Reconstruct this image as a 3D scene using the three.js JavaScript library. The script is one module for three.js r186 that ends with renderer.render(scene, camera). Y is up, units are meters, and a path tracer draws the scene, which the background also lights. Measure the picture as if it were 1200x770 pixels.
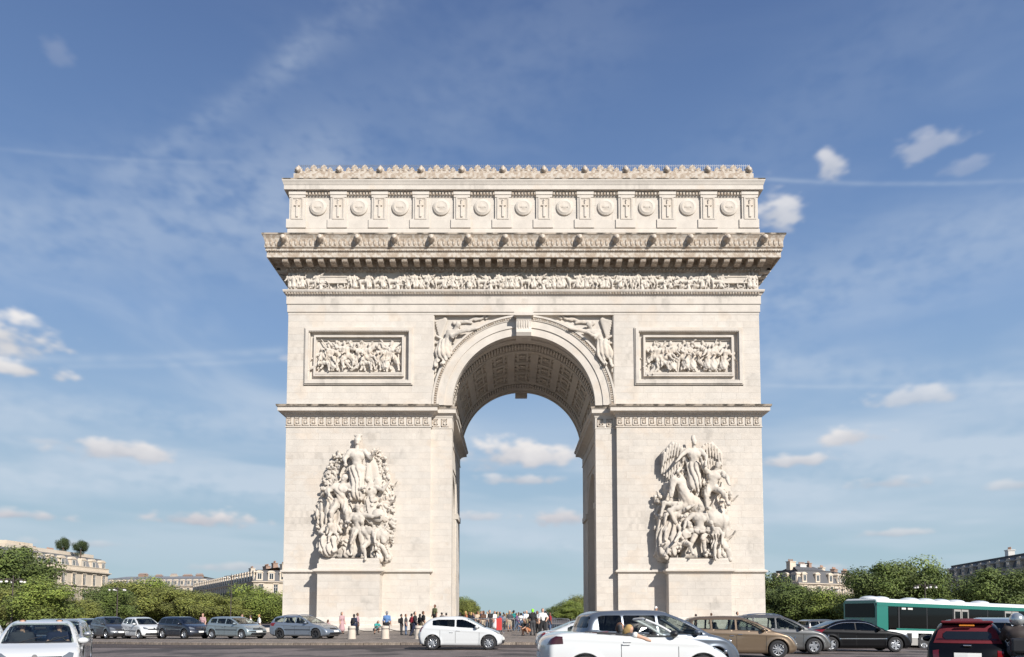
import * as THREE from 'three';
import { mergeGeometries } from 'three/addons/utils/BufferGeometryUtils.js';
import { RoundedBoxGeometry } from 'three/addons/geometries/RoundedBoxGeometry.js';

// ------------------------------------------------------------------ camera, sky, sun, exposure
const EYE = 1.52, FOCAL = 911, PITCH = 3.96 * Math.PI / 180, CY = 658;
const scene = new THREE.Scene();
const camera = new THREE.PerspectiveCamera(2 * Math.atan(385 / FOCAL) * 180 / Math.PI, 1200 / 770, 0.1, 6000);
camera.position.set(0, EYE, 0);
camera.rotation.x = PITCH;
camera.setViewOffset(1200, 770, 0, 385 - CY, 1200, 770);
const renderer = new THREE.WebGLRenderer({ antialias: true });
renderer.toneMapping = THREE.LinearToneMapping;
renderer.toneMappingExposure = 1.62;
renderer.shadowMap.enabled = true;

const SUN_DIR = new THREE.Vector3(0.74, 0.80, 1.0).normalize();      // towards the sun: right of the camera, behind it
const sun = new THREE.DirectionalLight(new THREE.Color(1.0, 0.955, 0.89), 4.05);
sun.position.copy(SUN_DIR).multiplyScalar(300).add(new THREE.Vector3(0, 0, -70));
sun.target.position.set(0, 0, -70);
sun.castShadow = true;
sun.shadow.mapSize.set(4096, 4096);
Object.assign(sun.shadow.camera, { left: -160, right: 160, top: 160, bottom: -160, near: 10, far: 900 });
scene.add(sun, sun.target);

// seeded randomness and noise
function rng(seed) { let s = seed | 0; return () => { s = (s + 0x6d2b79f5) | 0; let t = Math.imul(s ^ (s >>> 15), 1 | s); t = (t + Math.imul(t ^ (t >>> 7), 61 | t)) ^ t; return ((t ^ (t >>> 14)) >>> 0) / 4294967296; }; }
const hash3 = (x, y, z) => { let h = Math.imul(x, 374761393) + Math.imul(y, 668265263) + Math.imul(z, 2147483647 ^ 0x51ab3) | 0; h = Math.imul(h ^ (h >>> 13), 1274126177); return ((h ^ (h >>> 16)) >>> 0) / 4294967296; };
const sm = (t) => t * t * (3 - 2 * t), clamp = (v, a = 0, b = 1) => Math.min(b, Math.max(a, v)), lerp = (a, b, t) => a + (b - a) * t;
const sstep = (a, b, x) => sm(clamp((x - a) / (b - a)));
function noise3(x, y, z) {
  const i = Math.floor(x), j = Math.floor(y), k = Math.floor(z), u = sm(x - i), v = sm(y - j), w = sm(z - k);
  const c = (a, b, d) => hash3(i + a, j + b, k + d);
  return lerp(lerp(lerp(c(0, 0, 0), c(1, 0, 0), u), lerp(c(0, 1, 0), c(1, 1, 0), u), v), lerp(lerp(c(0, 0, 1), c(1, 0, 1), u), lerp(c(0, 1, 1), c(1, 1, 1), u), v), w);
}
function fbm3(x, y, z, o = 4) { let s = 0, a = 0.5, n = 0; for (let i = 0; i < o; i++) { s += a * noise3(x, y, z); n += a; a *= 0.5; x = x * 2.03 + 7.1; y = y * 2.03 + 3.7; z = z * 2.03 + 1.3; } return s / n; }
function tnoise(x, y, p, seed) {                              // noise that repeats every p cells
  const i = Math.floor(x), j = Math.floor(y), u = sm(x - i), v = sm(y - j), m = (n) => ((n % p) + p) % p;
  const c = (a, b) => hash3(m(i + a), m(j + b), seed);
  return lerp(lerp(c(0, 0), c(1, 0), u), lerp(c(0, 1), c(1, 1), u), v);
}
function tfbm(u, v, p, o, seed) { let s = 0, a = 0.5, n = 0; for (let i = 0; i < o; i++) { s += a * tnoise(u * p, v * p, p, seed + i); n += a; a *= 0.5; p *= 2; } return s / n; }

// sky: air and clouds by azimuth and elevation, as a float equirectangular map
function makeSky() {
  const W = 2048, H = 2048, data = new Float32Array(W * H * 4);
  const K = 1 / 1.62, S = (r, g, b) => [r, g, b].map((c) => Math.pow(c / 255, 2.2) * K);
  const grad = [[-90, S(150, 142, 132)], [-2, S(168, 184, 190)], [0, S(174, 197, 205)], [3, S(172, 197, 209)], [8, S(164, 191, 212)], [14, S(148, 178, 211)], [20, S(129, 161, 204)], [28, S(107, 138, 185)], [40, S(87, 113, 160)], [60, S(74, 98, 145)], [90, S(64, 88, 134)]];
  // cumulus: azimuth, elevation, half width, half height, density
  const cum = [[-34.2, 16.8, 4.2, 1.7, 1.0], [-33.2, 15.1, 3.4, 0.62, 0.95], [-27.3, 10.7, 3.6, 0.95, 0.85], [-31, 10.9, 1.6, 0.35, 0.3], [-22.0, 6.5, 3.5, 0.75, 0.95], [-32.6, 6.2, 2.5, 0.42, 0.9], [-36, 3.4, 3, 0.5, 0.8],
    [23.1, 28.9, 0.9, 1.0, 0.62], [29.2, 28.6, 1.9, 1.0, 0.34], [31.3, 27.0, 1.6, 0.6, 0.18], [19.6, 26.5, 2.2, 1.6, 0.72], [24.0, 11.9, 2.3, 0.8, 0.85], [20.4, 10.6, 2.9, 0.55, 0.8], [27.9, 14.1, 2.8, 0.75, 0.55], [26.0, 8.7, 2.3, 0.5, 0.6], [25.9, 5.4, 2.3, 0.3, 0.55],
    [0.2, 11.6, 4.6, 1.2, 0.95], [3.4, 7.1, 2.6, 0.8, 0.95], [0.8, 9.9, 3.0, 0.5, 0.7], [-2.4, 7.2, 1.9, 0.5, 0.6], [-19, 3.3, 4, 0.4, 0.5], [-29, 4.6, 3, 0.3, 0.35], [34, 8, 2.4, 0.4, 0.5], [-15.5, 17.9, 1.3, 0.4, 0.45], [-31.5, 32.6, 0.8, 0.8, 0.1], [-10, 2.6, 3, 0.5, 0.5], [21, 3.2, 2.6, 0.3, 0.4]];
  const R = rng(77);
  for (let i = 0; i < 60; i++) { const az = 50 + R() * 260; cum.push([az > 180 ? az - 360 : az, 3 + 24 * Math.pow(R(), 1.6), 1.5 + 4 * R(), 0.4 + 0.9 * R(), 0.4 + 0.5 * R()]); }
  // thin trails: az0, el0, az1, el1, half width, strength
  const trails = [[-34.5, 15.5, -16, 18.5, 0.28, 0.2], [-31, 15.6, -16, 17.9, 0.18, 0.14], [17.5, 16.0, 36, 13.9, 0.14, 0.2], [17, 29.2, 36, 25.2, 0.12, 0.2], [-38, 26.6, -20, 29.6, 0.12, 0.1]];
  const streaks = [[-28, 27.4, -15.5, 36.4, 1.0, 0.15], [-17, 35.6, -6, 42, 1.7, 0.14], [-38, 21.5, -14, 29.5, 4.2, 0.26], [-20, 25, 6, 40, 6, 0.08], [16, 21, 40, 23.5, 3.4, 0.26], [18, 17.5, 40, 12.5, 1.5, 0.3], [14, 8.5, 42, 11.5, 2.2, 0.35], [-40, 13.2, -12, 13, 1.6, 0.3], [-40, 8.4, -10, 9, 1.3, 0.35], [-34, 11, 5, 5, 1.0, 0.25], [10, 27, 34, 37, 4, 0.07]];
  const seg = (az, el, q) => { const dx = q[2] - q[0], dy = q[3] - q[1], t = clamp(((az - q[0]) * dx + (el - q[1]) * dy) / (dx * dx + dy * dy)); return [Math.hypot(az - q[0] - t * dx, el - q[1] - t * dy), t]; };
  for (let j = 0; j < H; j++) {
    const el = ((j + 0.5) / H - 0.5) * 180;
    let g = 0; while (g < grad.length - 2 && el > grad[g + 1][0]) g++;
    const gt = clamp((el - grad[g][0]) / (grad[g + 1][0] - grad[g][0]));
    const base = [0, 1, 2].map((c) => lerp(grad[g][1][c], grad[g + 1][1][c], gt));
    for (let i = 0; i < W; i++) {
      const u = (i + 0.5) / W, th = (u - 0.5) * 2 * Math.PI, dx = Math.cos(th), dz = Math.sin(th);
      const az = Math.atan2(dx, -dz) * 180 / Math.PI;
      let r = base[0], gg = base[1], b = base[2], cov = 0, shade = 0;
      if (el > -1) {
        const ce = Math.cos(el * Math.PI / 180), X = dx * ce * 60, Y = el, Z = dz * ce * 60;
        // high thin veil
        const warp = fbm3(X * 0.06, Y * 0.1, Z * 0.06, 3);
        let veil = sstep(0.50, 0.85, fbm3(X * 0.055 + warp * 2.2, Y * 0.24 + warp * 1.3 + X * 0.02, Z * 0.055, 5)) * 0.40 * sstep(44, 10, el);
        for (const q of streaks) { const [d, t] = seg(az, el, q); if (d < q[4] * 2) { const n = 0.55 * fbm3(X * 0.30 + Y * 0.42, Y * 0.9 - X * 0.20, Z * 0.3, 5) + 0.45 * fbm3(X * 1.1 + Y * 1.2, Y * 1.4 - X * 0.8, Z * 1.1, 4); veil += q[5] * Math.exp(-(d * d) / (q[4] * q[4]) * 1.6) * sstep(0.22, 0.66, n) * sstep(0, 0.15, t + 0.1) * 1.0; } }
        for (const q of trails) { const [d, t] = seg(az, el, q); if (d < q[4] * 3) veil += q[5] * Math.exp(-(d * d) / (q[4] * q[4])) * (0.45 + 0.9 * noise3(az * 1.3, el * 3, 5)) * sstep(0, 0.06, t) * sstep(1, 0.94, t); }
        veil += 0.42 * sstep(1, 6, el) * sstep(17, 10, el) * sstep(0.34, 0.66, fbm3(X * 0.09 + 3, Y * 0.55 + X * 0.02, Z * 0.09, 4)); veil = Math.min(veil, 0.62);
        for (const q of cum) {
          const ex = (az - q[0]) / q[2], ey = (el - q[1]) / q[3];
          if (ex * ex + ey * ey > 5) continue;
          const n = fbm3(X * 0.75, Y * 1.25, Z * 0.75, 5), n2 = fbm3(X * 1.7 + 9, Y * 2.4, Z * 1.7, 4);
          const body = 1.2 - Math.hypot(ex, ey > 0 ? ey : ey * 1.5) + (n - 0.5) * 1.9 + (n2 - 0.5) * 0.8;
          const c = sstep(0.02, 0.9, body) * Math.min(1, q[4] * 1.05);
          if (c > cov) { cov = c; shade = clamp(0.55 + ey * 0.45 + (n - 0.5) * 0.9); }
        }
        const vc = [0.62 * K, 0.70 * K, 0.80 * K];
        r = lerp(r, vc[0], veil); gg = lerp(gg, vc[1], veil); b = lerp(b, vc[2], veil);
        const hz = sstep(20, 4, el) * 0.12;
        const lit = [(lerp(0.50, 0.90, shade) - hz) * K, (lerp(0.53, 0.875, shade) - hz) * K, (lerp(0.59, 0.86, shade) - hz * 0.8) * K];
        r = lerp(r, lit[0], cov); gg = lerp(gg, lit[1], cov); b = lerp(b, lit[2], cov);
      }
      const k = (j * W + i) * 4; data[k] = r; data[k + 1] = gg; data[k + 2] = b; data[k + 3] = 1;
    }
  }
  const t = new THREE.DataTexture(data, W, H, THREE.RGBAFormat, THREE.FloatType);
  t.mapping = THREE.EquirectangularReflectionMapping; t.magFilter = t.minFilter = THREE.LinearFilter; t.wrapS = THREE.RepeatWrapping; t.needsUpdate = true;
  return t;
}

const skyMap = makeSky();
scene.background = skyMap; scene.environment = skyMap;

// ------------------------------------------------------------------ helpers
const taken = {};
function numbered(n) { const k = taken[n] = (taken[n] ?? -1) + 1; return k ? n + '_' + String(k).padStart(3, '0') : n; }
function shadows(o) { o.traverse((m) => { if (m.isMesh) { m.castShadow = true; m.receiveShadow = true; } }); return o; }
function thing(name, label, category, group, pos = [0, 0, 0], turn = 0) {
  const o = new THREE.Group(); o.name = numbered(name); o.position.set(...pos); o.rotation.y = turn; o.userData = { label, category };
  if (group) o.userData.group = group;
  scene.add(o); return o;
}
function part(name, geo, mat, parent, label) { const m = new THREE.Mesh(geo, mat); m.name = name; m.castShadow = m.receiveShadow = true; if (label) m.userData.label = label; parent.add(m); return m; }
function sub(name, parent) { const g = new THREE.Group(); g.name = name; parent.add(g); return g; }
function struct(name, geo, mat, label, category) { const m = part(name, geo, mat, scene); m.name = numbered(name); m.userData = { kind: 'structure', label, category }; return m; }
function copyOf(o, name, label, group, pos, turn = 0) { const c = o.clone(); c.name = numbered(name); c.userData = { ...o.userData, label, group }; c.position.set(...pos); c.rotation.y = turn; scene.add(c); return c; }
const lin = (r, g, b) => new THREE.Color().setRGB(r, g, b);
const std = (c, rough = 0.8, extra = {}) => new THREE.MeshStandardMaterial({ color: Array.isArray(c) ? lin(...c) : c, roughness: rough, ...extra });
const phys = (c, rough, extra = {}) => new THREE.MeshPhysicalMaterial({ color: Array.isArray(c) ? lin(...c) : c, roughness: rough, ...extra });
// box from bounds, uv in metres
function bb(x0, x1, y0, y1, z0, z1) { const g = new THREE.BoxGeometry(x1 - x0, y1 - y0, z1 - z0); g.translate((x0 + x1) / 2, (y0 + y1) / 2, (z0 + z1) / 2); return metreUV(g); }
function metreUV(g, s = 1) {
  const p = g.attributes.position, n = g.attributes.normal, uv = new Float32Array(p.count * 2);
  for (let i = 0; i < p.count; i++) {
    const ax = Math.abs(n.getX(i)), ay = Math.abs(n.getY(i)), az = Math.abs(n.getZ(i)), x = p.getX(i), y = p.getY(i), z = p.getZ(i);
    if (az >= ax && az >= ay) { uv[2 * i] = x * s; uv[2 * i + 1] = y * s; } else if (ax >= ay) { uv[2 * i] = z * s; uv[2 * i + 1] = y * s; } else { uv[2 * i] = x * s; uv[2 * i + 1] = z * s; }
  }
  g.setAttribute('uv', new THREE.BufferAttribute(uv, 2)); return g;
}
function flat(g) { const q = g.index ? g.toNonIndexed() : g; for (const k of Object.keys(q.attributes)) if (!['position', 'normal', 'uv', 'color'].includes(k)) q.deleteAttribute(k); return q; }
function join(list) { const l = list.map(flat); const withColor = l.some((g) => g.attributes.color); for (const g of l) { if (!g.attributes.uv) metreUV(g); if (withColor && !g.attributes.color) tint(g, 1, 1, 1); g.morphAttributes = {}; } return mergeGeometries(l); }
function tint(g, r, gg, b) { const n = g.attributes.position.count, c = new Float32Array(n * 3); for (let i = 0; i < n; i++) { c[3 * i] = r; c[3 * i + 1] = gg; c[3 * i + 2] = b; } g.setAttribute('color', new THREE.BufferAttribute(c, 3)); return g; }
function move(g, x, y, z, ry = 0) { const q = g.clone(); if (ry) q.rotateY(ry); q.translate(x, y, z); return q; }
function quads(list) {                                          // flat quads, each four corners anticlockwise
  const pos = []; for (const [a, b, c, d] of list) pos.push(...a, ...b, ...c, ...a, ...c, ...d);
  const g = new THREE.BufferGeometry(); g.setAttribute('position', new THREE.Float32BufferAttribute(pos, 3)); g.computeVertexNormals(); return metreUV(g);
}
// moulding that runs round a rectangle x0..x1, z0..z1: profile of [offset, y]
function ringMould([x0, x1, z0, z1], prof) {
  const q = [];
  for (let i = 0; i < prof.length - 1; i++) {
    const [o, y] = prof[i], [p, w] = prof[i + 1];
    const A = [[x0 - o, y, z1 + o], [x1 + o, y, z1 + o], [x1 + o, y, z0 - o], [x0 - o, y, z0 - o]], B = [[x0 - p, w, z1 + p], [x1 + p, w, z1 + p], [x1 + p, w, z0 - p], [x0 - p, w, z0 - p]];
    for (let k = 0; k < 4; k++) { const l = (k + 1) % 4; q.push([A[k], A[l], B[l], B[k]]); }
  }
  return quads(q);
}
function arcBlock(r0, r1, a0, a1, z0, z1, n = 24) {             // a block bent round the z axis
  const q = [], P = (r, a, z) => [Math.cos(a) * r, Math.sin(a) * r, z];
  for (let i = 0; i < n; i++) {
    const a = a0 + (a1 - a0) * i / n, b = a0 + (a1 - a0) * (i + 1) / n;
    q.push([P(r0, a, z1), P(r1, a, z1), P(r1, b, z1), P(r0, b, z1)], [P(r0, b, z0), P(r1, b, z0), P(r1, a, z0), P(r0, a, z0)], [P(r0, a, z0), P(r0, a, z1), P(r0, b, z1), P(r0, b, z0)], [P(r1, b, z0), P(r1, b, z1), P(r1, a, z1), P(r1, a, z0)]);
  }
  q.push([P(r0, a0, z0), P(r1, a0, z0), P(r1, a0, z1), P(r0, a0, z1)], [P(r0, a1, z1), P(r1, a1, z1), P(r1, a1, z0), P(r0, a1, z0)]);
  return quads(q);
}
function tube(pts, r, seg = 6, n = 24) { return new THREE.TubeGeometry(new THREE.CatmullRomCurve3(pts.map((p) => new THREE.Vector3(...p))), n, r, seg, false); }
function rod(a, b, r, r2 = r, seg = 8) {
  const A = new THREE.Vector3(...a), B = new THREE.Vector3(...b), d = B.clone().sub(A), g = new THREE.CylinderGeometry(r2, r, d.length(), seg);
  g.applyQuaternion(new THREE.Quaternion().setFromUnitVectors(new THREE.Vector3(0, 1, 0), d.normalize())); g.translate((a[0] + b[0]) / 2, (a[1] + b[1]) / 2, (a[2] + b[2]) / 2); return g;
}
const rbox = (w, h, d, r = 0.03, s = 2) => new RoundedBoxGeometry(w, h, d, s, r);
// computed textures
function tex(w, h, f, srgb = true, repeat = 1) {
  const d = new Uint8Array(w * h * 4);
  for (let j = 0; j < h; j++) for (let i = 0; i < w; i++) { const c = f((i + 0.5) / w, (j + 0.5) / h), k = (j * w + i) * 4; for (let q = 0; q < 3; q++) d[k + q] = clamp(Array.isArray(c) ? c[q] : c) * 255; d[k + 3] = 255; }
  const t = new THREE.DataTexture(d, w, h); t.wrapS = t.wrapT = THREE.RepeatWrapping; t.magFilter = THREE.LinearFilter; t.minFilter = THREE.LinearMipmapLinearFilter; t.generateMipmaps = true; if (srgb) t.colorSpace = THREE.SRGBColorSpace; t.repeat.set(repeat, repeat); t.needsUpdate = true; return t;
}
// height of the ground: the square is crowned and falls away to the right
function ground(x) { const s = Math.sqrt(x * x + 16) - 4; return -0.011 * Math.min(s, 40) - 0.024 * (x > 17 ? Math.min(x - 17, 40) * sstep(17, 24, x) : 0); }

// ------------------------------------------------------------------ soft shapes: a distance field meshed by surface nets
function nets(F, nx, ny, nz, ox, oy, oz, h, lab) {
  const id = new Int32Array(nx * ny * nz).fill(-1), pos = [], vlab = [], idx = [], st = [1, nx, nx * ny];
  for (let k = 0; k < nz - 1; k++) for (let j = 0; j < ny - 1; j++) for (let i = 0; i < nx - 1; i++) {
    const b = i + nx * j + nx * ny * k; let mask = 0;
    for (let c = 0; c < 8; c++) if (F[b + (c & 1) + (c & 2 ? nx : 0) + (c & 4 ? st[2] : 0)] < 0) mask |= 1 << c;
    if (mask === 0 || mask === 255) continue;
    let sx = 0, sy = 0, sz = 0, n = 0;
    for (let c = 0; c < 8; c++) for (let a = 0; a < 3; a++) {
      if (c & (1 << a)) continue; const d = c | (1 << a); if (((mask >> c) & 1) === ((mask >> d) & 1)) continue;
      const fa = F[b + (c & 1) + (c & 2 ? nx : 0) + (c & 4 ? st[2] : 0)], fb = F[b + (d & 1) + (d & 2 ? nx : 0) + (d & 4 ? st[2] : 0)], t = fa / (fa - fb);
      sx += (c & 1) + (a === 0 ? t : 0); sy += ((c >> 1) & 1) + (a === 1 ? t : 0); sz += ((c >> 2) & 1) + (a === 2 ? t : 0); n++;
    }
    id[b] = pos.length / 3; pos.push(ox + (i + sx / n) * h, oy + (j + sy / n) * h, oz + (k + sz / n) * h); if (lab) vlab.push(lab[b]);
  }
  for (let k = 1; k < nz - 1; k++) for (let j = 1; j < ny - 1; j++) for (let i = 1; i < nx - 1; i++) {
    const b = i + nx * j + nx * ny * k, s = F[b] < 0;
    for (let a = 0; a < 3; a++) {
      if ((F[b + st[a]] < 0) === s) continue;
      const u = st[(a + 1) % 3], v = st[(a + 2) % 3], q = [id[b - u - v], id[b - v], id[b], id[b - u]];
      if (q.some((e) => e < 0)) continue;
      if (s) idx.push(q[0], q[1], q[2], q[0], q[2], q[3]); else idx.push(q[0], q[2], q[1], q[0], q[3], q[2]);
    }
  }
  return { pos, idx, vlab };
}
// bones: {a, b, ra, rb, k, flat, lab}; post(d, x, y, z) may roughen the field
function blob(bones, h, k = 0.04, post) {
  let lo = [1e9, 1e9, 1e9], hi = [-1e9, -1e9, -1e9];
  for (const B of bones) for (let c = 0; c < 3; c++) { const r = Math.max(B.ra, B.rb) + k + 2 * h; lo[c] = Math.min(lo[c], B.a[c] - r, B.b[c] - r); hi[c] = Math.max(hi[c], B.a[c] + r, B.b[c] + r); }
  const n = lo.map((l, c) => Math.ceil((hi[c] - l) / h) + 2), F = new Float32Array(n[0] * n[1] * n[2]).fill(1), L = new Uint8Array(F.length), best = new Float32Array(F.length).fill(9);
  for (const B of bones) {
    const r = Math.max(B.ra, B.rb) + k + 2 * h, s = [], e = [], fz = B.flat || 1, kk = B.k || k;
    for (let c = 0; c < 3; c++) { s[c] = Math.max(0, Math.floor((Math.min(B.a[c], B.b[c]) - r - lo[c]) / h)); e[c] = Math.min(n[c] - 1, Math.ceil((Math.max(B.a[c], B.b[c]) + r - lo[c]) / h)); }
    const dx = B.b[0] - B.a[0], dy = B.b[1] - B.a[1], dz = (B.b[2] - B.a[2]) * fz, dd = dx * dx + dy * dy + dz * dz || 1e-9;
    for (let z = s[2]; z <= e[2]; z++) for (let y = s[1]; y <= e[1]; y++) for (let x = s[0]; x <= e[0]; x++) {
      const px = lo[0] + x * h - B.a[0], py = lo[1] + y * h - B.a[1], pz = (lo[2] + z * h - B.a[2]) * fz, t = clamp((px * dx + py * dy + pz * dz) / dd);
      const qx = px - t * dx, qy = py - t * dy, qz = pz - t * dz, d = Math.sqrt(qx * qx + qy * qy + qz * qz) - (B.ra + (B.rb - B.ra) * t);
      const i = x + n[0] * (y + n[1] * z), f = F[i], g = Math.max(kk - Math.abs(f - d), 0) / kk;
      F[i] = Math.min(f, d) - g * g * kk * 0.25;
      if (d < best[i]) { best[i] = d; L[i] = B.lab || 0; }
    }
  }
  if (post) for (let z = 0, i = 0; z < n[2]; z++) for (let y = 0; y < n[1]; y++) for (let x = 0; x < n[0]; x++, i++) if (Math.abs(F[i]) < 4 * h) F[i] = post(F[i], lo[0] + x * h, lo[1] + y * h, lo[2] + z * h);
  return nets(F, n[0], n[1], n[2], lo[0], lo[1], lo[2], h, L);
}
function netGeo(N) { const g = new THREE.BufferGeometry(); g.setAttribute('position', new THREE.Float32BufferAttribute(N.pos, 3)); g.setIndex(N.idx); g.computeVertexNormals(); return metreUV(g); }
function netSplit(N, lift = 0.008) {                                          // one geometry for each label, sharing the smooth normals
  const all = netGeo(N), by = {};
  for (let i = 0; i < N.idx.length; i += 3) { const l = N.vlab[N.idx[i]]; (by[l] ||= []).push(N.idx[i], N.idx[i + 1], N.idx[i + 2]); }
  const out = {}; for (const l in by) { const g = new THREE.BufferGeometry(), remap = new Map(), P = [], Q = [], I = []; for (const v of by[l]) { if (!remap.has(v)) { remap.set(v, P.length / 3); const nn = all.attributes.normal; P.push(N.pos[3 * v] + nn.getX(v) * lift, N.pos[3 * v + 1] + nn.getY(v) * lift, N.pos[3 * v + 2] + nn.getZ(v) * lift); Q.push(nn.getX(v), nn.getY(v), nn.getZ(v)); } I.push(remap.get(v)); } g.setAttribute('position', new THREE.Float32BufferAttribute(P, 3)); g.setAttribute('normal', new THREE.Float32BufferAttribute(Q, 3)); g.setIndex(I); out[l] = metreUV(g); }
  delete out[0]; return { clothes: out, all };
}
// a human figure of height 1 as bones; directions are free vectors. labels: 0 skin, 1 top, 2 legs, 3 hair, 4 shoes
function figure(o = {}) {
  const V = (a, d, l) => { const n = Math.hypot(...d) || 1; return [a[0] + d[0] / n * l, a[1] + d[1] / n * l, a[2] + d[2] / n * l]; };
  const S = o.s || 1, at = o.at || [0, 0, 0], B = [], add = (a, b, ra, rb, lab, ex) => B.push({ a, b, ra, rb, lab, ...ex });
  const pel = o.pelvis || [0, 0.5, 0], T = o.t || [0, 1, 0], side = o.side || [1, 0, 0], bulk = o.bulk || 1;
  const chest = V(pel, T, 0.2), neck = V(pel, T, 0.315), H = o.h || T, head = V(V(neck, T, 0.03), H, 0.055), fwd = o.f || [0, 0, 1];
  const hl = V(pel, side, 0.048), hr = V(pel, side, -0.048), tside = o.tside || side, sl = V(V(pel, T, 0.275), tside, 0.098 * bulk), sr = V(V(pel, T, 0.275), tside, -0.098 * bulk);
  add(hl, hr, 0.068 * bulk, 0.068 * bulk, 2); add(V(pel, T, 0.05), chest, 0.066 * bulk, 0.074 * bulk, 1); add(V(chest, tside, 0.04 * bulk), V(chest, tside, -0.04 * bulk), 0.07 * bulk, 0.07 * bulk, 1); add(sl, sr, 0.044, 0.044, 1);
  if (o.muscle) { for (const e of [-1, 1]) { add(V(V(V(pel, T, 0.235), tside, e * 0.045), fwd, 0.052), V(V(V(pel, T, 0.23), tside, e * 0.07), fwd, 0.04), 0.034, 0.03, 1, { k: 0.02 }); add(V(V(V(pel, T, 0.13), tside, e * 0.022), fwd, 0.058), V(V(V(pel, T, 0.08), tside, e * 0.022), fwd, 0.056), 0.02, 0.02, 1, { k: 0.02 }); } add(V(pel, side, 0.09), V(pel, side, -0.09), 0.045, 0.045, 2); }
  add(neck, V(neck, H, 0.05), 0.031, 0.03, 0); add(head, V(head, H, 0.036), 0.043, 0.047, 0); add(V(head, fwd, 0.038), V(V(head, fwd, 0.046), H, -0.012), 0.011, 0.013, 0);
  if (o.hair !== 0) { add(V(V(head, H, 0.042), fwd, -0.012), V(V(head, H, 0.005), fwd, -0.026), 0.046, 0.042, 3); if (o.hair > 1) add(V(V(head, H, 0.01), fwd, -0.03), V(V(neck, H, -0.02), fwd, -0.045), 0.04, 0.03, 3); }
  if (o.hat) add(V(head, H, 0.055), V(head, H, 0.075), 0.05, 0.045, 3);
  const arm = (s, d, q) => { const [u, f] = d, e = V(s, u, 0.165), w = V(e, f, 0.145), hd = V(w, f, 0.05); add(s, e, 0.04 * q, 0.032 * q, 1); add(e, w, 0.031 * q, 0.022, o.sleeve ? 1 : 0); add(w, hd, 0.022, 0.019, 0); };
  arm(sl, o.la || [[0.25, -1, 0], [0.1, -1, 0.3]], bulk); arm(sr, o.ra || [[-0.25, -1, 0], [-0.1, -1, 0.3]], bulk);
  const leg = (s, d) => { const [u, f] = d, kn = V(s, u, 0.235), an = V(kn, f, 0.225); add(s, kn, 0.06 * bulk, 0.043, 2); add(kn, an, 0.042, 0.027, o.shorts ? 0 : 2); const ft = d[2] || fwd; add(V(an, ft, -0.012), V(V(an, ft, 0.075), [0, -1, 0], 0.012), 0.026, 0.021, 4); return an; };
  if (!o.noLegs) { leg(hl, o.ll || [[0.06, -1, 0], [0.02, -1, -0.02]]); leg(hr, o.rl || [[-0.06, -1, 0], [-0.02, -1, -0.02]]); }
  if (o.skirt) add(pel, V(pel, o.skd || [0, -1, 0], o.skirt), 0.078, 0.13, o.dress ? 1 : 2);
  if (o.bag) add(V(V(pel, T, 0.12), fwd, -0.1), V(V(pel, T, 0.22), fwd, -0.1), 0.06, 0.06, 5);
  const M = o.turn || 0, c = Math.cos(M), s = Math.sin(M), mx = o.mirror ? -1 : 1;
  for (const b of B) { for (const k of ['a', 'b']) { const [x, y, z] = b[k]; b[k] = [at[0] + mx * S * (c * x + s * z), at[1] + S * y, at[2] + S * (c * z - s * x)]; } b.ra *= S; b.rb *= S; }
  return B;
}
// ------------------------------------------------------------------ ground, island, road
const asphaltTex = tex(1024, 1024, (u, v) => { const a = tfbm(u, v, 8, 5, 3), b = tfbm(u, v, 64, 3, 9), c = tnoise(u * 512, v * 512, 512, 4), p = tfbm(u, v, 5, 3, 31); const e = 0.40 + 0.14 * (a - 0.5) + 0.16 * (b - 0.5) + 0.16 * (c - 0.5) + 0.2 * (sstep(0.48, 0.6, p) - 0.4); return [e * 1.02, e * 0.975, e * 0.955]; });
asphaltTex.repeat.set(1 / 14, 1 / 14);
const asphalt = std([0.56, 0.50, 0.475], 0.85, { map: asphaltTex });
const paveTex = tex(1024, 1024, (u, v) => {                     // small granite setts seen from far off: too fine to tell apart
  const n = 96, j = Math.floor(v * n), uu = u * n + (j % 2) * 0.5, i = Math.floor(uu), fx = uu - i, fy = v * n - j;
  const t = hash3(i % n, j, 5), jt = Math.min(fx, 1 - fx, fy, 1 - fy) < 0.09 ? 0.72 : 1, a = tfbm(u, v, 6, 5, 21);
  const e = (0.50 + 0.14 * (t - 0.5) + 0.20 * (a - 0.5)) * jt; return [e * 1.03, e * 0.97, e * 0.92];
});
paveTex.repeat.set(1 / 11, 1 / 11);
const paving = std([1.0, 0.94, 0.87], 0.85, { map: paveTex });
const kerbMat = std([0.40, 0.36, 0.32], 0.75, { map: paveTex });
const AX = 1.2, AZ = -78, CZ = -89.1, ISLAND = 49;
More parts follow.
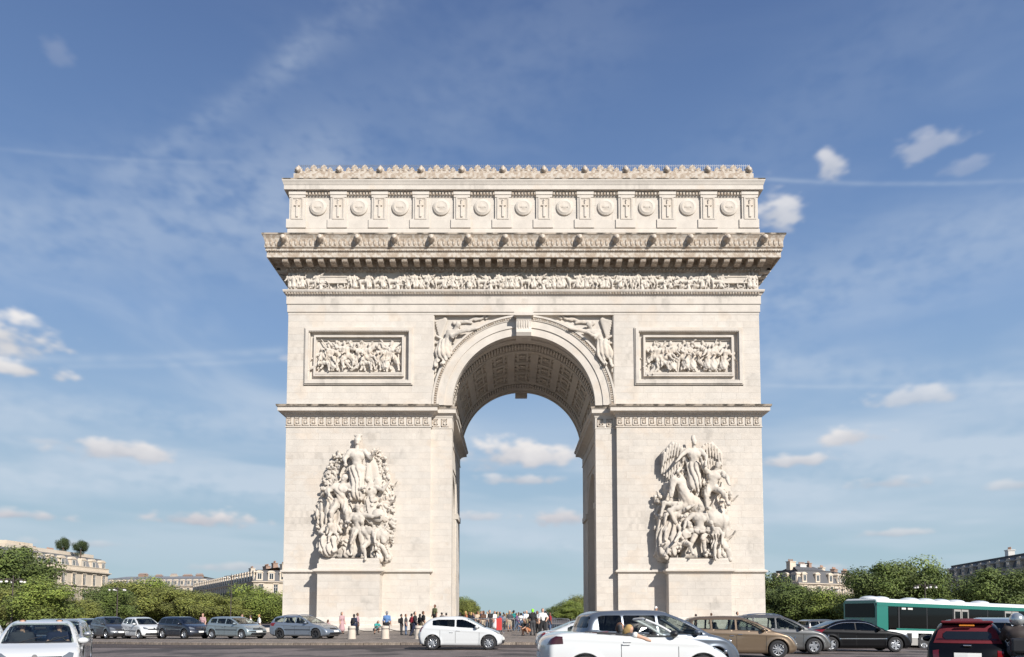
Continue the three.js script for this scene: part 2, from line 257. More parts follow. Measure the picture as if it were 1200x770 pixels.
{
  const xs = [-3000, -600, -160, -90, -60]; for (let x = -50; x <= 70; x += 2) xs.push(x); xs.push(90, 160, 600, 3000);
  const zs = [30, 10, 0, -20, -60, -120, -220, -500, -1200, -4000], pos = [], uv = [], idx = [];
  for (const z of zs) for (const x of xs) { pos.push(x, ground(x) - (Math.hypot(x, z + 89) > 250 ? 0 : 0), z); uv.push(x, z); }
  for (let j = 0; j < zs.length - 1; j++) for (let i = 0; i < xs.length - 1; i++) { const a = j * xs.length + i, b = a + xs.length; idx.push(a, a + 1, b + 1, a, b + 1, b); }
  const g = new THREE.BufferGeometry(); g.setAttribute('position', new THREE.Float32BufferAttribute(pos, 3)); g.setAttribute('uv', new THREE.Float32BufferAttribute(uv, 2)); g.setIndex(idx); g.computeVertexNormals();
  struct('road', g, asphalt, 'grey-brown worn road surface of the round square', 'road');
  // island: paved disc with a stone kerb
  const ip = [], iu = [], ii = [], N = 180, rings = [0, 12, 24, 30, 36, 40, 44, ISLAND - 0.32];
  for (const r of rings) for (let k = 0; k <= N; k++) { const a = k / N * 2 * Math.PI, x = AX + Math.cos(a) * r, z = CZ + Math.sin(a) * r; ip.push(x, ground(x) + 0.135, z); iu.push(x, z); }
  for (let j = 0; j < rings.length - 1; j++) for (let k = 0; k < N; k++) { const a = j * (N + 1) + k, b = a + N + 1; ii.push(a, b + 1, b, a, a + 1, b + 1); }
  const ig = new THREE.BufferGeometry(); ig.setAttribute('position', new THREE.Float32BufferAttribute(ip, 3)); ig.setAttribute('uv', new THREE.Float32BufferAttribute(iu, 2)); ig.setIndex(ii); ig.computeVertexNormals();
  const island = struct('pavement', ig, paving, 'paved round island that the stone arch stands on', 'pavement');
  { const sp = [], su = [], si = []; for (const r of [ISLAND - 0.1, ISLAND + 1.5, ISLAND + 3.6]) for (let k = 0; k <= N; k++) { const t = k / N * 2 * Math.PI, x = AX + Math.cos(t) * r, z = CZ + Math.sin(t) * r; sp.push(x, ground(x) + 0.012, z); su.push(x, z); } for (let j = 0; j < 2; j++) for (let k = 0; k < N; k++) { const p = j * (N + 1) + k, q = p + N + 1; si.push(p, q + 1, q, p, p + 1, q + 1); } const sg = new THREE.BufferGeometry(); sg.setAttribute('position', new THREE.Float32BufferAttribute(sp, 3)); sg.setAttribute('uv', new THREE.Float32BufferAttribute(su, 2)); sg.setIndex(si); sg.computeVertexNormals(); struct('gutter_strip', sg, std([0.30, 0.245, 0.225], 0.85, { map: paveTex }), 'dark brown strip of setts along the kerb of the island', 'road'); }
  // kerb stones, each its own piece round the side that faces the road in view
  const kg = [0, 1, 2].map((v) => { const g = rbox(0.98, 0.30, 0.32, 0.025, 1); return metreUV(tint(g.index ? g.toNonIndexed() : g, 1, 1, 1)); });
  const kms = [[0.95, 0.86, 0.76], [0.80, 0.73, 0.66], [1.0, 0.93, 0.83]].map((c) => std(c, 0.78, { map: paveTex }));
  const R = rng(5), n = Math.floor(2 * Math.PI * (ISLAND - 0.16) / 1.0), rest = [];
  for (let k = 0; k < n; k++) {
    const a = k / n * 2 * Math.PI, x = AX + Math.cos(a) * (ISLAND - 0.16), z = CZ + Math.sin(a) * (ISLAND - 0.16), y = ground(x) - 0.008 + 0.006 * (R() - 0.5);
    if (Math.sin(a) > 0.55) { const m = part('kerb_stone', kg[k % 3], kms[Math.floor(R() * 3)], island); m.position.set(x, y, z); m.rotation.y = -a + Math.PI / 2; }
    else rest.push(move(kg[0], x, y, z, -a + Math.PI / 2));
  }
  const rm = part('kerb_run', join(rest), kms[0], island); rm.userData.kind = 'stuff';
}

// ------------------------------------------------------------------ the arch
const stoneTex = tex(1024, 1024, (u, v) => {
  const a = tfbm(u, v, 4, 6, 41), b = tfbm(u, v, 24, 4, 47), c = tnoise(u * 400, v * 400, 400, 6), s = tfbm(u * 1, v * 0.25, 32, 4, 51), w = sstep(0.56, 0.74, tfbm(u, v, 6, 5, 61)), pk = sstep(0.6, 0.74, tfbm(u, v, 9, 4, 71));
  const e = 0.94 + 0.09 * (a - 0.5) + 0.08 * (b - 0.5) + 0.05 * (c - 0.5) - 0.09 * w * sstep(0.38, 0.66, s);
  return [e, e * (0.988 - 0.014 * pk), e * (0.972 - 0.028 * pk)];
});
stoneTex.repeat.set(1 / 17, 1 / 17);
const stoneBump = tex(512, 512, (u, v) => 0.5 + 0.5 * (tfbm(u, v, 16, 5, 81) - 0.5) + 0.25 * (tnoise(u * 256, v * 256, 256, 8) - 0.5), false); stoneBump.repeat.set(1 / 3, 1 / 3);
const STONE = [0.645, 0.603, 0.552];
const stone = std(STONE, 0.9, { map: stoneTex, bumpMap: stoneBump, bumpScale: 0.012 });
const stoneVC = std(STONE, 0.9, { map: stoneTex, bumpMap: stoneBump, bumpScale: 0.012, vertexColors: true });
const carved = std([0.62, 0.575, 0.52], 0.92, { map: stoneTex, bumpMap: stoneBump, bumpScale: 0.02 });
const vaultStone = carved;
const crustTex = tex(512, 512, (u, v) => { const n = sstep(0.36, 0.58, tfbm(u, v, 10, 5, 91)), c = 0.7 + 0.5 * tfbm(u, v, 90, 2, 95), d = lerp(0.80, 0.42 * c, n); return [d, d * 0.955, d * 0.9]; }); crustTex.repeat.set(1 / 7, 1 / 7);
const crust = std([0.6, 0.56, 0.51], 0.95, { map: crustTex });
const wornTex = tex(512, 512, (u, v) => { const n = sstep(0.34, 0.66, tfbm(u, v, 22, 5, 111)), g = tfbm(u, v, 70, 3, 117), m = clamp(n * 0.75 + 0.9 * (g - 0.45)), d = lerp(0.94, 0.76, m); return [d, d * lerp(0.985, 0.925, m), d * lerp(0.965, 0.85, m)]; }); wornTex.repeat.set(1 / 5, 1 / 5);
const worn = std([0.62, 0.575, 0.52], 0.93, { map: wornTex, bumpMap: stoneBump, bumpScale: 0.02 });
const mortar = std([0.36, 0.31, 0.26], 0.95);
const arch = thing('triumphal_arch', 'huge pale stone triumphal arch with carved groups, frieze and attic', 'arch', null, [AX, 0, AZ]);

// a facing of separate squared blocks on a plane of constant z, joints open to the mortar behind
function ashlar(x0, x1, y0, y1, z, seed, skip = [], ch = 0.66, depth = 0.14) {
  const R = rng(seed), out = [], rows = Math.max(1, Math.round((y1 - y0) / ch)), h = (y1 - y0) / rows, gap = 0.002;
  for (let r = 0; r < rows; r++) {
    const a = y0 + r * h, b = a + h; let runs = [[x0, x1]];
    for (const [sx0, sx1, sy0, sy1] of skip) if (b > sy0 + 0.02 && a < sy1 - 0.02) runs = runs.flatMap(([p, q]) => (sx0 >= q || sx1 <= p) ? [[p, q]] : [[p, sx0], [sx1, q]].filter(([m, n]) => n - m > 0.05));
    const courseTone = 1 + (R() - 0.5) * 0.035;
    for (const [p, q] of runs) {
      const n = Math.max(1, Math.round((q - p) / (1.25 + R() * 0.5))), cuts = [p]; for (let i = 1; i < n; i++) cuts.push(p + (q - p) * (i + (r % 2 ? 0.25 : -0.25) + (R() - 0.5) * 0.2) / n); cuts.push(q);
      for (let i = 0; i < n; i++) {
        const t = courseTone * (1 + (R() - 0.5) * 0.03 - (R() < 0.05 ? 0.035 : 0)), w = (R() - 0.5) * 0.02, o = (R() - 0.5) * 0.006;
        const X0 = cuts[i] + gap, X1 = cuts[i + 1] - gap, Y0 = a + gap, Y1 = b - gap, Z = z + o, Zb = z - depth, c = 0.004;
        const g = quads([[[X0 + c, Y0 + c, Z], [X1 - c, Y0 + c, Z], [X1 - c, Y1 - c, Z], [X0 + c, Y1 - c, Z]],
          [[X0, Y0, Z - c], [X1, Y0, Z - c], [X1 - c, Y0 + c, Z], [X0 + c, Y0 + c, Z]], [[X1 - c, Y1 - c, Z], [X1, Y1, Z - c], [X0, Y1, Z - c], [X0 + c, Y1 - c, Z]],
          [[X0, Y1, Z - c], [X0, Y0, Z - c], [X0 + c, Y0 + c, Z], [X0 + c, Y1 - c, Z]], [[X1, Y0, Z - c], [X1, Y1, Z - c], [X1 - c, Y1 - c, Z], [X1 - c, Y0 + c, Z]],
          [[X0, Y0, Zb], [X1, Y0, Zb], [X1, Y0, Z - c], [X0, Y0, Z - c]], [[X0, Y1, Z - c], [X1, Y1, Z - c], [X1, Y1, Zb], [X0, Y1, Zb]], [[X0, Y0, Zb], [X0, Y0, Z - c], [X0, Y1, Z - c], [X0, Y1, Zb]], [[X1, Y0, Z - c], [X1, Y0, Zb], [X1, Y1, Zb], [X1, Y1, Z - c]]]);
        const uv = g.attributes.uv, du = (R() - 0.5) * 0.7, dv = (R() - 0.5) * 0.7; for (let k = 0; k < uv.count; k++) uv.setXY(k, uv.getX(k) + du, uv.getY(k) + dv);
        out.push(tint(g, t * (1 + w), t, t * (1 - w)));
      }
    }
  }
  return out;
}
function stuffPart(name, list, mat, parent) { const m = part(name, join(list), mat, parent); m.userData.kind = 'stuff'; return m; }
const SPR = 22.95, SPV = 22.62, PW = 7.95, RAD = 7.35, HW = 24.2, PIN = 9.45, IMP = 22.8;

// two piers
for (const s of [-1, 1]) {
  const X = (a, b) => (s > 0 ? [a, b] : [-b, -a]);
  const shape = new THREE.Shape(); shape.moveTo(-20.2, -2); shape.lineTo(-20.2, 22.7); shape.lineTo(-2, 22.7); shape.lineTo(-2, -2); shape.lineTo(-6.88, -2); shape.lineTo(-6.88, 13.6); shape.absarc(-11.1, 13.6, 4.22, 0, Math.PI, false); shape.lineTo(-15.32, -2); shape.closePath();
  const mid = new THREE.ExtrudeGeometry(shape, { depth: HW - 0.12 - PW - 0.1, bevelEnabled: false, curveSegments: 20 }); mid.rotateY(-Math.PI / 2); mid.translate(s > 0 ? HW - 0.12 : -PW - 0.1, 0, 0); metreUV(mid);
  const core = [mid, bb(...X(PIN + 0.05, HW - 0.12), -2, 22.7, -2.01, -0.12), bb(...X(PIN + 0.05, HW - 0.12), -2, 22.7, -22.08, -20.19), bb(...X(7.35, PIN + 0.1), -2, 22.7, -2.02, -0.72), bb(...X(PW, PIN + 0.1), -2, 22.7, -21.5, -20.18)];
  const pier = part('pier', join(core), stone, arch);
  const bl = [...ashlar(...X(PIN, HW), 6.06, 20.68, 0, 11 + s), ...ashlar(...X(PIN, HW), 1.3, 5.72, 0, 21 + s), ...ashlar(...X(7.35, PIN + 0.06), -0.2, 20.68, -0.6, 31 + s)];
  stuffPart('stone_blocks', bl, stoneVC, pier);
  // side faces: outer, passage
  const side = (xp, out, z0, z1, y0, y1, seed, skip) => ashlar(z0, z1, y0, y1, 0, seed, skip).map((g) => { g.rotateY(out * Math.PI / 2); g.translate(xp, 0, 0); return g; });
  const blo = side(s * HW, s, ...(s > 0 ? [0, 22.2] : [-22.2, 0]), 1.3, 20.68, 61 + s, [s > 0 ? [6.88, 15.32, -2, 17.9] : [-15.32, -6.88, -2, 17.9]]);
  stuffPart('side_blocks', blo, stoneVC, pier);
  stuffPart('passage_blocks', side(s * PW, -s, ...(s > 0 ? [-20.2, -2.05] : [2.05, 20.2]), 0.2, 20.9, 71 + s, [s > 0 ? [-15.4, -6.8, -2, 18] : [6.8, 15.4, -2, 18]]), stoneVC, pier);
  // flared base, dado ledge
  const rect = [...X(PIN, HW), -22.2, 0], inner = [...X(7.35, PIN + 0.3), -2.02, -0.6];
  part('base', join([ringMould(rect, [[0.42, -2], [0.42, 0.55], [0.36, 0.62], [0.36, 0.95], [0.3, 1.0], [0.16, 1.1], [0.06, 1.26], [0.0, 1.36]]), ringMould(inner, [[0.22, -2], [0.22, 0.5], [0.12, 0.7], [0.0, 0.9]])]), stone, arch);
  part('dado_ledge', ringMould(rect, [[0, 5.68], [0.06, 5.72], [0.10, 5.80], [0.24, 5.86], [0.24, 6.0], [0.18, 6.05], [0, 6.12]]), stone, arch);
  // impost cornice with a key-pattern band
  const prof = (d) => [[0, 20.60 - d], [0.08, 20.62 - d], [0.08, 20.70 - d], [0.03, 20.72 - d], [0.03, 21.72 - d], [0.12, 21.76 - d], [0.16, 21.9 - d], [0.42, 22.08 - d], [0.70, 22.16 - d], [0.70, 22.52 - d], [0.82, 22.60 - d], [0.86, 22.8 - d], [0, 22.86 - d]];
  const impost = part('impost_cornice', join([ringMould(rect, prof(0)), ringMould([...X(7.35, PIN + 0.3), -2.6, -0.6], prof(0.012).map(([o, y]) => [o * 0.56, y])), ringMould([...X(PW, PIN + 0.3), -21.6, -2.0], prof(0.024).map(([o, y]) => [o * 1.2, y]))]), stone, arch);
  part('weathered_edge', join([ringMould(rect, [[0.825, 22.60], [0.866, 22.8], [0.4, 22.85]]), ringMould([...X(7.35, PIN + 0.3), -2.6, -0.6], [[0.466, 22.60], [0.489, 22.79], [0.2, 22.84]])]), crust, impost);
  const keys = []; const key = (u, w, zz) => { // one unit of the running key, about 0.84 wide
    const T = 0.085, q = [[0, 0.86, 0.06, 0.06 + T], [0, T, 0.06, 0.86], [0, 0.64, 0.86 - T, 0.86], [0.64 - T, 0.64, 0.26, 0.86], [0.22, 0.64, 0.26, 0.26 + T], [0.22, 0.22 + T, 0.26, 0.62], [0.22, 0.44, 0.60, 0.62 + T * 0.6]];
    for (const [a, b, c, d] of q) keys.push(bb(u + a * w, u + b * w, 20.74 + c, 20.74 + d, zz, zz + 0.06));
  };
  const n = 18, w = (HW - PIN) / n; for (let i = 0; i < n; i++) key((s > 0 ? PIN : -HW) + i * w, w, 0.03);
  for (let i = 0; i < 2; i++) key((s > 0 ? 7.5 : -PIN) + i * 0.95 + 0.05, 0.9, -0.575);
  stuffPart('key_band', keys, worn, impost);
  const eggs = []; for (let i = 0; i < 62; i++) eggs.push(bb(...X(PIN + 0.12 + i * 0.238, PIN + 0.24 + i * 0.238), 21.9, 22.06, 0.1, 0.34)); stuffPart('dentil_row', eggs, stone, impost);
  // inner ledge at the springing of the side arch
  for (const [z0, z1] of [[-6.9, -2.1], [-20.1, -15.3]]) part('side_impost', bb(...X(PW - 0.22, 9.4), 13.1, 13.75, z0, z1), stone, arch);
  // pedestal of the sculpture
  const pr = [...X(17.3 - 3.08, 17.3 + 3.08), -0.3, 1.55];
  const ped = part('pedestal', join([bb(pr[0] + 0.06, pr[1] - 0.06, -1, 5.7, -0.3, 1.46), ringMould(pr, [[0.42, -1], [0.42, 0.55], [0.36, 0.62], [0.36, 0.95], [0.3, 1.0], [0.16, 1.1], [0.06, 1.26], [0, 1.36]]), ringMould(pr, [[0, 5.55], [0.08, 5.62], [0.14, 5.75], [0.34, 5.84], [0.34, 6.0], [0.28, 6.06], [0.02, 6.16], [0.02, 6.6], [-0.10, 6.66], [-0.10, 7.0], [-0.18, 7.06], [-0.18, 7.2], [-1.8, 7.2]])]), stone, arch);
  stuffPart('stone_blocks', [...ashlar(pr[0], pr[1], 1.36, 5.55, 1.55, 41 + s, [], 0.7, 0.1), ...[-1, 1].flatMap((d) => ashlar(d > 0 ? -1.55 : 0, d > 0 ? 0 : 1.55, 1.36, 5.55, 0, 43 + d, [], 0.7, 0.06).map((g) => { g.rotateY(d * Math.PI / 2); g.translate(d > 0 ? pr[1] : pr[0], 0, 0); return g; }))], stoneVC, ped);
}

// upper body with the barrel vault
{
  const sh = new THREE.Shape(); sh.moveTo(-HW + 0.12, 22.6); sh.lineTo(-PW - 0.05, 22.6); sh.absarc(0, SPV, PW + 0.05, Math.PI, 0, true); sh.lineTo(PW + 0.05, 22.6); sh.lineTo(HW - 0.12, 22.6); sh.lineTo(HW - 0.12, 39.9); sh.lineTo(-HW + 0.12, 39.9); sh.closePath();
  const ex = new THREE.ExtrudeGeometry(sh, { depth: 21.06, bevelEnabled: false, curveSegments: 48 }); ex.translate(0, 0, -21.5); metreUV(ex);
  const list = [ex, bb(-HW + 0.1, HW - 0.1, 32.4, 39.9, -0.85, -0.03), bb(-HW + 0.1, HW - 0.1, 32.34, 39.9, -22.17, -21.4)];
  for (const s of [-1, 1]) { const X = (a, b) => (s > 0 ? [a, b] : [-b, -a]); list.push(bb(...X(9.27, 11.6), 22.85, 32.3, -0.86, -0.12), bb(...X(22.2, HW - 0.12), 22.85, 32.3, -0.86, -0.12), bb(...X(11.6, 22.2), 22.85, 25.3, -0.86, -0.12), bb(...X(11.6, 22.2), 30.7, 32.3, -0.86, -0.12), bb(...X(9.27, HW - 0.12), 22.85, 32.3, -22.1, -21.45)); }
  const wall = part('upper_wall', join(list), stone, arch);
  const bl = []; for (const s of [-1, 1]) bl.push(...ashlar(...(s > 0 ? [9.25, HW] : [-HW, -9.25]), 22.86, 32.34, 0, 91 + s, [s > 0 ? [11.38, 22.42, 25.05, 30.95] : [-22.42, -11.38, 25.05, 30.95]]));
  stuffPart('stone_blocks', bl, stoneVC, wall);
  const RECT = [-HW, HW, -22.2, 0];
  part('architrave', ringMould(RECT, [[-0.7, 32.34], [0.02, 32.34], [0.02, 32.61], [0.10, 32.62], [0.10, 33.42], [0.18, 33.43], [0.18, 34.28], [0.24, 34.32], [0.32, 34.5], [0.46, 34.6], [0.5, 34.72], [0.5, 34.84], [0, 34.88], [0.0, 36.78]]), stone, arch);
  const eg = []; for (let i = 0; i < 170; i++) { const x = -HW - 0.2 + i * 0.2864; eg.push(bb(x, x + 0.15, 34.4, 34.56, 0.2, 0.44)); } stuffPart('egg_row', eg, worn, arch.children[arch.children.length - 1]);
  // great cornice
  const cor = part('cornice', ringMould(RECT, [[0, 36.74], [0.1, 36.76], [0.1, 36.86], [0.22, 36.95], [0.3, 37.12], [0.3, 37.30], [0.42, 37.36], [0.42, 37.92], [1.7, 37.92], [1.7, 37.62], [1.78, 37.60], [1.78, 38.14], [1.84, 38.18], [1.92, 38.3], [1.92, 38.36], [1.84, 38.4], [1.84, 38.5], [1.96, 38.56], [2.0, 38.66], [1.96, 38.72], [1.97, 39.2], [2.05, 39.5], [2.16, 39.72], [2.22, 39.78], [2.22, 39.95], [0, 40.05]]), worn, arch);
  part('weathered_edge', ringMould(RECT, [[2.226, 39.79], [2.228, 39.955], [1.2, 40.02]]), crust, cor);
  const md = join([bb(-0.28, 0.28, -0.5, 0, -0.62, 0.56), bb(-0.34, 0.34, -0.12, 0, -0.62, 0.64), (() => { const g = new THREE.CylinderGeometry(0.24, 0.24, 0.56, 10); g.rotateZ(Math.PI / 2); return move(g, 0, -0.5, 0.3); })(), bb(-0.28, 0.28, -0.74, -0.5, -0.62, 0.14)]);
  for (let i = 0; i < 41; i++) { const m = part('modillion', md, worn, cor); m.position.set(-24.2 + i * 1.21, 37.915, 1.06); }
  const mdS = []; for (const s of [-1, 1]) for (let i = 0; i < 18; i++) mdS.push(move(md, s * (HW + 1.06), 37.915, -1 - i * 1.21, s * Math.PI / 2)); stuffPart('side_modillions', mdS, carved, cor);
  const de = []; for (let i = 0; i < 210; i++) { const x = -HW - 1.7 + i * 0.2476; de.push(bb(x, x + 0.13, 38.2, 38.33, 1.7, 1.95)); } stuffPart('bead_row', de, worn, cor);
  const lf = []; for (let i = 0; i < 105; i++) { const x = -HW - 1.8 + i * 0.498, g = new THREE.SphereGeometry(0.2, 6, 4); g.scale(0.8, 2, 0.4); lf.push(move(g, x, 39.05, 1.98)); } stuffPart('leaf_row', lf, worn, cor);
  const fr = []; for (let i = 0; i < 140; i++) { const x = -HW - 0.2 + i * 0.349, e = new THREE.SphereGeometry(0.13, 6, 5); e.scale(1, 1.3, 1); fr.push(move(e, x + 0.1, 37.0, 0.3), bb(x + 0.25, x + 0.29, 36.84, 37.16, 0.2, 0.36)); } stuffPart('dentil_row', fr, worn, cor);
  // lion masks
  const lionBones = []; const lb = (a, b, ra, rb) => lionBones.push({ a, b, ra, rb });
  lb([0, 0, 0], [0, 0, 0.25], 0.30, 0.27); lb([0, -0.1, 0.3], [0, -0.13, 0.46], 0.17, 0.13); lb([-0.13, 0.16, 0.2], [-0.17, 0.26, 0.16], 0.09, 0.07); lb([0.13, 0.16, 0.2], [0.17, 0.26, 0.16], 0.09, 0.07); lb([0, -0.26, 0.28], [0, -0.27, 0.36], 0.09, 0.07); lb([-0.12, 0.05, 0.34], [-0.1, 0.05, 0.36], 0.05, 0.05); lb([0.12, 0.05, 0.34], [0.1, 0.05, 0.36], 0.05, 0.05);
  for (let i = 0; i < 12; i++) { const a = i / 12 * 6.283; lb([Math.cos(a) * 0.24, Math.sin(a) * 0.26, -0.02], [Math.cos(a) * 0.42, Math.sin(a) * 0.44, -0.12], 0.1, 0.07); }
  const lion = netGeo(blob(lionBones, 0.045, 0.05));
  for (let i = 0; i < 14; i++) { const m = part('lion_mask', lion, worn, cor); m.position.set(-24.19 + i * 3.722, 39.35, 2.02); m.scale.set(1.2, 1.2, 1.4); }
  // attic
  const attic = part('attic', join([bb(-HW, HW, 39.9, 46.4, -22.2, 0), ringMould(RECT, [[0.22, 39.9], [0.22, 41.35], [0.14, 41.45], [0.08, 41.5], [0, 41.52]]), ringMould(RECT, [[0, 44.75], [0.08, 44.8], [0.08, 44.92], [0.16, 44.98], [0.16, 45.3], [0.2, 45.38], [0.56, 45.42], [0.56, 45.85], [0.6, 45.92], [0.66, 46.12], [0.74, 46.3], [0.74, 46.52], [0.2, 46.6]])]), stone, arch);
  stuffPart('stone_blocks', ashlar(-HW, HW, 41.52, 44.75, 0.06, 131, [], 0.8, 0.05), stoneVC, attic);
  part('weathered_edge', ringMould(RECT, [[0.746, 46.40], [0.748, 46.53], [0.4, 46.58]]), crust, attic);
  part('dado_course', bb(-HW + 0.01, HW - 0.01, 41.46, 42.36, 0.05, 0.17), stone, attic);
  const dn = []; for (let i = 0; i < 148; i++) { const x = -HW + i * 0.3285; dn.push(bb(x, x + 0.19, 45.0, 45.28, 0.14, 0.32)); } stuffPart('dentil_row', dn, worn, attic);
  const sword = join([bb(-0.56, 0.56, 0.02, 2.42, -0.02, 0.02), bb(-0.62, -0.46, -0.02, 2.46, 0, 0.08), bb(0.46, 0.62, -0.02, 2.46, 0, 0.08), bb(-0.46, 0.46, 2.32, 2.46, 0, 0.08), bb(-0.46, 0.46, -0.02, 0.1, 0, 0.08), bb(-0.11, 0.11, 0.25, 1.5, 0, 0.12), bb(-0.3, 0.3, 1.5, 1.62, 0, 0.13), bb(-0.08, 0.08, 1.62, 2.05, 0, 0.13), move(new THREE.SphereGeometry(0.13, 8, 6), 0, 2.12, 0.05)]);
  const pil = join([bb(-0.82, 0.82, 42.42, 44.74, 0, 0.24), bb(-1.12, 0.92, 41.48, 42.40, 0, 0.28), bb(-0.84, 0.84, 44.72, 44.97, 0, 0.3), bb(-0.88, 0.88, 44.98, 45.34, 0, 0.36)]);
  for (let i = 0; i < 12; i++) { const m = part('pilaster', pil, stone, attic); m.position.set(-23.43 + i * 4.26, 0, 0.01); const w = part('sword_relief', sword, carved, m); w.position.set(0, 42.38, 0.245); w.scale.y = 0.94; }
  const sd = new THREE.LatheGeometry([[0, 0.30], [0.18, 0.3], [0.24, 0.26], [0.52, 0.26], [0.58, 0.31], [0.66, 0.31], [0.70, 0.24], [0.84, 0.22], [0.88, 0.15], [0.88, 0]].map((q) => new THREE.Vector2(...q)), 28); sd.rotateX(Math.PI / 2); metreUV(sd);
  for (let i = 0; i < 11; i++) { const m = part('shield', sd, carved, attic); m.position.set(-21.3 + i * 4.26, 43.72, 0.05); m.scale.z = 0.75; const lt = part('carved_letters', join([...Array(6)].map((_, k) => bb(-0.36 + k * 0.125, -0.29 + k * 0.125, -0.1, 0.1, 0.24, 0.31))), carved, m); lt.position.z = 0; }
  // parapet with masks, palmettes, railing
  const par = part('parapet', join([bb(-HW + 0.35, HW - 0.35, 46.5, 47.25, -1.0, 0.35), bb(-HW + 0.5, HW - 0.5, 47.25, 47.56, -0.5, 0.22), bb(-HW + 0.35, -HW + 1.3, 46.5, 47.4, -21.8, -1.0), bb(HW - 1.3, HW - 0.35, 46.5, 47.4, -21.8, -1.0), bb(-HW + 0.35, HW - 0.35, 46.5, 47.4, -21.9, -21)]), worn, arch);
  const pb = []; for (let i = -3; i <= 3; i++) { const a = Math.PI / 2 + i * 0.36, l = 0.74 - 0.05 * Math.abs(i); pb.push({ a: [Math.cos(a) * 0.1, 0.1 + Math.sin(a) * 0.1, 0], b: [Math.cos(a) * l * 0.62, Math.sin(a) * l, 0.06], ra: 0.05, rb: 0.085 }); } pb.push({ a: [0, 0, 0], b: [0, 0.14, 0], ra: 0.16, rb: 0.1 }, { a: [-0.7, 0.06, 0], b: [-0.28, 0.02, 0], ra: 0.11, rb: 0.07 }, { a: [0.7, 0.06, 0], b: [0.28, 0.02, 0], ra: 0.11, rb: 0.07 });
  const palm = netGeo(blob(pb, 0.05, 0.05)), big = netGeo(blob([...lionBones.map((b) => ({ a: b.a.map((v) => v * 1.25), b: b.b.map((v) => v * 1.25), ra: b.ra * 1.3, rb: b.rb * 1.3 })), { a: [0, 0.5, -0.1], b: [0, 0.66, -0.1], ra: 0.25, rb: 0.12 }, { a: [-0.45, -0.5, -0.1], b: [0.45, -0.5, -0.1], ra: 0.2, rb: 0.2 }], 0.055, 0.06));
  for (let i = 0; i < 12; i++) {
    const m = part('lion_mask', big, worn, par); m.position.set(-23.43 + i * 4.26, 47.66, 0.1); m.scale.set(0.8, 0.84, 0.7);
    if (i < 11) for (const d of [0.95, 1.6, 2.13, 2.66, 3.31]) { const p = part('palmette', palm, worn, par); p.position.set(-23.43 + i * 4.26 + d, 47.46, 0.12); { const k = d === 2.13 ? 0.62 : Math.abs(d - 2.13) > 1 ? 0.72 : 1.08; p.scale.set(k * 0.98, k * 0.95, k * 0.6); } }
  }
  const rl = []; for (let i = 0; i <= 230; i++) { const x = -HW + 0.6 + i * 0.2062; rl.push(bb(x, x + 0.028, 47.4, 48.95, -0.93, -0.9)); } rl.push(bb(-HW + 0.6, HW - 0.6, 48.78, 48.82, -0.93, -0.9)); const rlm = stuffPart('railing', rl, std([0.25, 0.25, 0.26], 0.5, { metalness: 0.6 }), par);
}

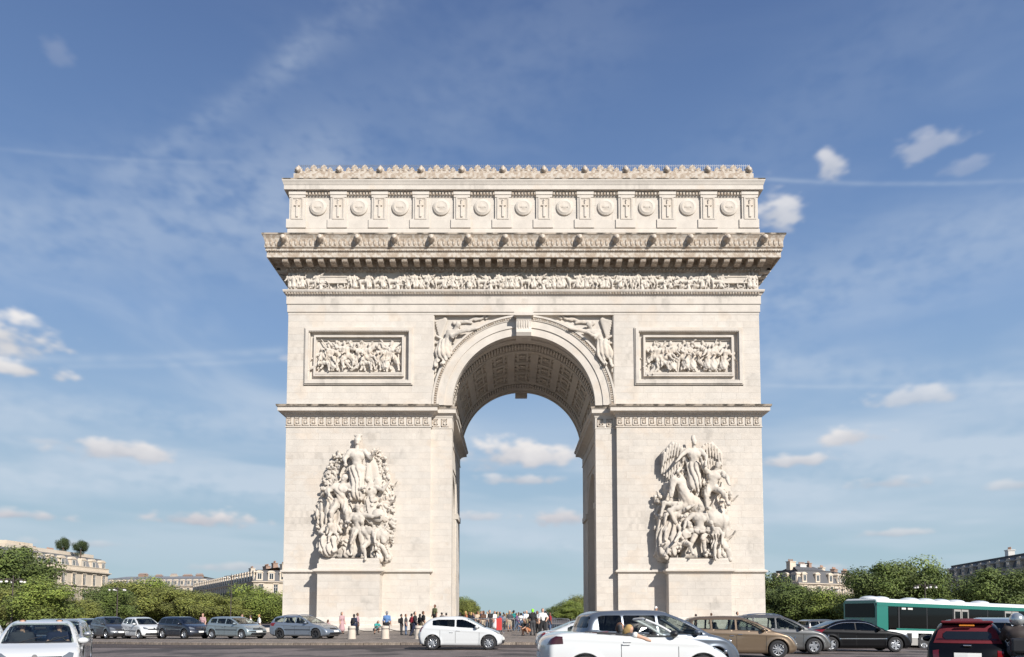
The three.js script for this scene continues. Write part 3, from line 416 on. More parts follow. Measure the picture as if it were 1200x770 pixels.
// vault: rings, coffers, rosettes
{
  const vault = sub('vault', arch); vault.position.y = SPV;
  const A0 = 0.02, A1 = Math.PI - 0.02, ring = (r0, r1, z0, z1) => arcBlock(r0, r1, A0, A1, z0, z1, 56);
  part('front_ring', join([ring(7.75, 8.00, -2.9, -0.85), ring(7.62, 7.90, -1.9, -1.5), ring(7.70, 8.00, -5.7, -5.2)]), vaultStone, vault);
  part('rear_ring', join([ring(7.75, 8.00, -21.4, -19.2), ring(7.70, 8.00, -17.1, -16.6), ring(7.62, 7.90, -20.8, -20.4)]), vaultStone, vault);
  const dt = []; for (let i = 0; i < 72; i++) { const a = 0.05 + i * 0.0425; for (const [z0, z1] of [[-4.8, -3.3], [-18.9, -17.5]]) dt.push(arcBlock(7.68, 7.96, a, a + 0.024, z0, z1, 1)); } stuffPart('leaf_row', dt, vaultStone, vault);
  const cols = 9, da = (A1 - A0) / cols, rows = 3, z0 = -5.7, dz = (16.6 - 5.7) / rows;
  const ribs = []; for (let c = 0; c <= cols; c++) ribs.push(arcBlock(7.68, 7.96, Math.max(A0, A0 + c * da - 0.055), Math.min(A1, A0 + c * da + 0.055), -16.65, -5.65, 2));
  for (let r = 0; r <= rows; r++) ribs.push(ring(7.72, 7.96, z0 - r * dz - 0.28, z0 - r * dz + 0.28));
  part('coffer_ribs', join(ribs), vaultStone, vault);
  const ros = netGeo(blob([...Array(7)].map((_, i) => { const a = i / 7 * 6.283; return { a: [Math.cos(a) * 0.12, 0, Math.sin(a) * 0.12], b: [Math.cos(a) * 0.42, -0.03, Math.sin(a) * 0.42], ra: 0.08, rb: 0.11 }; }).concat([{ a: [0, -0.05, 0], b: [0, -0.12, 0], ra: 0.14, rb: 0.12 }]), 0.07, 0.05));
  for (let c = 0; c < cols; c++) for (let r = 0; r < rows; r++) {
    const a = A0 + (c + 0.5) * da, z = z0 - (r + 0.5) * dz, cg = join([arcBlock(7.80, 7.96, a - da / 2 + 0.09, a - da / 2 + 0.12, z - dz / 2 + 0.45, z + dz / 2 - 0.45, 1), arcBlock(7.80, 7.96, a + da / 2 - 0.12, a + da / 2 - 0.09, z - dz / 2 + 0.45, z + dz / 2 - 0.45, 1), arcBlock(7.80, 7.96, a - da / 2 + 0.12, a + da / 2 - 0.12, z - dz / 2 + 0.45, z - dz / 2 + 0.6, 4), arcBlock(7.80, 7.96, a - da / 2 + 0.12, a + da / 2 - 0.12, z + dz / 2 - 0.6, z + dz / 2 - 0.45, 4)]);
    const cf = part('coffer', cg, vaultStone, vault);
    for (const [da2, dz2] of [[-0.12, -0.6], [0.12, -0.6], [-0.12, 0.6], [0.12, 0.6], [0, 0]]) { const q = part('rosette', ros, vaultStone, cf), b = a + da2; q.position.set(Math.cos(b) * 7.92, Math.sin(b) * 7.92, z + dz2); q.rotation.z = b - Math.PI / 2; }
  }
  // archivolt on the face
  const face = sub('archivolt', arch); face.position.y = SPR;
  part('fascia', join([arcBlock(7.32, 8.12, 0.0, Math.PI, -0.9, -0.22, 64), arcBlock(8.12, 8.86, 0.0, Math.PI, -0.9, -0.12, 64)]), stone, face);
  part('outer_moulding', join([arcBlock(8.86, 8.93, 0, Math.PI, -0.9, -0.04, 64), arcBlock(8.93, 9.2, 0, Math.PI, -0.9, -0.10, 64), arcBlock(9.2, 9.4, 0, Math.PI, -0.9, 0.06, 64)]), stone, face);
  const eg = []; for (let i = 0; i < 118; i++) { const a = 0.012 + i * 0.0266; eg.push(arcBlock(8.95, 9.17, a, a + 0.016, -0.2, -0.0, 1)); } stuffPart('egg_row', eg, worn, face);
  part('fascia', join([arcBlock(7.8, 8.86, 0.0, Math.PI, -22.05, -21.3, 64), arcBlock(8.86, 9.4, 0, Math.PI, -22.2, -21.3, 64)]), stone, face);
  // keystone console
  const ks = new THREE.Shape(); [[-0.7, 29.9], [0.45, 30.0], [0.62, 30.3], [0.5, 30.6], [0.35, 30.9], [0.42, 31.5], [0.62, 31.95], [0.72, 32.1], [0.72, 32.33], [-0.7, 32.33]].forEach(([x, y], i) => (i ? ks.lineTo(x, y) : ks.moveTo(x, y))); ks.closePath();
  for (const zz of [0, -22.2]) { const kg = new THREE.ExtrudeGeometry(ks, { depth: 1.5, bevelEnabled: true, bevelSize: 0.03, bevelThickness: 0.03, bevelSegments: 1 }); kg.translate(0, 0, -0.75); kg.rotateY(zz ? Math.PI / 2 : -Math.PI / 2); kg.translate(0, 0, zz); const flutes = zz ? [] : [-0.5, -0.25, 0, 0.25, 0.5].map((x) => bb(x - 0.05, x + 0.05, 30.75, 31.6, 0.3, 0.50)); const tp = zz ? [] : [bb(-0.98, 0.98, 31.98, 32.32, -0.2, 0.88)]; part('keystone', join([metreUV(kg), ...flutes, ...tp]), stone, arch); }
}

// ------------------------------------------------------------------ carving
const foldy = (amp, fx, top = 99) => (d, x, y, z) => d + (y < top ? amp * (1.1 - 2.4 * Math.abs(Math.sin(x * fx * 0.8 + z * fx * 0.6 + y * 0.7 + 9 * noise3(x * 0.7, y * 0.55, z * 0.7)))) : 0) + 0.08 * (noise3(x * 3.6, y * 3.6, z * 3.6) - 0.5) + 0.04 * (noise3(x * 7.5, y * 7.5, z * 7.5) - 0.5);
const dir = { down: [0, -1, 0], up: [0, 1, 0] };
function carve(g, bones, o = {}) { return part(o.name || 'figure', netGeo(blob(bones, o.h || 0.07, o.k || 0.055, o.post || foldy(0.035, 6.5))), carved, g); }
function foliage(g, seed, spots, r = 0.3, n = 9) {
  const R = rng(seed), B = [];
  for (const [x, y, z, w, h] of spots) for (let i = 0; i < n; i++) { const a = [x + (R() - 0.5) * w, y + (R() - 0.5) * h, z + (R() - 0.5) * 0.5], d = [(R() - 0.5), R() - 0.3, R() * 0.7]; B.push({ a, b: a.map((v, c) => v + d[c] * r * 1.3), ra: r * (0.5 + 0.4 * R()), rb: r * (0.25 + 0.3 * R()) }); }
  return part('foliage', netGeo(blob(B, 0.065, 0.035)), carved, g);
}
function horse(s, at, o = {}) {
  const q = (x, y, z) => [at[0] + s * x * (o.m || 1), at[1] + s * y, at[2] + s * z], B = [], add = (a, b, ra, rb) => B.push({ a: q(...a), b: q(...b), ra: ra * s, rb: rb * s });
  add([-0.45, 1.0, 0], [0.4, 1.02, 0], 0.27, 0.26); add([0.42, 1.1, 0], [0.78, 1.55, 0.08], 0.22, 0.14); add([0.8, 1.6, 0.08], [1.02, 1.22, 0.16], 0.12, 0.075); add([0.76, 1.68, 0.05], [0.75, 1.78, 0.03], 0.04, 0.02); add([0.45, 1.42, 0], [0.72, 1.7, 0.04], 0.08, 0.06);
  const L = o.legs || [[0.42, 0.5, 0.62, 0.1], [0.36, 0.48, 0.34, 0.02], [-0.5, 0.5, -0.62, 0.02], [-0.4, 0.5, -0.34, 0.02]];
  L.forEach(([kx, ky, fx, fy], i) => { const z = i % 2 ? 0.16 : -0.12, hx = i < 2 ? 0.38 : -0.48; add([hx, 0.9, z], [kx, ky, z], 0.15, 0.075); add([kx, ky, z], [fx, fy, z], 0.065, 0.05); });
  add([-0.7, 1.1, 0], [-0.9, 0.5, 0.02], 0.09, 0.05); return B;
}
const B1 = (a, b, ra, rb, flat) => ({ a, b, ra, rb, flat });
// left group
{
  const g = sub('sculpture_group', arch); g.position.set(-17.0, 7.18, 0); g.scale.set(0.98, 1, 0.8); g.userData.label = 'carved stone group of draped and nude figures under a helmeted woman';
  part('backing_mass', netGeo(blob([B1([-2.7, 0.9, 0.1], [-2.3, 8.2, 0], 1.0, 0.9, 1.8), B1([-0.6, 0.6, 0.1], [0.2, 9.6, 0], 1.5, 1.1, 1.8), B1([2.4, 0.7, 0.1], [2.6, 8.6, 0], 1.25, 0.9, 1.8), B1([-1.6, 4, 0.2], [1.6, 4.5, 0.2], 1.5, 1.5, 1.8)], 0.11, 0.5, (d, x, y, z) => d + 0.9 * Math.abs(fbm3(x * 2.1, y * 1.8, z * 2.1, 3) - 0.5) * 2 - 0.22 + 0.5 * (noise3(x, y, z) - 0.5))), carved, g);
  const sk = { skirt: 0.36, hair: 2 };
  carve(g, [...figure({ s: 6.5, at: [0.25, 5.75, 1.0], ...sk, la: [[0.7, -0.75, 0.4], [0.55, 0.5, 0.5]], ra: [[-0.55, -0.9, 0.3], [0.25, -0.5, 0.8]], bulk: 1.12 }), B1([0.25, 12.0, 0.85], [0.32, 12.3, 0.85], 0.36, 0.26), B1([-0.05, 12.42, 0.8], [0.55, 12.45, 0.8], 0.13, 0.17)], { post: foldy(0.085, 6.5, 9.3) });
  carve(g, [B1([1.15, 10.3, 0.75], [1.5, 7.2, 0.8], 0.45, 0.5, 1.6), B1([1.6, 10.0, 0.65], [2.3, 7.6, 0.7], 0.35, 0.5, 1.6)], { name: 'drapery', post: foldy(0.10, 5.5) });
  foliage(g, 3, [[-1.75, 10.4, 0.4, 1.2, 0.8], [-2.1, 9.4, 0.5, 1.4, 1], [-2.4, 8.4, 0.5, 1.5, 1], [-2.7, 7.4, 0.5, 1.4, 1], [-2.8, 6.5, 0.5, 1.4, 1]], 0.24, 24);
  foliage(g, 5, [[2.0, 10.6, 0.4, 1.4, 0.9], [2.5, 9.8, 0.4, 1.3, 1], [2.8, 8.6, 0.45, 1.4, 1], [3.1, 7.5, 0.5, 1.4, 1.2], [3.3, 6.2, 0.5, 1.4, 1.2], [3.4, 5.2, 0.5, 1.2, 1]], 0.24, 22);
  foliage(g, 6, [[-3.4, 5.6, 0.4, 1.0, 1.2], [-3.6, 4.5, 0.4, 1, 1.2], [-3.6, 3.2, 0.4, 0.8, 1.2], [3.6, 3.4, 0.6, 1.2, 1.4], [3.4, 2.2, 0.7, 1.2, 1.2], [3.0, 1.2, 0.8, 0.9, 0.9], [1.3, 8.6, 0.7, 1.0, 1.4], [-1.0, 3.4, 0.9, 1.0, 1.2], [0.9, 4.6, 0.9, 1.0, 1.0]], 0.24, 20);
  carve(g, figure({ s: 5.9, at: [-1.35, 2.7, 0.95], t: [0.06, 1, 0.1], h: [0.5, 0.8, 0.2], la: [[0.9, -0.5, 0.5], [0.9, 0.1, 0.5]], ra: [[-0.8, -0.7, 0.3], [0.4, -0.6, 0.8]], rl: [[-0.4, -0.8, 0.5], [-0.1, -1, -0.2]], ll: [[0.3, -0.8, 0.5], [0, -1, -0.2]], bulk: 1.25, hair: 2 }), {});
  carve(g, figure({ s: 5.5, at: [0.45, 0.05, 1.35], t: [0.05, 1, 0.06], h: [-0.3, 1, 0.3], la: [[0.95, -0.25, 0.35], [0.95, 0.12, 0.3]], ra: [[-0.6, -0.85, 0.2], [0.5, -0.15, 0.85]], ll: [[0.18, -1, 0.1], [0.02, -1, -0.1]], rl: [[-0.22, -1, 0.2], [-0.05, -1, -0.25]], bulk: 1.12, muscle: 1 }), { post: foldy(0.0, 5) });
  carve(g, figure({ s: 5.0, at: [-2.35, 0.3, 1.0], pelvis: [0, 0.30, 0], t: [0.05, 1, 0.12], h: [0.2, 0.9, 0.4], ll: [[0.25, 0.05, 1], [0.1, -1, 0.05]], rl: [[-0.3, 0.0, 1], [-0.1, -1, 0.1]], skirt: 0.27, skd: [0, -0.75, 0.65], la: [[0.6, -0.8, 0.5], [0.2, -0.1, 0.9]], ra: [[-0.6, -0.8, 0.3], [0.6, -0.2, 0.8]], bulk: 1.2, hair: 2 }), { post: foldy(0.11, 6.5, 2.2) });
  carve(g, figure({ s: 2.7, at: [-1.95, 1.5, 1.75], pelvis: [0, 0.4, 0], t: [-0.2, 1, 0.1], ll: [[0.5, -0.4, 0.5], [0.3, -1, 0]], rl: [[-0.3, -0.6, 0.6], [0, -1, 0]], bulk: 1.2 }), { h: 0.06, k: 0.08 });
  carve(g, figure({ s: 5.0, at: [1.75, 0.0, 1.15], pelvis: [0, 0.34, 0], t: [-0.45, 0.9, 0.25], h: [-0.3, 0.9, 0.5], la: [[0.6, -0.7, 0.4], [0.2, -0.9, 0.4]], ra: [[-0.5, -0.8, 0.5], [-0.3, -0.9, 0.2]], ll: [[0.85, -0.5, 0.2], [0.45, -0.85, -0.1]], rl: [[-0.3, -0.6, 0.7], [0.2, -1, -0.3]], bulk: 1.15 }), {});
  carve(g, [B1([2.2, 2.4, 0.9], [3.0, 2.2, 0.9], 0.75, 0.65), B1([2.9, 2.6, 1.1], [3.1, 1.7, 1.35], 0.42, 0.28), B1([2.75, 2.95, 1.2], [2.3, 3.3, 1.3], 0.12, 0.05), B1([3.1, 2.95, 1.2], [3.5, 3.35, 1.2], 0.12, 0.05), B1([2.0, 2.0, 0.9], [1.9, 0.2, 1.0], 0.35, 0.2), B1([2.9, 1.8, 0.8], [2.9, 0.1, 0.9], 0.3, 0.2)], { name: 'ox' });
  carve(g, figure({ s: 5.4, at: [1.75, 3.0, 0.75], t: [-0.1, 1, 0.12], h: [-0.4, 0.9, 0.3], la: [[0.8, -0.4, 0.4], [0.6, 0.7, 0.2]], ra: [[-0.7, -0.6, 0.5], [-0.8, 0.1, 0.5]], skirt: 0.3, bulk: 1.15 }), { post: foldy(0.10, 6.5, 6.2) });
  carve(g, [B1([-2.8, 6.0, 0.6], [-3.7, 4.4, 0.55], 0.3, 0.35), B1([-2.6, 5.5, 0.7], [-3.4, 3.6, 0.7], 0.28, 0.3), B1([-2.3, 5.0, 0.9], [-2.9, 3.2, 0.9], 0.3, 0.3)], { name: 'drapery', post: foldy(0.12, 6.5) });
}
// right group
{
  const g = sub('sculpture_group', arch); g.position.set(16.9, 7.18, 0); g.scale.set(0.98, 1, 0.8); g.userData.label = 'carved stone group with a winged figure above a horse and warriors';
  part('backing_mass', netGeo(blob([B1([-2.6, 0.8, 0.1], [-1.9, 7.8, 0], 1.2, 1.0, 1.8), B1([0, 0.6, 0.1], [0.2, 10.0, 0], 1.5, 0.9, 1.8), B1([2.6, 0.7, 0.1], [2.2, 8.2, 0], 1.2, 1.0, 1.8), B1([-1.8, 4, 0.2], [1.8, 4.2, 0.2], 1.6, 1.6, 1.8)], 0.11, 0.5, (d, x, y, z) => d + 0.9 * Math.abs(fbm3(x * 2.1 + 5, y * 1.8, z * 2.1, 3) - 0.5) * 2 - 0.22 + 0.5 * (noise3(x + 4, y, z) - 0.5))), carved, g);
  carve(g, [...figure({ s: 5.5, at: [0.1, 6.55, 1.25], t: [0.02, 1, 0.12], skirt: 0.34, hair: 2, la: [[0.6, -0.85, 0.4], [-0.1, -0.9, 0.5]], ra: [[-0.8, -0.6, 0.35], [-0.6, -0.7, 0.5]], bulk: 1.2 }), B1([0.08, 11.95, 1.3], [0.1, 12.25, 1.25], 0.25, 0.18)], { post: foldy(0.085, 6.5, 9.6) });
  for (const s of [-1, 1]) {
    const B = []; // two rows of feathers hanging from a raised wing arm
    for (let i = 0; i < 8; i++) { const t = i / 7, x0 = 0.95 + 2.05 * t, y0 = 10.3 + 1.35 * Math.sin(0.5 + t * 2.2) - 0.35 * t; B.push(B1([s * x0, y0, 0.9], [s * (1.35 + 1.75 * t), 7.9 - 0.3 * t + 1.0 * t * t, 0.62], 0.15, 0.10)); B.push(B1([s * (x0 - 0.14), y0 + 0.05, 1.16], [s * (x0 + 0.02), y0 - 1.2, 1.06], 0.14, 0.10)); }
    B.push(B1([s * 0.5, 9.7, 0.95], [s * 1.15, 11.05, 1.05], 0.26, 0.24), B1([s * 1.15, 11.05, 1.05], [s * 2.0, 11.6, 1.0], 0.24, 0.2), B1([s * 2.0, 11.6, 1.0], [s * 2.95, 10.7, 0.9], 0.2, 0.12)); carve(g, B, { name: 'wing', k: 0.02, post: (d) => d });
  }
  carve(g, [B1([0.7, 5.0, 0.7], [-0.5, 5.7, 1.0], 1.0, 0.85), B1([-0.6, 5.9, 1.05], [-1.35, 7.5, 1.35], 0.75, 0.42), B1([-1.35, 7.6, 1.35], [-2.0, 7.75, 1.55], 0.42, 0.36), B1([-2.05, 7.7, 1.55], [-2.35, 6.35, 1.95], 0.36, 0.21), B1([-2.35, 6.3, 1.95], [-2.4, 6.1, 2.0], 0.23, 0.2), B1([-1.75, 8.05, 1.4], [-1.75, 8.4, 1.35], 0.13, 0.05), B1([-2.05, 8.05, 1.45], [-2.1, 8.38, 1.42], 0.12, 0.05), B1([-0.5, 7.0, 0.95], [-1.2, 8.1, 1.15], 0.28, 0.26), B1([-0.2, 6.5, 0.95], [-0.7, 7.4, 1.05], 0.25, 0.25), B1([-0.9, 5.3, 1.3], [-2.5, 4.7, 1.7], 0.42, 0.24), B1([-2.5, 4.7, 1.7], [-1.9, 3.5, 1.75], 0.22, 0.16), B1([-0.6, 5.2, 1.2], [-3.0, 5.5, 1.5], 0.4, 0.22), B1([-3.0, 5.5, 1.5], [-3.4, 4.2, 1.6], 0.2, 0.15)], { name: 'horse', k: 0.14, post: foldy(0.02, 6) });
  carve(g, figure({ s: 5.6, at: [1.9, 4.6, 1.0], pelvis: [0, 0.45, 0], t: [0.25, 1, 0.15], h: [0.5, 0.8, 0.3], la: [[0.5, -0.7, 0.6], [0.1, -0.8, 0.6]], ra: [[-0.6, 0.4, 0.5], [-0.3, 0.8, 0.4]], ll: [[0.6, -0.5, 0.6], [0.35, -0.9, 0.1]], rl: [[-0.3, -0.7, 0.6], [0.1, -1, -0.1]], bulk: 1.2 }), {});
  carve(g, figure({ s: 5.5, at: [0.55, 0.05, 1.45], t: [-0.03, 1, 0.04], h: [0.25, 1, 0.2], la: [[0.55, -0.85, 0.1], [0.2, -0.8, 0.6]], ra: [[-0.75, -0.65, 0.2], [-0.35, -0.8, 0.5]], ll: [[0.1, -1, 0.08], [0.05, -1, -0.08]], rl: [[-0.45, -0.9, 0.3], [-0.3, -1, -0.1]], bulk: 1.2, muscle: 1 }), { post: foldy(0.0, 5) });
  carve(g, figure({ s: 4.8, at: [-1.3, 0.1, 1.35], pelvis: [0, 0.3, 0], t: [0.4, 0.9, 0.25], h: [0.1, 0.9, 0.4], la: [[0.9, -0.2, 0.4], [0.9, 0.1, 0.2]], ra: [[-0.5, -0.8, 0.5], [-0.5, -0.6, 0.6]], ll: [[0.3, -0.2, 0.9], [0.4, -0.9, 0]], rl: [[-0.9, -0.35, 0.4], [-0.5, -0.85, 0]], bulk: 1.2 }), {});
  carve(g, [B1([-1.7, 3.4, 1.0], [-3.4, 2.6, 1.0], 0.4, 0.35), B1([-3.3, 2.8, 1.0], [-3.3, 0.5, 1.1], 0.4, 0.34), B1([-2.6, 3.2, 1.2], [-2.9, 0.3, 1.3], 0.35, 0.34), B1([-2.0, 3.1, 1.3], [-2.2, 0.6, 1.5], 0.35, 0.3), B1([-2.9, 4.2, 0.9], [-3.5, 3.0, 0.9], 0.4, 0.4)], { name: 'drapery', post: foldy(0.13, 6) });
  carve(g, figure({ s: 4.4, at: [-2.2, 2.2, 1.15], pelvis: [0, 0.3, 0], t: [0.3, 0.95, 0.2], la: [[0.6, 0.3, 0.6], [0.9, 0.4, 0]], ra: [[-0.7, -0.5, 0.4], [-0.2, -0.9, 0.3]], ll: [[0.5, -0.6, 0.6], [0.2, -1, 0]], rl: [[-0.5, -0.7, 0.4], [0, -1, 0]], bulk: 1.2 }), {});
  carve(g, figure({ s: 4.9, at: [2.35, 0.0, 1.2], pelvis: [0, 0.34, 0], t: [-0.35, 0.9, 0.3], h: [-0.4, 0.7, 0.5], la: [[0.5, -0.8, 0.3], [-0.2, -0.9, 0.5]], ra: [[-0.5, -0.8, 0.5], [-0.4, -0.5, 0.7]], ll: [[0.7, -0.6, 0.3], [0.1, -1, -0.1]], rl: [[-0.2, -0.5, 0.8], [0, -1, 0]], skirt: 0.25, bulk: 1.15, hair: 2 }), { post: foldy(0.10, 6.5, 2.4) });
  carve(g, [B1([1.9, 3.9, 0.9], [2.9, 3.7, 0.8], 1.0, 0.85), B1([3.0, 3.4, 0.9], [3.5, 1.8, 0.9], 0.5, 0.3), B1([3.5, 1.8, 0.9], [3.2, 0.3, 1.0], 0.27, 0.2), B1([3.4, 4.1, 0.7], [3.9, 2.4, 0.7], 0.26, 0.18)], { name: 'horse_hindquarters', k: 0.2 });
  foliage(g, 8, [[3.2, 1.0, 0.9, 1.0, 1.0], [-3.4, 6.0, 0.6, 0.9, 1.2], [1.4, 0.5, 1.6, 0.9, 0.6], [3.3, 6.2, 0.5, 1.2, 1.6], [-3.3, 4.6, 0.6, 1, 1.2], [-0.6, 8.6, 0.8, 1.2, 0.8], [3.5, 3.0, 0.6, 0.9, 1.6], [0.2, 4.4, 1.1, 1.2, 0.9], [-2.0, 1.0, 1.5, 1.4, 0.9]], 0.24, 20);
}
{ // smaller figures, heads and cloth that fill the gaps
  const R = rng(70), bust = [0, 1, 2, 3].map((i) => netGeo(blob(figure({ s: 4.2, pelvis: [0, 0.1, 0], noLegs: 1, t: [0.2 * (i - 1.5), 1, 0.15], h: [0.3 * (R() - 0.5), 1, 0.3], hair: 2, la: [[0.7, -0.3 + R(), 0.5], [0.2, 0.6, 0.6]], ra: [[-0.5, -0.8, 0.5], [0.4, -0.2 + 0.6 * R(), 0.8]], skirt: 0.12 }), 0.07, 0.05, foldy(0.06, 7, 1.3))));
  const gs = arch.children.filter((c) => c.name === 'sculpture_group');
  for (const [gi, list] of [[0, [[-2.9, 2.6, 0.5, 0], [-2.2, 5.9, 0.5, 1], [2.9, 4.6, 0.5, 2], [1.3, 6.4, 0.6, 3], [-0.5, 5.0, 0.75, 1], [2.6, 0.4, 1.1, 2], [-0.6, 1.0, 0.8, 3], [3.2, 6.6, 0.3, 0]]], [1, [[-2.9, 3.4, 0.6, 1], [2.9, 5.0, 0.5, 2], [1.4, 7.0, 0.7, 3], [-0.4, 3.6, 0.9, 0], [2.9, 0.7, 1.1, 1], [-3.0, 0.9, 0.9, 2], [1.5, 2.4, 0.9, 0], [-1.2, 8.1, 0.6, 3]]]]) for (const [x, y, z, i] of list) { const m = part('figure', bust[i], carved, gs[gi]); m.position.set(x, y - 0.4, z); m.rotation.z = (R() - 0.5) * 0.6; m.rotation.y = (R() - 0.5) * 0.8; m.scale.setScalar(0.75 + 0.25 * R()); }
}
for (const s of [-1, 1]) { const g = arch.children.filter((c) => c.name === 'sculpture_group')[s < 0 ? 0 : 1], R = rng(60 + s); for (let i = 0; i < 5; i++) { const x = -2.3 + 4.6 * R(), y = 3 + 4.0 * R(), t = (R() - 0.5) * 0.9; part(i % 2 ? 'staff' : 'sword', rod([x, y, 1.0 + R() * 0.6], [x + Math.sin(t) * 2.4, y + Math.cos(t) * 2.4, 0.9 + R() * 0.4], 0.07, 0.05), carved, g); } const sh = new THREE.SphereGeometry(0.8, 16, 10, 0, 6.283, 0, 1.1); sh.rotateX(Math.PI / 2 - 0.2); part('shield', metreUV(move(sh, s > 0 ? -2.7 : 2.5, s > 0 ? 1.2 : 4.2, 1.0)), carved, g); }
// relief panels on the upper wall
{
  const R = rng(19);
  const poses = [
    (r) => ({ t: [0.3, 1, 0.1], la: [[0.8, 0.2 + r, 0.3], [0.8, 0.6, 0.2]], ra: [[-0.7, -0.6, 0.3], [0.3, -0.5, 0.8]], ll: [[0.5, -0.9, 0.3], [0.1, -1, -0.2]], rl: [[-0.5, -0.9, 0.1], [-0.5, -0.8, -0.1]] }),
    (r) => ({ t: [-0.35, 1, 0.1], la: [[0.7, -0.4, 0.3], [0.2, 0.9, 0.2]], ra: [[-0.8, -0.1, 0.3], [-0.8, 0.5 + r, 0.2]], ll: [[0.6, -0.8, 0.1], [0.4, -0.9, 0]], rl: [[-0.5, -0.7, 0.4], [0.2, -1, -0.1]] }),
    () => ({ pelvis: [0, 0.3, 0], t: [0.5, 0.8, 0.2], la: [[0.8, -0.5, 0.4], [0.5, -0.8, 0.2]], ra: [[-0.4, -0.8, 0.4], [-0.1, -1, 0.2]], ll: [[0.9, -0.2, 0.4], [0.1, -1, 0]], rl: [[-0.7, -0.7, 0.2], [-0.8, -0.4, 0]] }),
    () => ({ t: [0.05, 1, 0.1], la: [[0.3, -1, 0.2], [0.3, -0.6, 0.7]], ra: [[-0.4, -0.9, 0.2], [0.1, -0.2, 0.9]], ll: [[0.2, -1, 0.1], [0, -1, 0]], rl: [[-0.25, -1, 0], [-0.2, -1, 0]], skirt: 0.3 }),
  ];
  const variants = []; for (const f of poses) for (const m of [0, 1]) variants.push(netGeo(blob(figure({ s: 3.2, ...f(R() * 0.4), mirror: m, bulk: 1.2, hair: 1 + R() * 2 }), 0.075, 0.08, foldy(0.03, 9))));
  const hg = [1, -1].map((m) => netGeo(blob(horse(1.5, [0, 0, 0], { m }), 0.075, 0.1)));
  for (const s of [-1, 1]) {
    const g = sub('relief_panel', arch); g.position.set(s * 16.9, 25.0, 0);
    const F = (w, h0, h1, t, z0, z1) => join([bb(-w, w, h0, h0 + t, z0, z1), bb(-w, w, h1 - t, h1, z0, z1), bb(-w, -w + t, h0 + t, h1 - t, z0, z1), bb(w - t, w, h0 + t, h1 - t, z0, z1)]);
    part('outer_frame', join([F(5.55, 0.0, 6.0, 0.12, -0.3, 0.14), F(5.44, 0.11, 5.89, 0.30, -0.45, 0.24), F(5.14, 0.41, 5.59, 0.12, -0.5, 0.06)]), stone, g);
    part('sunk_field', F(5.3, 0.3, 5.7, 0.95, -0.7, -0.28), stone, g);
    part('inner_frame', F(4.62, 0.92, 5.2, 0.2, -0.66, 0.02), stone, g);
    part('relief_ground', join([bb(-4.5, 4.5, 1.0, 5.1, -0.84, -0.62), bb(-4.45, 4.45, 1.1, 1.32, -0.64, 0.05)]), carved, g);
    const bd = []; for (let i = 0; i < 64; i++) { const x = -5.3 + i * 0.1675; bd.push(bb(x, x + 0.09, 5.5, 5.62, 0, 0.2), bb(x, x + 0.09, 0.38, 0.5, 0, 0.2)); } for (let i = 0; i < 32; i++) bd.push(bb(-5.3, -5.16, 0.5 + i * 0.16, 0.58 + i * 0.16, 0, 0.2), bb(5.16, 5.3, 0.5 + i * 0.16, 0.58 + i * 0.16, 0, 0.2)); stuffPart('bead_row', bd, stone, g);
    for (let i = 0; i < 22; i++) { const x = -3.75 + 7.5 * ((i % 11) + 0.5 * (i > 10) + (R() - 0.5) * 0.5) / 10.6, back = i > 10; if (x > 3.85) continue; const m = part('figure', variants[Math.floor(R() * 8)], carved, g); const k = back ? 0.95 + R() * 0.14 : 0.88 + R() * 0.16; m.position.set(x, (back ? 1.45 : 1.25) + R() * 0.2, back ? -0.5 : -0.18); m.scale.set(k, k, 0.8); m.rotation.z = (R() - 0.5) * 0.5; }
    const h = part('horse', hg[s > 0 ? 0 : 1], carved, g); h.position.set(-s * 1.6, 1.35, -0.4); h.scale.z = 0.8;
    for (let i = 0; i < 9; i++) { const x = -4 + 8 * R(), y = 1.6 + 2.6 * R(), a = (R() - 0.5) * 2.4; part('lance', rod([x, y, -0.1], [x + Math.sin(a) * 1.5, y + Math.cos(a) * 1.5, -0.25], 0.045), carved, g); }
  }
  // spandrel figures with wings
  for (const s of [-1, 1]) {
    const g = sub('spandrel_relief', arch);
    const b = figure({ s: 5.3, at: [0, 0, 0], pelvis: [0, 0.5, 0], t: [0.6, 0.75, 0.1], h: [0.35, 0.9, 0.3], la: [[1, 0.12, 0.25], [1, 0.16, 0.2]], ra: [[0.4, -0.75, 0.6], [0.75, 0.3, 0.5]], ll: [[0.15, -0.95, 0.3], [-0.55, -0.85, -0.05]], rl: [[-0.25, -0.95, 0.15], [-0.25, -0.95, 0]], skirt: 0.2, skd: [-0.25, -0.9, 0.1], bulk: 1.0, hair: 2, mirror: s > 0 });
    const f = part('figure', netGeo(blob(b, 0.075, 0.1, foldy(0.06, 9, 3.0))), carved, g, 'winged carved figure reaching along the arch'); f.position.set(s * 8.1, 26.7, -0.1); f.scale.set(1.06, 1.03, 0.6);
    const wb = []; for (let i = 0; i < 8; i++) { const t = i / 7; wb.push(B1([-s * 0.0 + s * 0.2 * t, 3.9 + 0.6 * t - 0.5 * t * t, 0], [s * (0.6 + 0.5 * t), 1.9 + 1.9 * t, 0], 0.15, 0.12)); } const wg = part('wing', netGeo(blob(wb, 0.075, 0.06)), carved, g); wg.position.set(s * 8.0, 28.05, -0.28); wg.scale.set(1.0, 0.97, 0.8);
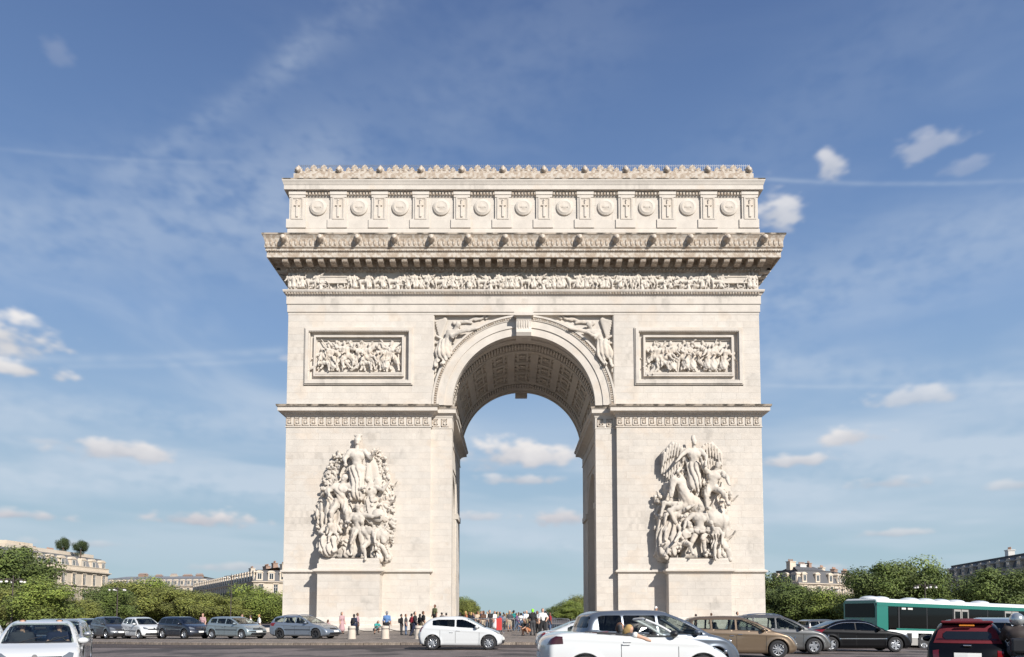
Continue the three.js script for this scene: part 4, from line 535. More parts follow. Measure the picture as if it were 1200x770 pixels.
    const dr = []; for (let i = 0; i < 6; i++) dr.push(B1([s * (0.1 + 0.1 * i), 2.2 - i * 0.2, 0], [s * (0.75 + 0.02 * i), 2.6 - i * 0.75, 0], 0.17, 0.13)); const dg = part('drapery', netGeo(blob(dr, 0.075, 0.06)), carved, g); dg.position.set(s * 8.25, 27.6, -0.25); const sw = []; for (let i = 0; i < 7; i++) sw.push(B1([-s * (0.9 + 0.55 * i), 3.1 - 0.05 * i + 0.9 * (i / 7), 0], [-s * (1.5 + 0.6 * i), 2.6 + 0.26 * i + 0.3 * (i % 2), 0], 0.2 - 0.014 * i, 0.13)); const sg = part('scarf', netGeo(blob(sw, 0.07, 0.05)), carved, g); sg.position.set(s * 8.1, 28.5, -0.32); sg.scale.z = 0.7;
    part('relief_edge', bb(s * 9.27 - 0.09, s * 9.27 + 0.09, 23.0, 32.3, -0.5, -0.06), stone, g);
  }
  // frieze of small figures
  const fz = sub('frieze', arch); fz.position.set(0, 34.87, 0.2);
  const fv = []; for (let i = 0; i < 16; i++) fv.push(netGeo(blob(figure({ s: 1.82, ...poses[(i >> 1) % 4 === 2 && i % 4 ? 3 : (i >> 1) % 4](R() * 0.5), mirror: i % 2, bulk: 1.35, skirt: i % 3 ? 0.28 : 0, hair: 2 }), 0.07, 0.05, foldy(0.02, 14))));
  const fh = [1, -1].map((m) => netGeo(blob(horse(0.88, [0, 0, 0], { m }), 0.065, 0.06)));
  const cart = (() => { const w = (x) => { const t = new THREE.TorusGeometry(0.36, 0.07, 6, 16); t.translate(x, 0.44, 0.1); return t; }; return join([bb(-1.4, 1.4, 0.72, 1.32, -0.1, 0.14), bb(-1.45, 1.45, 1.3, 1.42, -0.1, 0.2), bb(-1.45, 1.45, 0.66, 0.76, -0.1, 0.2), w(-0.8), w(0.8), ...[0, 1, 2].map((k) => rod([-0.8 + Math.cos(k * 1.05) * 0.34, 0.44 + Math.sin(k * 1.05) * 0.34, 0.1], [-0.8 - Math.cos(k * 1.05) * 0.34, 0.44 - Math.sin(k * 1.05) * 0.34, 0.1], 0.03))]); })();
  let x = -24.0, i = 0;
  while (x < 24.0) {
    const side = Math.abs(x);
    if ((side > 20.4 && side < 20.8) || (side > 20.8 && side < 21.3 && x > 0)) { if (!fz.userData['c' + Math.sign(x)]) { fz.userData['c' + Math.sign(x)] = 1; const m = part('cart', cart, carved, fz); m.position.set(x + 0.9, 0, 0); x += 2.6; continue; } }
    if ((side > 15.2 && side < 17.6 && i % 2) || (i % 9 === 4)) { const m = part('horse', fh[x > 0 ? 1 : 0], carved, fz); m.position.set(x + 0.5, 0, -0.04); x += 1.0; } else {
      const m = part('figure', fv[Math.floor(R() * 16)], carved, fz); const k = 0.93 + R() * 0.1; m.position.set(x, 0, (R() - 0.5) * 0.12); m.scale.set(k, k, 0.85); m.rotation.z = (R() - 0.5) * 0.12; x += 0.34 + R() * 0.2;
    }
    i++;
  }
  for (let q = -23.8; q < 23.8; q += 0.62 + R() * 0.3) { const m = part('figure', fv[Math.floor(R() * 16)], carved, fz); m.position.set(q, 0.06 + R() * 0.1, -0.14); m.scale.set(0.95, 0.96, 0.6); m.rotation.z = (R() - 0.5) * 0.25; }
  fz.userData = {};
}
// ------------------------------------------------------------------ vehicles
const glassClear = phys([0.62, 0.68, 0.66], 0.02, { transmission: 1, thickness: 0, ior: 1.5 });
const glassDark = phys([0.10, 0.11, 0.115], 0.02, { transmission: 1, thickness: 0, ior: 1.5 });
const rubber = std([0.022, 0.022, 0.024], 0.85), blackTrim = std([0.02, 0.02, 0.022], 0.45), interiorMat = std([0.035, 0.034, 0.035], 0.8), chrome = std([0.75, 0.75, 0.76], 0.12, { metalness: 1 });
const alloy = std([0.62, 0.63, 0.65], 0.28, { metalness: 0.85 }), darkAlloy = std([0.05, 0.05, 0.055], 0.35, { metalness: 0.6 }), lensMat = phys([0.26, 0.28, 0.30], 0.1, { clearcoat: 1, clearcoatRoughness: 0.03, metalness: 0.5 }), lensBezel = phys([0.06, 0.065, 0.07], 0.15, { clearcoat: 1 });
const redLens = phys([0.16, 0.006, 0.008], 0.12, { clearcoat: 1 }), amberLens = phys([0.75, 0.25, 0.02], 0.15, { clearcoat: 1 }), plateMat = std([0.72, 0.72, 0.68], 0.45), whitePlastic = std([0.7, 0.7, 0.7], 0.4);
const skinMat = std([0.46, 0.27, 0.19], 0.6);
const paint = (c, metal = 0) => phys(c, metal ? 0.35 : 0.28, { metalness: metal, clearcoat: 1, clearcoatRoughness: 0.04 });
const TEMPLATES = {
  hatch: { L: 3.9, H: 1.51, pts: [[-1.84, 0.25], [-1.92, 0.45], [-1.93, 0.62], [-1.86, 0.9], [-1.76, 1.08], [-1.58, 1.40], [-1.32, 1.475], [-0.9, 1.505], [-0.3, 1.51], [0.15, 1.465], [0.5, 1.32], [1.05, 1.02], [1.22, 0.965], [1.52, 0.875], [1.78, 0.74], [1.9, 0.58], [1.94, 0.44], [1.92, 0.3], [1.8, 0.2]], wheels: [-1.22, 1.27], r: 0.305, belt: [[-1.5, 1.06], [1.0, 0.94]], side: [-1.42, 0.98], pillars: [-0.86, -0.12], ws: [[1.08, 1.0], [0.24, 1.44]], rw: [[-1.745, 1.10], [-1.59, 1.385]] },
  slope: { L: 3.9, H: 1.5, pts: [[-1.84, 0.25], [-1.92, 0.45], [-1.94, 0.62], [-1.88, 0.88], [-1.74, 1.06], [-1.42, 1.35], [-1.1, 1.45], [-0.6, 1.495], [-0.1, 1.5], [0.25, 1.43], [0.6, 1.27], [1.1, 1.01], [1.3, 0.94], [1.55, 0.85], [1.78, 0.73], [1.9, 0.58], [1.94, 0.44], [1.92, 0.3], [1.8, 0.2]], wheels: [-1.22, 1.27], r: 0.315, belt: [[-1.4, 1.09], [1.0, 0.92]], side: [-1.22, 1.0], pillars: [-0.2], ws: [[1.1, 1.0], [0.34, 1.4]], rw: [[-1.7, 1.11], [-1.44, 1.33]] },
  estate: { L: 4.76, H: 1.5, pts: [[-2.26, 0.26], [-2.35, 0.45], [-2.37, 0.62], [-2.31, 0.88], [-2.22, 1.05], [-2.02, 1.30], [-1.82, 1.41], [-1.3, 1.47], [-0.5, 1.50], [0.0, 1.465], [0.42, 1.32], [1.0, 1.03], [1.2, 0.96], [1.65, 0.875], [2.05, 0.74], [2.28, 0.58], [2.37, 0.44], [2.34, 0.3], [2.2, 0.2]], wheels: [-1.38, 1.36], r: 0.325, belt: [[-1.9, 1.05], [0.95, 0.94]], side: [-1.86, 0.95], pillars: [-1.1, -0.2], ws: [[1.02, 1.01], [0.12, 1.44]], rw: [[-2.2, 1.09], [-2.0, 1.31]] },
  mpv: { L: 4.5, H: 1.66, pts: [[-2.12, 0.26], [-2.22, 0.48], [-2.23, 0.68], [-2.17, 1.0], [-2.08, 1.2], [-1.94, 1.5], [-1.7, 1.605], [-1.2, 1.645], [-0.4, 1.66], [0.1, 1.62], [0.55, 1.46], [1.15, 1.13], [1.35, 1.04], [1.7, 0.945], [2.0, 0.8], [2.17, 0.62], [2.24, 0.46], [2.21, 0.3], [2.08, 0.2]], wheels: [-1.32, 1.37], r: 0.33, belt: [[-1.8, 1.12], [1.05, 1.0]], side: [-1.8, 1.08], pillars: [-1.08, -0.16], ws: [[1.2, 1.1], [0.2, 1.58]], rw: [[-2.07, 1.22], [-1.95, 1.49]] },
  sedan: { L: 4.9, H: 1.46, pts: [[-2.32, 0.27], [-2.42, 0.45], [-2.44, 0.65], [-2.42, 0.9], [-2.3, 1.0], [-1.95, 1.055], [-1.55, 1.2], [-1.1, 1.37], [-0.6, 1.45], [-0.1, 1.46], [0.32, 1.385], [0.95, 1.09], [1.25, 0.965], [1.75, 0.88], [2.15, 0.76], [2.36, 0.58], [2.44, 0.42], [2.42, 0.3], [2.28, 0.2]], wheels: [-1.45, 1.5], r: 0.34, belt: [[-1.5, 1.02], [1.0, 0.94]], side: [-1.5, 1.0], pillars: [-0.28], ws: [[1.1, 1.03], [0.38, 1.37]], rw: [[-1.88, 1.09], [-1.12, 1.375]] },
  conv: { L: 4.4, H: 1.1, open: true, pts: [[-2.06, 0.26], [-2.16, 0.45], [-2.18, 0.65], [-2.14, 0.9], [-1.98, 1.02], [-1.5, 1.065], [-0.8, 1.03], [0.2, 0.985], [0.75, 0.985], [1.05, 0.975], [1.4, 0.91], [1.75, 0.80], [2.02, 0.66], [2.15, 0.5], [2.17, 0.38], [2.13, 0.27], [2.0, 0.2]], wheels: [-1.26, 1.34], r: 0.32, belt: [[-1.5, 1.06], [1.0, 0.97]] },
  bubble: { L: 3.55, H: 1.5, pts: [[-1.62, 0.24], [-1.74, 0.42], [-1.77, 0.6], [-1.7, 0.84], [-1.56, 1.0], [-1.36, 1.30], [-1.12, 1.43], [-0.6, 1.495], [-0.05, 1.5], [0.3, 1.43], [0.62, 1.27], [1.0, 1.02], [1.14, 0.965], [1.42, 0.88], [1.63, 0.72], [1.74, 0.55], [1.77, 0.4], [1.74, 0.28], [1.62, 0.2]], wheels: [-1.12, 1.18], r: 0.29, belt: [[-1.25, 1.02], [0.95, 0.94]], side: [-1.2, 0.93], pillars: [-0.4], ws: [[1.0, 1.02], [0.36, 1.4]], rw: [[-1.54, 1.05], [-1.36, 1.28]] },
};
const wheelCache = {};
function wheelGeos(r, style) {
  const k = r + '|' + style.n + '|' + style.w; if (wheelCache[k]) return wheelCache[k];
  const w = 0.1, prof = [[r * 0.66, -w], [r * 0.8, -w - 0.012], [r * 0.94, -w * 0.95], [r, -w * 0.7], [r, w * 0.7], [r * 0.94, w * 0.95], [r * 0.8, w + 0.012], [r * 0.66, w]].map((q) => new THREE.Vector2(...q));
  const tyre = new THREE.LatheGeometry(prof, 30); tyre.rotateX(Math.PI / 2);
  const ro = r * 0.69, rim = [];
  const lip = new THREE.LatheGeometry([[ro, -w * 0.9], [ro - 0.01, w * 0.9], [ro - 0.035, w * 0.95], [ro - 0.04, w * 0.3]].map((q) => new THREE.Vector2(...q)), 30); lip.rotateX(Math.PI / 2); rim.push(lip);
  const n = style.n, hub = new THREE.CylinderGeometry(0.055, 0.07, 0.05, 14); hub.rotateX(Math.PI / 2); hub.translate(0, 0, w * 0.62); rim.push(hub);
  for (let i = 0; i < n; i++) { const a = i / n * 2 * Math.PI, g = rbox(ro - 0.05, style.w, 0.03, 0.008, 1); g.translate(0.03 + (ro - 0.05) / 2, 0, w * 0.6); g.rotateZ(a); rim.push(g); }
  const back = new THREE.CylinderGeometry(ro - 0.02, ro - 0.02, 0.02, 24); back.rotateX(Math.PI / 2); back.translate(0, 0, w * 0.1);
  return (wheelCache[k] = { tyre, rim: join(rim), back });
}
function inPoly(p, x, y) { let c = false; for (let i = 0, j = p.length - 1; i < p.length; j = i++) if ((p[i][1] > y) !== (p[j][1] > y) && x < (p[j][0] - p[i][0]) * (y - p[i][1]) / (p[j][1] - p[i][1]) + p[i][0]) c = !c; return c; }
function polySD(p, x, y) { let d = 1e9; for (let i = 0, j = p.length - 1; i < p.length; j = i++) { const ax = p[j][0], ay = p[j][1], bx = p[i][0] - ax, by = p[i][1] - ay, t = clamp(((x - ax) * bx + (y - ay) * by) / (bx * bx + by * by || 1e-9)), dx = x - ax - t * bx, dy = y - ay - t * by; d = Math.min(d, dx * dx + dy * dy); } return inPoly(p, x, y) ? -Math.sqrt(d) : Math.sqrt(d); }
const smax = (a, b, k) => { const h = Math.max(k - Math.abs(a - b), 0) / k; return Math.max(a, b) + h * h * k * 0.25; };
const shellCache = {};
function carShell(o) {
  const key = JSON.stringify([o.type, o.L, o.W, o.H, o.h, o.side, o.pillars, o.tum]); if (shellCache[key]) return shellCache[key];
  const T = TEMPLATES[o.type], kx = (o.L || T.L) / T.L, ky = (o.H || T.H) / T.H, sc = (q) => [q[0] * kx, q[1] * (q[1] > 0.4 ? lerp(1, ky, (q[1] - 0.4) / (T.H - 0.4)) : 1)];
  const L = T.L * kx, W = o.W || 0.86, H = T.H * ky, h = o.h || 0.035;
  const curve = new THREE.CatmullRomCurve3(T.pts.map(sc).map(([x, y]) => new THREE.Vector3(x, y, 0)), false, 'centripetal'), top = curve.getPoints(130).map((v) => [v.x, v.y]);
  const poly = [...top, [top[top.length - 1][0] - 0.25, 0.17], [top[0][0] + 0.25, 0.19]];
  const belt = T.belt.map(sc), beltY = (x) => lerp(belt[0][1], belt[1][1], clamp((x - belt[0][0]) / (belt[1][0] - belt[0][0]), -0.3, 1.4));
  const topY = (x) => { let b = 0; for (let i = 1; i < top.length; i++) { const [p, q] = [top[i - 1], top[i]]; if ((p[0] - x) * (q[0] - x) <= 0 && p[0] !== q[0]) b = Math.max(b, lerp(p[1], q[1], (x - p[0]) / (q[0] - p[0]))); } return b; };
  const wheels = T.wheels.map((x) => x * kx), r = o.r || T.r, ra = r + 0.05;
  const width = (x, y) => {
    let w = W * (1 - 0.05 * Math.pow(Math.abs(2 * x / L), 3)), b = beltY(x); const low = Math.min(y, b);
    w -= 0.05 * Math.pow(Math.max(0, Math.abs(low - 0.62) - 0.08) / 0.4, 2) + 0.012 * sstep(0.02, 0, Math.abs(low - 0.74) - 0.0) * 0;
    w += 0.012 * Math.exp(-Math.pow((low - (b - 0.12)) / 0.05, 2)) + 0.010 * Math.exp(-Math.pow((low - 0.3) / 0.06, 2));
    if (y > b) { const d = y - b; w -= 0.02 + d * (0.26 + (o.tum || 0)) + d * d * 0.22; }
    for (const wx of wheels) { const d = Math.hypot(x - wx, y - r) - ra; w += 0.022 * Math.exp(-Math.pow(d / 0.07, 2)); }
    return w;
  };
  // 2D fields
  const g = 0.025, x0 = -L / 2 - 0.5, y0 = 0, nx = Math.ceil((L + 1) / g), ny = Math.ceil((H + 0.4) / g), F2 = new Float32Array(nx * ny), W2 = new Float32Array(nx * ny), G2 = new Float32Array(nx * ny).fill(1);
  let wins = [];
  if (!T.open) {
    const xs = (o.side || T.side).map((v) => v * kx), pil = (o.pillars || T.pillars).map((v) => v * kx), cuts = [xs[0], ...pil, xs[1]];
    for (let i = 0; i < cuts.length - 1; i++) {
      const a = cuts[i] + (i ? 0.035 : 0), b = cuts[i + 1] - (i < cuts.length - 2 ? 0.035 : 0), up = [], dn = [];
      for (let k = 0; k <= 16; k++) { const x = lerp(a, b, k / 16), t = Math.min(topY(x) - 0.125, H - 0.15), bt = beltY(x) + 0.015; if (t > bt + 0.03) { up.push([x, t]); dn.push([x, bt]); } }
      if (up.length > 2) wins.push([...dn, ...up.reverse()]);
    }
  }
  for (let j = 0; j < ny; j++) for (let i = 0; i < nx; i++) { const x = x0 + i * g, y = y0 + j * g, k = j * nx + i; F2[k] = polySD(poly, x, y); W2[k] = width(x, y); for (const p of wins) G2[k] = Math.min(G2[k], polySD(p, x, y)); }
  const at = (A, x, y) => { const fx = clamp((x - x0) / g, 0, nx - 1.001), fy = clamp((y - y0) / g, 0, ny - 1.001), i = Math.floor(fx), j = Math.floor(fy), u = fx - i, v = fy - j, k = j * nx + i; return lerp(lerp(A[k], A[k + 1], u), lerp(A[k + nx], A[k + nx + 1], u), v); };
  const kf = o.kf ?? 0.26, kr = o.kr ?? 0.20, bend = (x, z) => { const t = Math.pow(Math.abs(z) / W, 2.4), q = clamp(Math.abs(2 * x / L)); return (x > 0 ? kf : -kr) * t * Math.pow(q, 1.4); };
  const hull = (x, y, z) => smax(at(F2, x + bend(x, z), y), (Math.abs(z) - at(W2, x, y)) * 0.93, 0.085 + 0.10 * sstep(H * 0.74, H * 0.95, y) * (T.open ? 0 : 1));
  const outer = (x, y, z) => { let d = hull(x, y, z); for (const wx of wheels) d = Math.max(d, -Math.max(Math.hypot(x - wx, y - r) - ra, W - 0.30 - Math.abs(z))); return d; };
  const ws = (T.ws || []).map(sc), rw = (T.rw || []).map(sc), ang = (s, x, y) => { const dx = s[1][0] - s[0][0], dy = s[1][1] - s[0][1], l = Math.hypot(dx, dy), px = x - s[0][0], py = y - s[0][1], t = (px * dx + py * dy) / l, n = (px * dy - py * dx) / l; return Math.max(Math.abs(t - l / 2) - l / 2, Math.abs(n) - 0.14); };
  const floor = 0.42, cav = (x, y, z) => T.open ? Math.max(-0.98 * kx - x, x - 0.72 * kx, Math.abs(z) - (W - 0.16), 0.36 - y) : Math.max(hull(x, y, z) + 0.06, floor - y, x - (ws[0][0] - 0.02), (rw[0][0] + 0.14) - x);
  const full = (x, y, z) => {
    let d = outer(x, y, z); d = Math.max(d, -cav(x, y, z));
    if (!T.open) { const w = at(W2, x, y), xe = x + bend(x, z); d = Math.max(d, -Math.max(at(G2, x, y), w - 0.2 - Math.abs(z))); d = Math.max(d, -Math.max(ang(ws, xe, y), Math.abs(z) - (w - 0.085))); d = Math.max(d, -Math.max(ang(rw, xe, y), Math.abs(z) - (w - 0.11))); }
    return d;
  };
  const NX = Math.ceil((L + 0.2) / h) + 3, NY = Math.ceil((H + 0.1) / h) + 3, hz = Math.ceil((W + 0.1) / h) + 2, NZ = 2 * hz + 1, A = new Float32Array(NX * NY * NZ), ox = -L / 2 - 0.1, oy = 0.08;
  for (let k = 0; k <= hz; k++) for (let j = 0; j < NY; j++) for (let i = 0; i < NX; i++) { const v = full(ox + i * h, oy + j * h, k * h); A[i + NX * (j + NY * (hz + k))] = v; A[i + NX * (j + NY * (hz - k))] = v; }
  const N = nets(A, NX, NY, NZ, ox, oy, -hz * h, h), geo = netGeo(N);
  // smoother normals from the field itself
  const nn = geo.attributes.normal, pp = geo.attributes.position, e = h * 0.8;
  for (let i = 0; i < pp.count; i++) { const x = pp.getX(i), y = pp.getY(i), z = pp.getZ(i); if (outer(x, y, z) < -0.02) continue; const gx = outer(x + e, y, z) - outer(x - e, y, z), gy = outer(x, y + e, z) - outer(x, y - e, z), gz = outer(x, y, z + e) - outer(x, y, z - e), l = Math.hypot(gx, gy, gz); if (l > 0.3 * e && full(x, y, z) > outer(x, y, z) - 0.004) nn.setXYZ(i, gx / l, gy / l, gz / l); }
  const panes = [];
  for (const p of wins) for (const s of [1, -1]) panes.push({ name: 'side_window', geo: sheet(p, (x, y) => [x, y, s * (at(W2, x, y) - 0.022)]), x: p[0][0] });
  const strip = (s, inset) => { const list = []; const dx = s[1][0] - s[0][0], dy = s[1][1] - s[0][1], l = Math.hypot(dx, dy), nxv = dy / l, nyv = -dx / l, sg = s === rw ? -1 : 1; const P = (t, u) => { const xe = s[0][0] + dx * t, y = s[0][1] + dy * t, z = u * (at(W2, xe, y) - inset); let x = xe - bend(xe, z); return [x - sg * nxv * 0.012 * Math.sign(nxv * sg || 1) * 1, y, z]; }; for (let a = 0; a < 5; a++) for (let b = 0; b < 10; b++) { const t0 = a / 5, t1 = (a + 1) / 5, u0 = -1 + b / 5, u1 = -1 + (b + 1) / 5; list.push([P(t0, u0), P(t0, u1), P(t1, u1), P(t1, u0)]); } return quads(list); };
  if (ws.length) panes.push({ name: 'windscreen', geo: strip(ws, 0.09), x: 9 }); if (rw.length) panes.push({ name: 'rear_window', geo: strip(rw, 0.115), x: -9 });
  return (shellCache[key] = { geo, panes, outer, L, W, H, wheels, r, beltY, topY, width: (x, y) => at(W2, x, y), T, kx, ws, rw, wins, sc });
}
function sheet(p, f, sub = 2) {
  let tri = THREE.ShapeUtils.triangulateShape(p.map((q) => new THREE.Vector2(...q)), []).map((t) => t.map((i) => p[i]));
  for (let s = 0; s < sub; s++) tri = tri.flatMap(([a, b, c]) => { const m = (u, v) => [(u[0] + v[0]) / 2, (u[1] + v[1]) / 2], x = m(a, b), y = m(b, c), z = m(c, a); return [[a, x, z], [x, b, y], [z, y, c], [x, y, z]]; });
  const pos = []; for (const t of tri) for (const q of t) pos.push(...f(q[0], q[1]));
  const g = new THREE.BufferGeometry(); g.setAttribute('position', new THREE.Float32BufferAttribute(pos, 3)); g.computeVertexNormals(); return metreUV(g);
}
// a lens, badge or trim piece laid on the body, seen from the direction yaw (0 front, pi rear, pi/2 right-hand side)
function onBody(S, yaw, p, off = 0.007, sub = 2) {
  const c = Math.cos(yaw), s = Math.sin(yaw);
  const cast = (d) => (u, v) => { let t = 3; for (let i = 0; i < 60; i++) { const q = S.outer(c * t - s * u, v, s * t + c * u); if (q < 0.0008) break; t -= Math.min(q * 0.8, 0.12); if (t < -1) break; } t += d; return [c * t - s * u, v, s * t + c * u]; };
  const top = sheet(p, cast(off), sub), rim = []; for (let i = 0; i < p.length; i++) { const a = p[i], b = p[(i + 1) % p.length]; rim.push([cast(off)(...a), cast(off)(...b), cast(-0.01)(...b), cast(-0.01)(...a)]); }
  return join([top, quads(rim)]);
}
const mirrorPoly = (p) => p.map(([u, v]) => [-u, v]).reverse();
const barPoly = (pts, w) => { const a = [], b = []; for (const [x, y] of pts) { a.push([x, y - w / 2]); b.push([x, y + w / 2]); } return [...a, ...b.reverse()]; };
function car(o) {
  const S = carShell(o), g = thing('car', o.label, 'car', o.group, [o.x, ground(o.x) + (o.lift || 0), o.z], Math.atan2(-o.dir[1], o.dir[0])), T = S.T, W = S.W, L = S.L;
  const body = part('body', S.geo, o.paint, g);
  for (const p of S.panes) { const dark = o.tint && (p.name === 'rear_window' || (p.name === 'side_window' && p.x < (o.tintTo ?? -0.2))); part(p.name, p.geo, dark ? glassDark : glassClear, g); }
  const st = o.rim || { n: 5, w: 0.075 }, wg = wheelGeos(S.r, st);
  for (const wx of S.wheels) for (const s of [1, -1]) { const w = sub('wheel', g); w.position.set(wx, S.r, s * (W - 0.115)); if (s < 0) w.rotation.y = Math.PI; w.rotation.z = s * (wx + 0.3); part('tyre', wg.tyre, rubber, w); part('rim', wg.rim, o.darkRim ? darkAlloy : alloy, w); part('brake_disc', wg.back, darkAlloy, w); }
  part('underbody', bb(-L / 2 + 0.25, L / 2 - 0.25, 0.16, 0.3, -W + 0.32, W - 0.32), rubber, g);
  // cabin
  const inner = [], cy0 = 0.43;
  if (!T.open) {
    const xr = S.rw[0][0] + 0.25, xf = S.ws[0][0] - 0.1; inner.push(bb(xr, xf, cy0, cy0 + 0.06, -W + 0.14, W - 0.14)); part('interior_floor', join(inner), interiorMat, g);
    part('dashboard', move(rbox(0.42, 0.3, 2 * W - 0.34, 0.08), xf - 0.22, S.beltY(xf) - 0.12, 0), interiorMat, g);
  }
  const seats = T.open ? [[-0.15, 1], [-0.15, -1], [-0.85, 1], [-0.85, -1]] : [[0.05, 1], [0.05, -1], [-0.8, 1], [-0.8, -1]];
  for (const [sx, s] of seats) { const low = T.open && sx < -0.5; part('seat', join([move(rbox(0.5, 0.2, 0.5, 0.06), sx * S.kx + 0.22, 0.58, s * 0.37), move(rbox(0.16, low ? 0.44 : 0.56, 0.48, 0.06).rotateZ(0.16), sx * S.kx - 0.02, low ? 0.78 : 0.88, s * 0.37), move(rbox(0.1, low ? 0.12 : 0.19, 0.27, 0.045).rotateZ(0.12), sx * S.kx - 0.07, low ? 1.06 : 1.23, s * 0.37)]), o.seatMat || interiorMat, g); }
  const wheelT = new THREE.TorusGeometry(0.18, 0.016, 6, 20); wheelT.rotateY(Math.PI / 2); wheelT.rotateZ(0.35); part('steering_wheel', move(wheelT, 0.52 * S.kx, 0.93, -0.37), blackTrim, g);
  // lamps, grille, plates
  const fy = o.noseY || 0.66, ty = o.tailY || 0.92;
  const head = o.head || [[W * 0.52, fy + 0.0], [W * 0.9, fy + 0.01], [W * 0.98, fy + 0.13], [W * 0.9, fy + 0.17], [W * 0.62, fy + 0.09]];
  for (const s of [1, -1]) { const p = s > 0 ? head : mirrorPoly(head), y = s * 0.32, hp = p.map(([u, v]) => [u - s * 0.62, v]); const hl = part('headlight', onBody(S, y, hp, 0.008), lensMat, g); }
  const tail = o.tail || [[W * 0.62, ty - 0.1], [W * 0.95, ty - 0.12], [W * 0.98, ty + 0.1], [W * 0.72, ty + 0.07]];
  for (const s of [1, -1]) { if (o.tailSide) { const p = o.tailSide.map(([u, v]) => [s * u, v]), q = s > 0 ? p : p.reverse(); part('taillight', onBody(S, s * (Math.PI / 2 + 0.5), q, 0.01, 3), o.tailMat || redLens, g); continue; } const p = (s > 0 ? mirrorPoly(tail) : tail).map(([u, v]) => [u + s * 0.55, v]); part('taillight', onBody(S, Math.PI - s * 0.3, p, 0.01), redLens, g); }
  part('grille', onBody(S, 0, o.grille || [[-W * 0.5, fy - 0.04], [W * 0.5, fy - 0.04], [W * 0.46, fy + 0.05], [-W * 0.46, fy + 0.05]], 0.008), blackTrim, g);
  part('lower_grille', onBody(S, 0, [[-W * 0.72, 0.28], [W * 0.72, 0.28], [W * 0.66, 0.42], [-W * 0.66, 0.42]], 0.008), blackTrim, g);
  part('number_plate', onBody(S, 0, [[-0.26, 0.44], [0.26, 0.44], [0.26, 0.55], [-0.26, 0.55]], 0.018, 1), plateMat, g);
  part('number_plate', onBody(S, Math.PI, o.plate || [[-0.26, 0.62], [0.26, 0.62], [0.26, 0.73], [-0.26, 0.73]], 0.018, 1), plateMat, g);
  const badge = new THREE.CylinderGeometry(0.055, 0.055, 0.03, 16); badge.rotateZ(Math.PI / 2); part('badge', move(badge, o.badgeX ?? L / 2 - 0.035, fy + 0.06, 0), chrome, g);
  // mirrors, handles, seams, trim
  const mx = T.open ? 0.68 : S.ws[0][0] - 0.36, mg = (() => { const m = new THREE.SphereGeometry(1, 14, 10); m.scale(0.085, 0.075, 0.12); return m; })();
  for (const s of [1, -1]) { const my = S.beltY(mx) + 0.075, mz = S.width(mx, my - 0.06) + 0.085; const m = part('mirror', move(mg, mx, my, s * mz), o.mirror || o.paint, g); part('mirror_foot', rod([mx + 0.02, my - 0.05, s * (mz - 0.02)], [mx + 0.04, my - 0.075, s * (mz - 0.13)], 0.028), blackTrim, m); }
  const doors = o.doors || (T.open ? [-0.45, 0.78] : [...(o.pillars || T.pillars).slice(-1).map((v) => v * S.kx), S.wheels[1] - 0.42, S.wheels[0] + 0.34]);
  for (const dx of doors) for (const s of [1, -1]) { const top = Math.min(S.beltY(dx), S.topY(dx) - 0.06), pts = [[-dx * s - 0.006, 0.3], [-dx * s + 0.006, 0.3], [-dx * s + 0.006, top], [-dx * s - 0.006, top]]; part('door_seam', onBody(S, s * Math.PI / 2, pts, 0.0035, 2), rubber, g); }
  for (const hx of o.handles || doors.slice(0, 2)) for (const s of [1, -1]) { const x = hx + 0.13 - (T.open ? 0 : 0), y = S.beltY(x) - 0.14, h = rbox(0.17, 0.028, 0.03, 0.012, 1); part('door_handle', move(h, Math.min(x, S.wheels[1] - 0.55) - (hx > 0.5 ? 1.1 : 0), y, s * (S.width(x, y) + 0.012)), o.handleMat || o.paint, g); }
  if (o.strip) for (const s of [1, -1]) part('side_strip', onBody(S, s * Math.PI / 2, barPoly([0, 1, 2, 3, 4, 5, 6].map((i) => [-s * lerp(S.wheels[0] + 0.38, S.wheels[1] - 0.38, i / 6), o.strip.y]).sort((a, b) => a[0] - b[0]), o.strip.w), 0.014, 2), o.strip.mat || blackTrim, g);
  if (o.bumperStrip) part('bumper_strip', onBody(S, 0, barPoly([-0.9, -0.6, -0.3, 0, 0.3, 0.6, 0.9].map((t) => [t * W, o.bumperStrip]), 0.06), 0.012), blackTrim, g);
  if (o.arcTrim) { // bright line over the side glass
    for (const s of [1, -1]) { const pts = []; for (const p of S.wins) for (const [x, y] of p.slice(p.length / 2)) pts.push([x, y]); pts.sort((a, b) => a[0] - b[0]); const a = pts.filter((_, i) => i % 4 === 0); a.unshift([a[0][0] - 0.07, S.beltY(a[0][0]) + 0.03]); part('window_trim', tube(a.map(([x, y]) => [x, y + 0.018, s * (S.width(x, y + 0.018) + 0.004)]), 0.017, 5, 40), chrome, g); }
  }
  if (o.rails) for (const s of [1, -1]) { const xs = [-1.3, -0.8, -0.2, 0.1].map((x) => x * S.kx); part('roof_rail', tube(xs.map((x, i) => [x, S.topY(x) + (i === 0 || i === 3 ? -0.01 : 0.03), s * (S.width(x, S.topY(x) - 0.05) - 0.07)]), 0.018, 5, 20), chrome, g); }
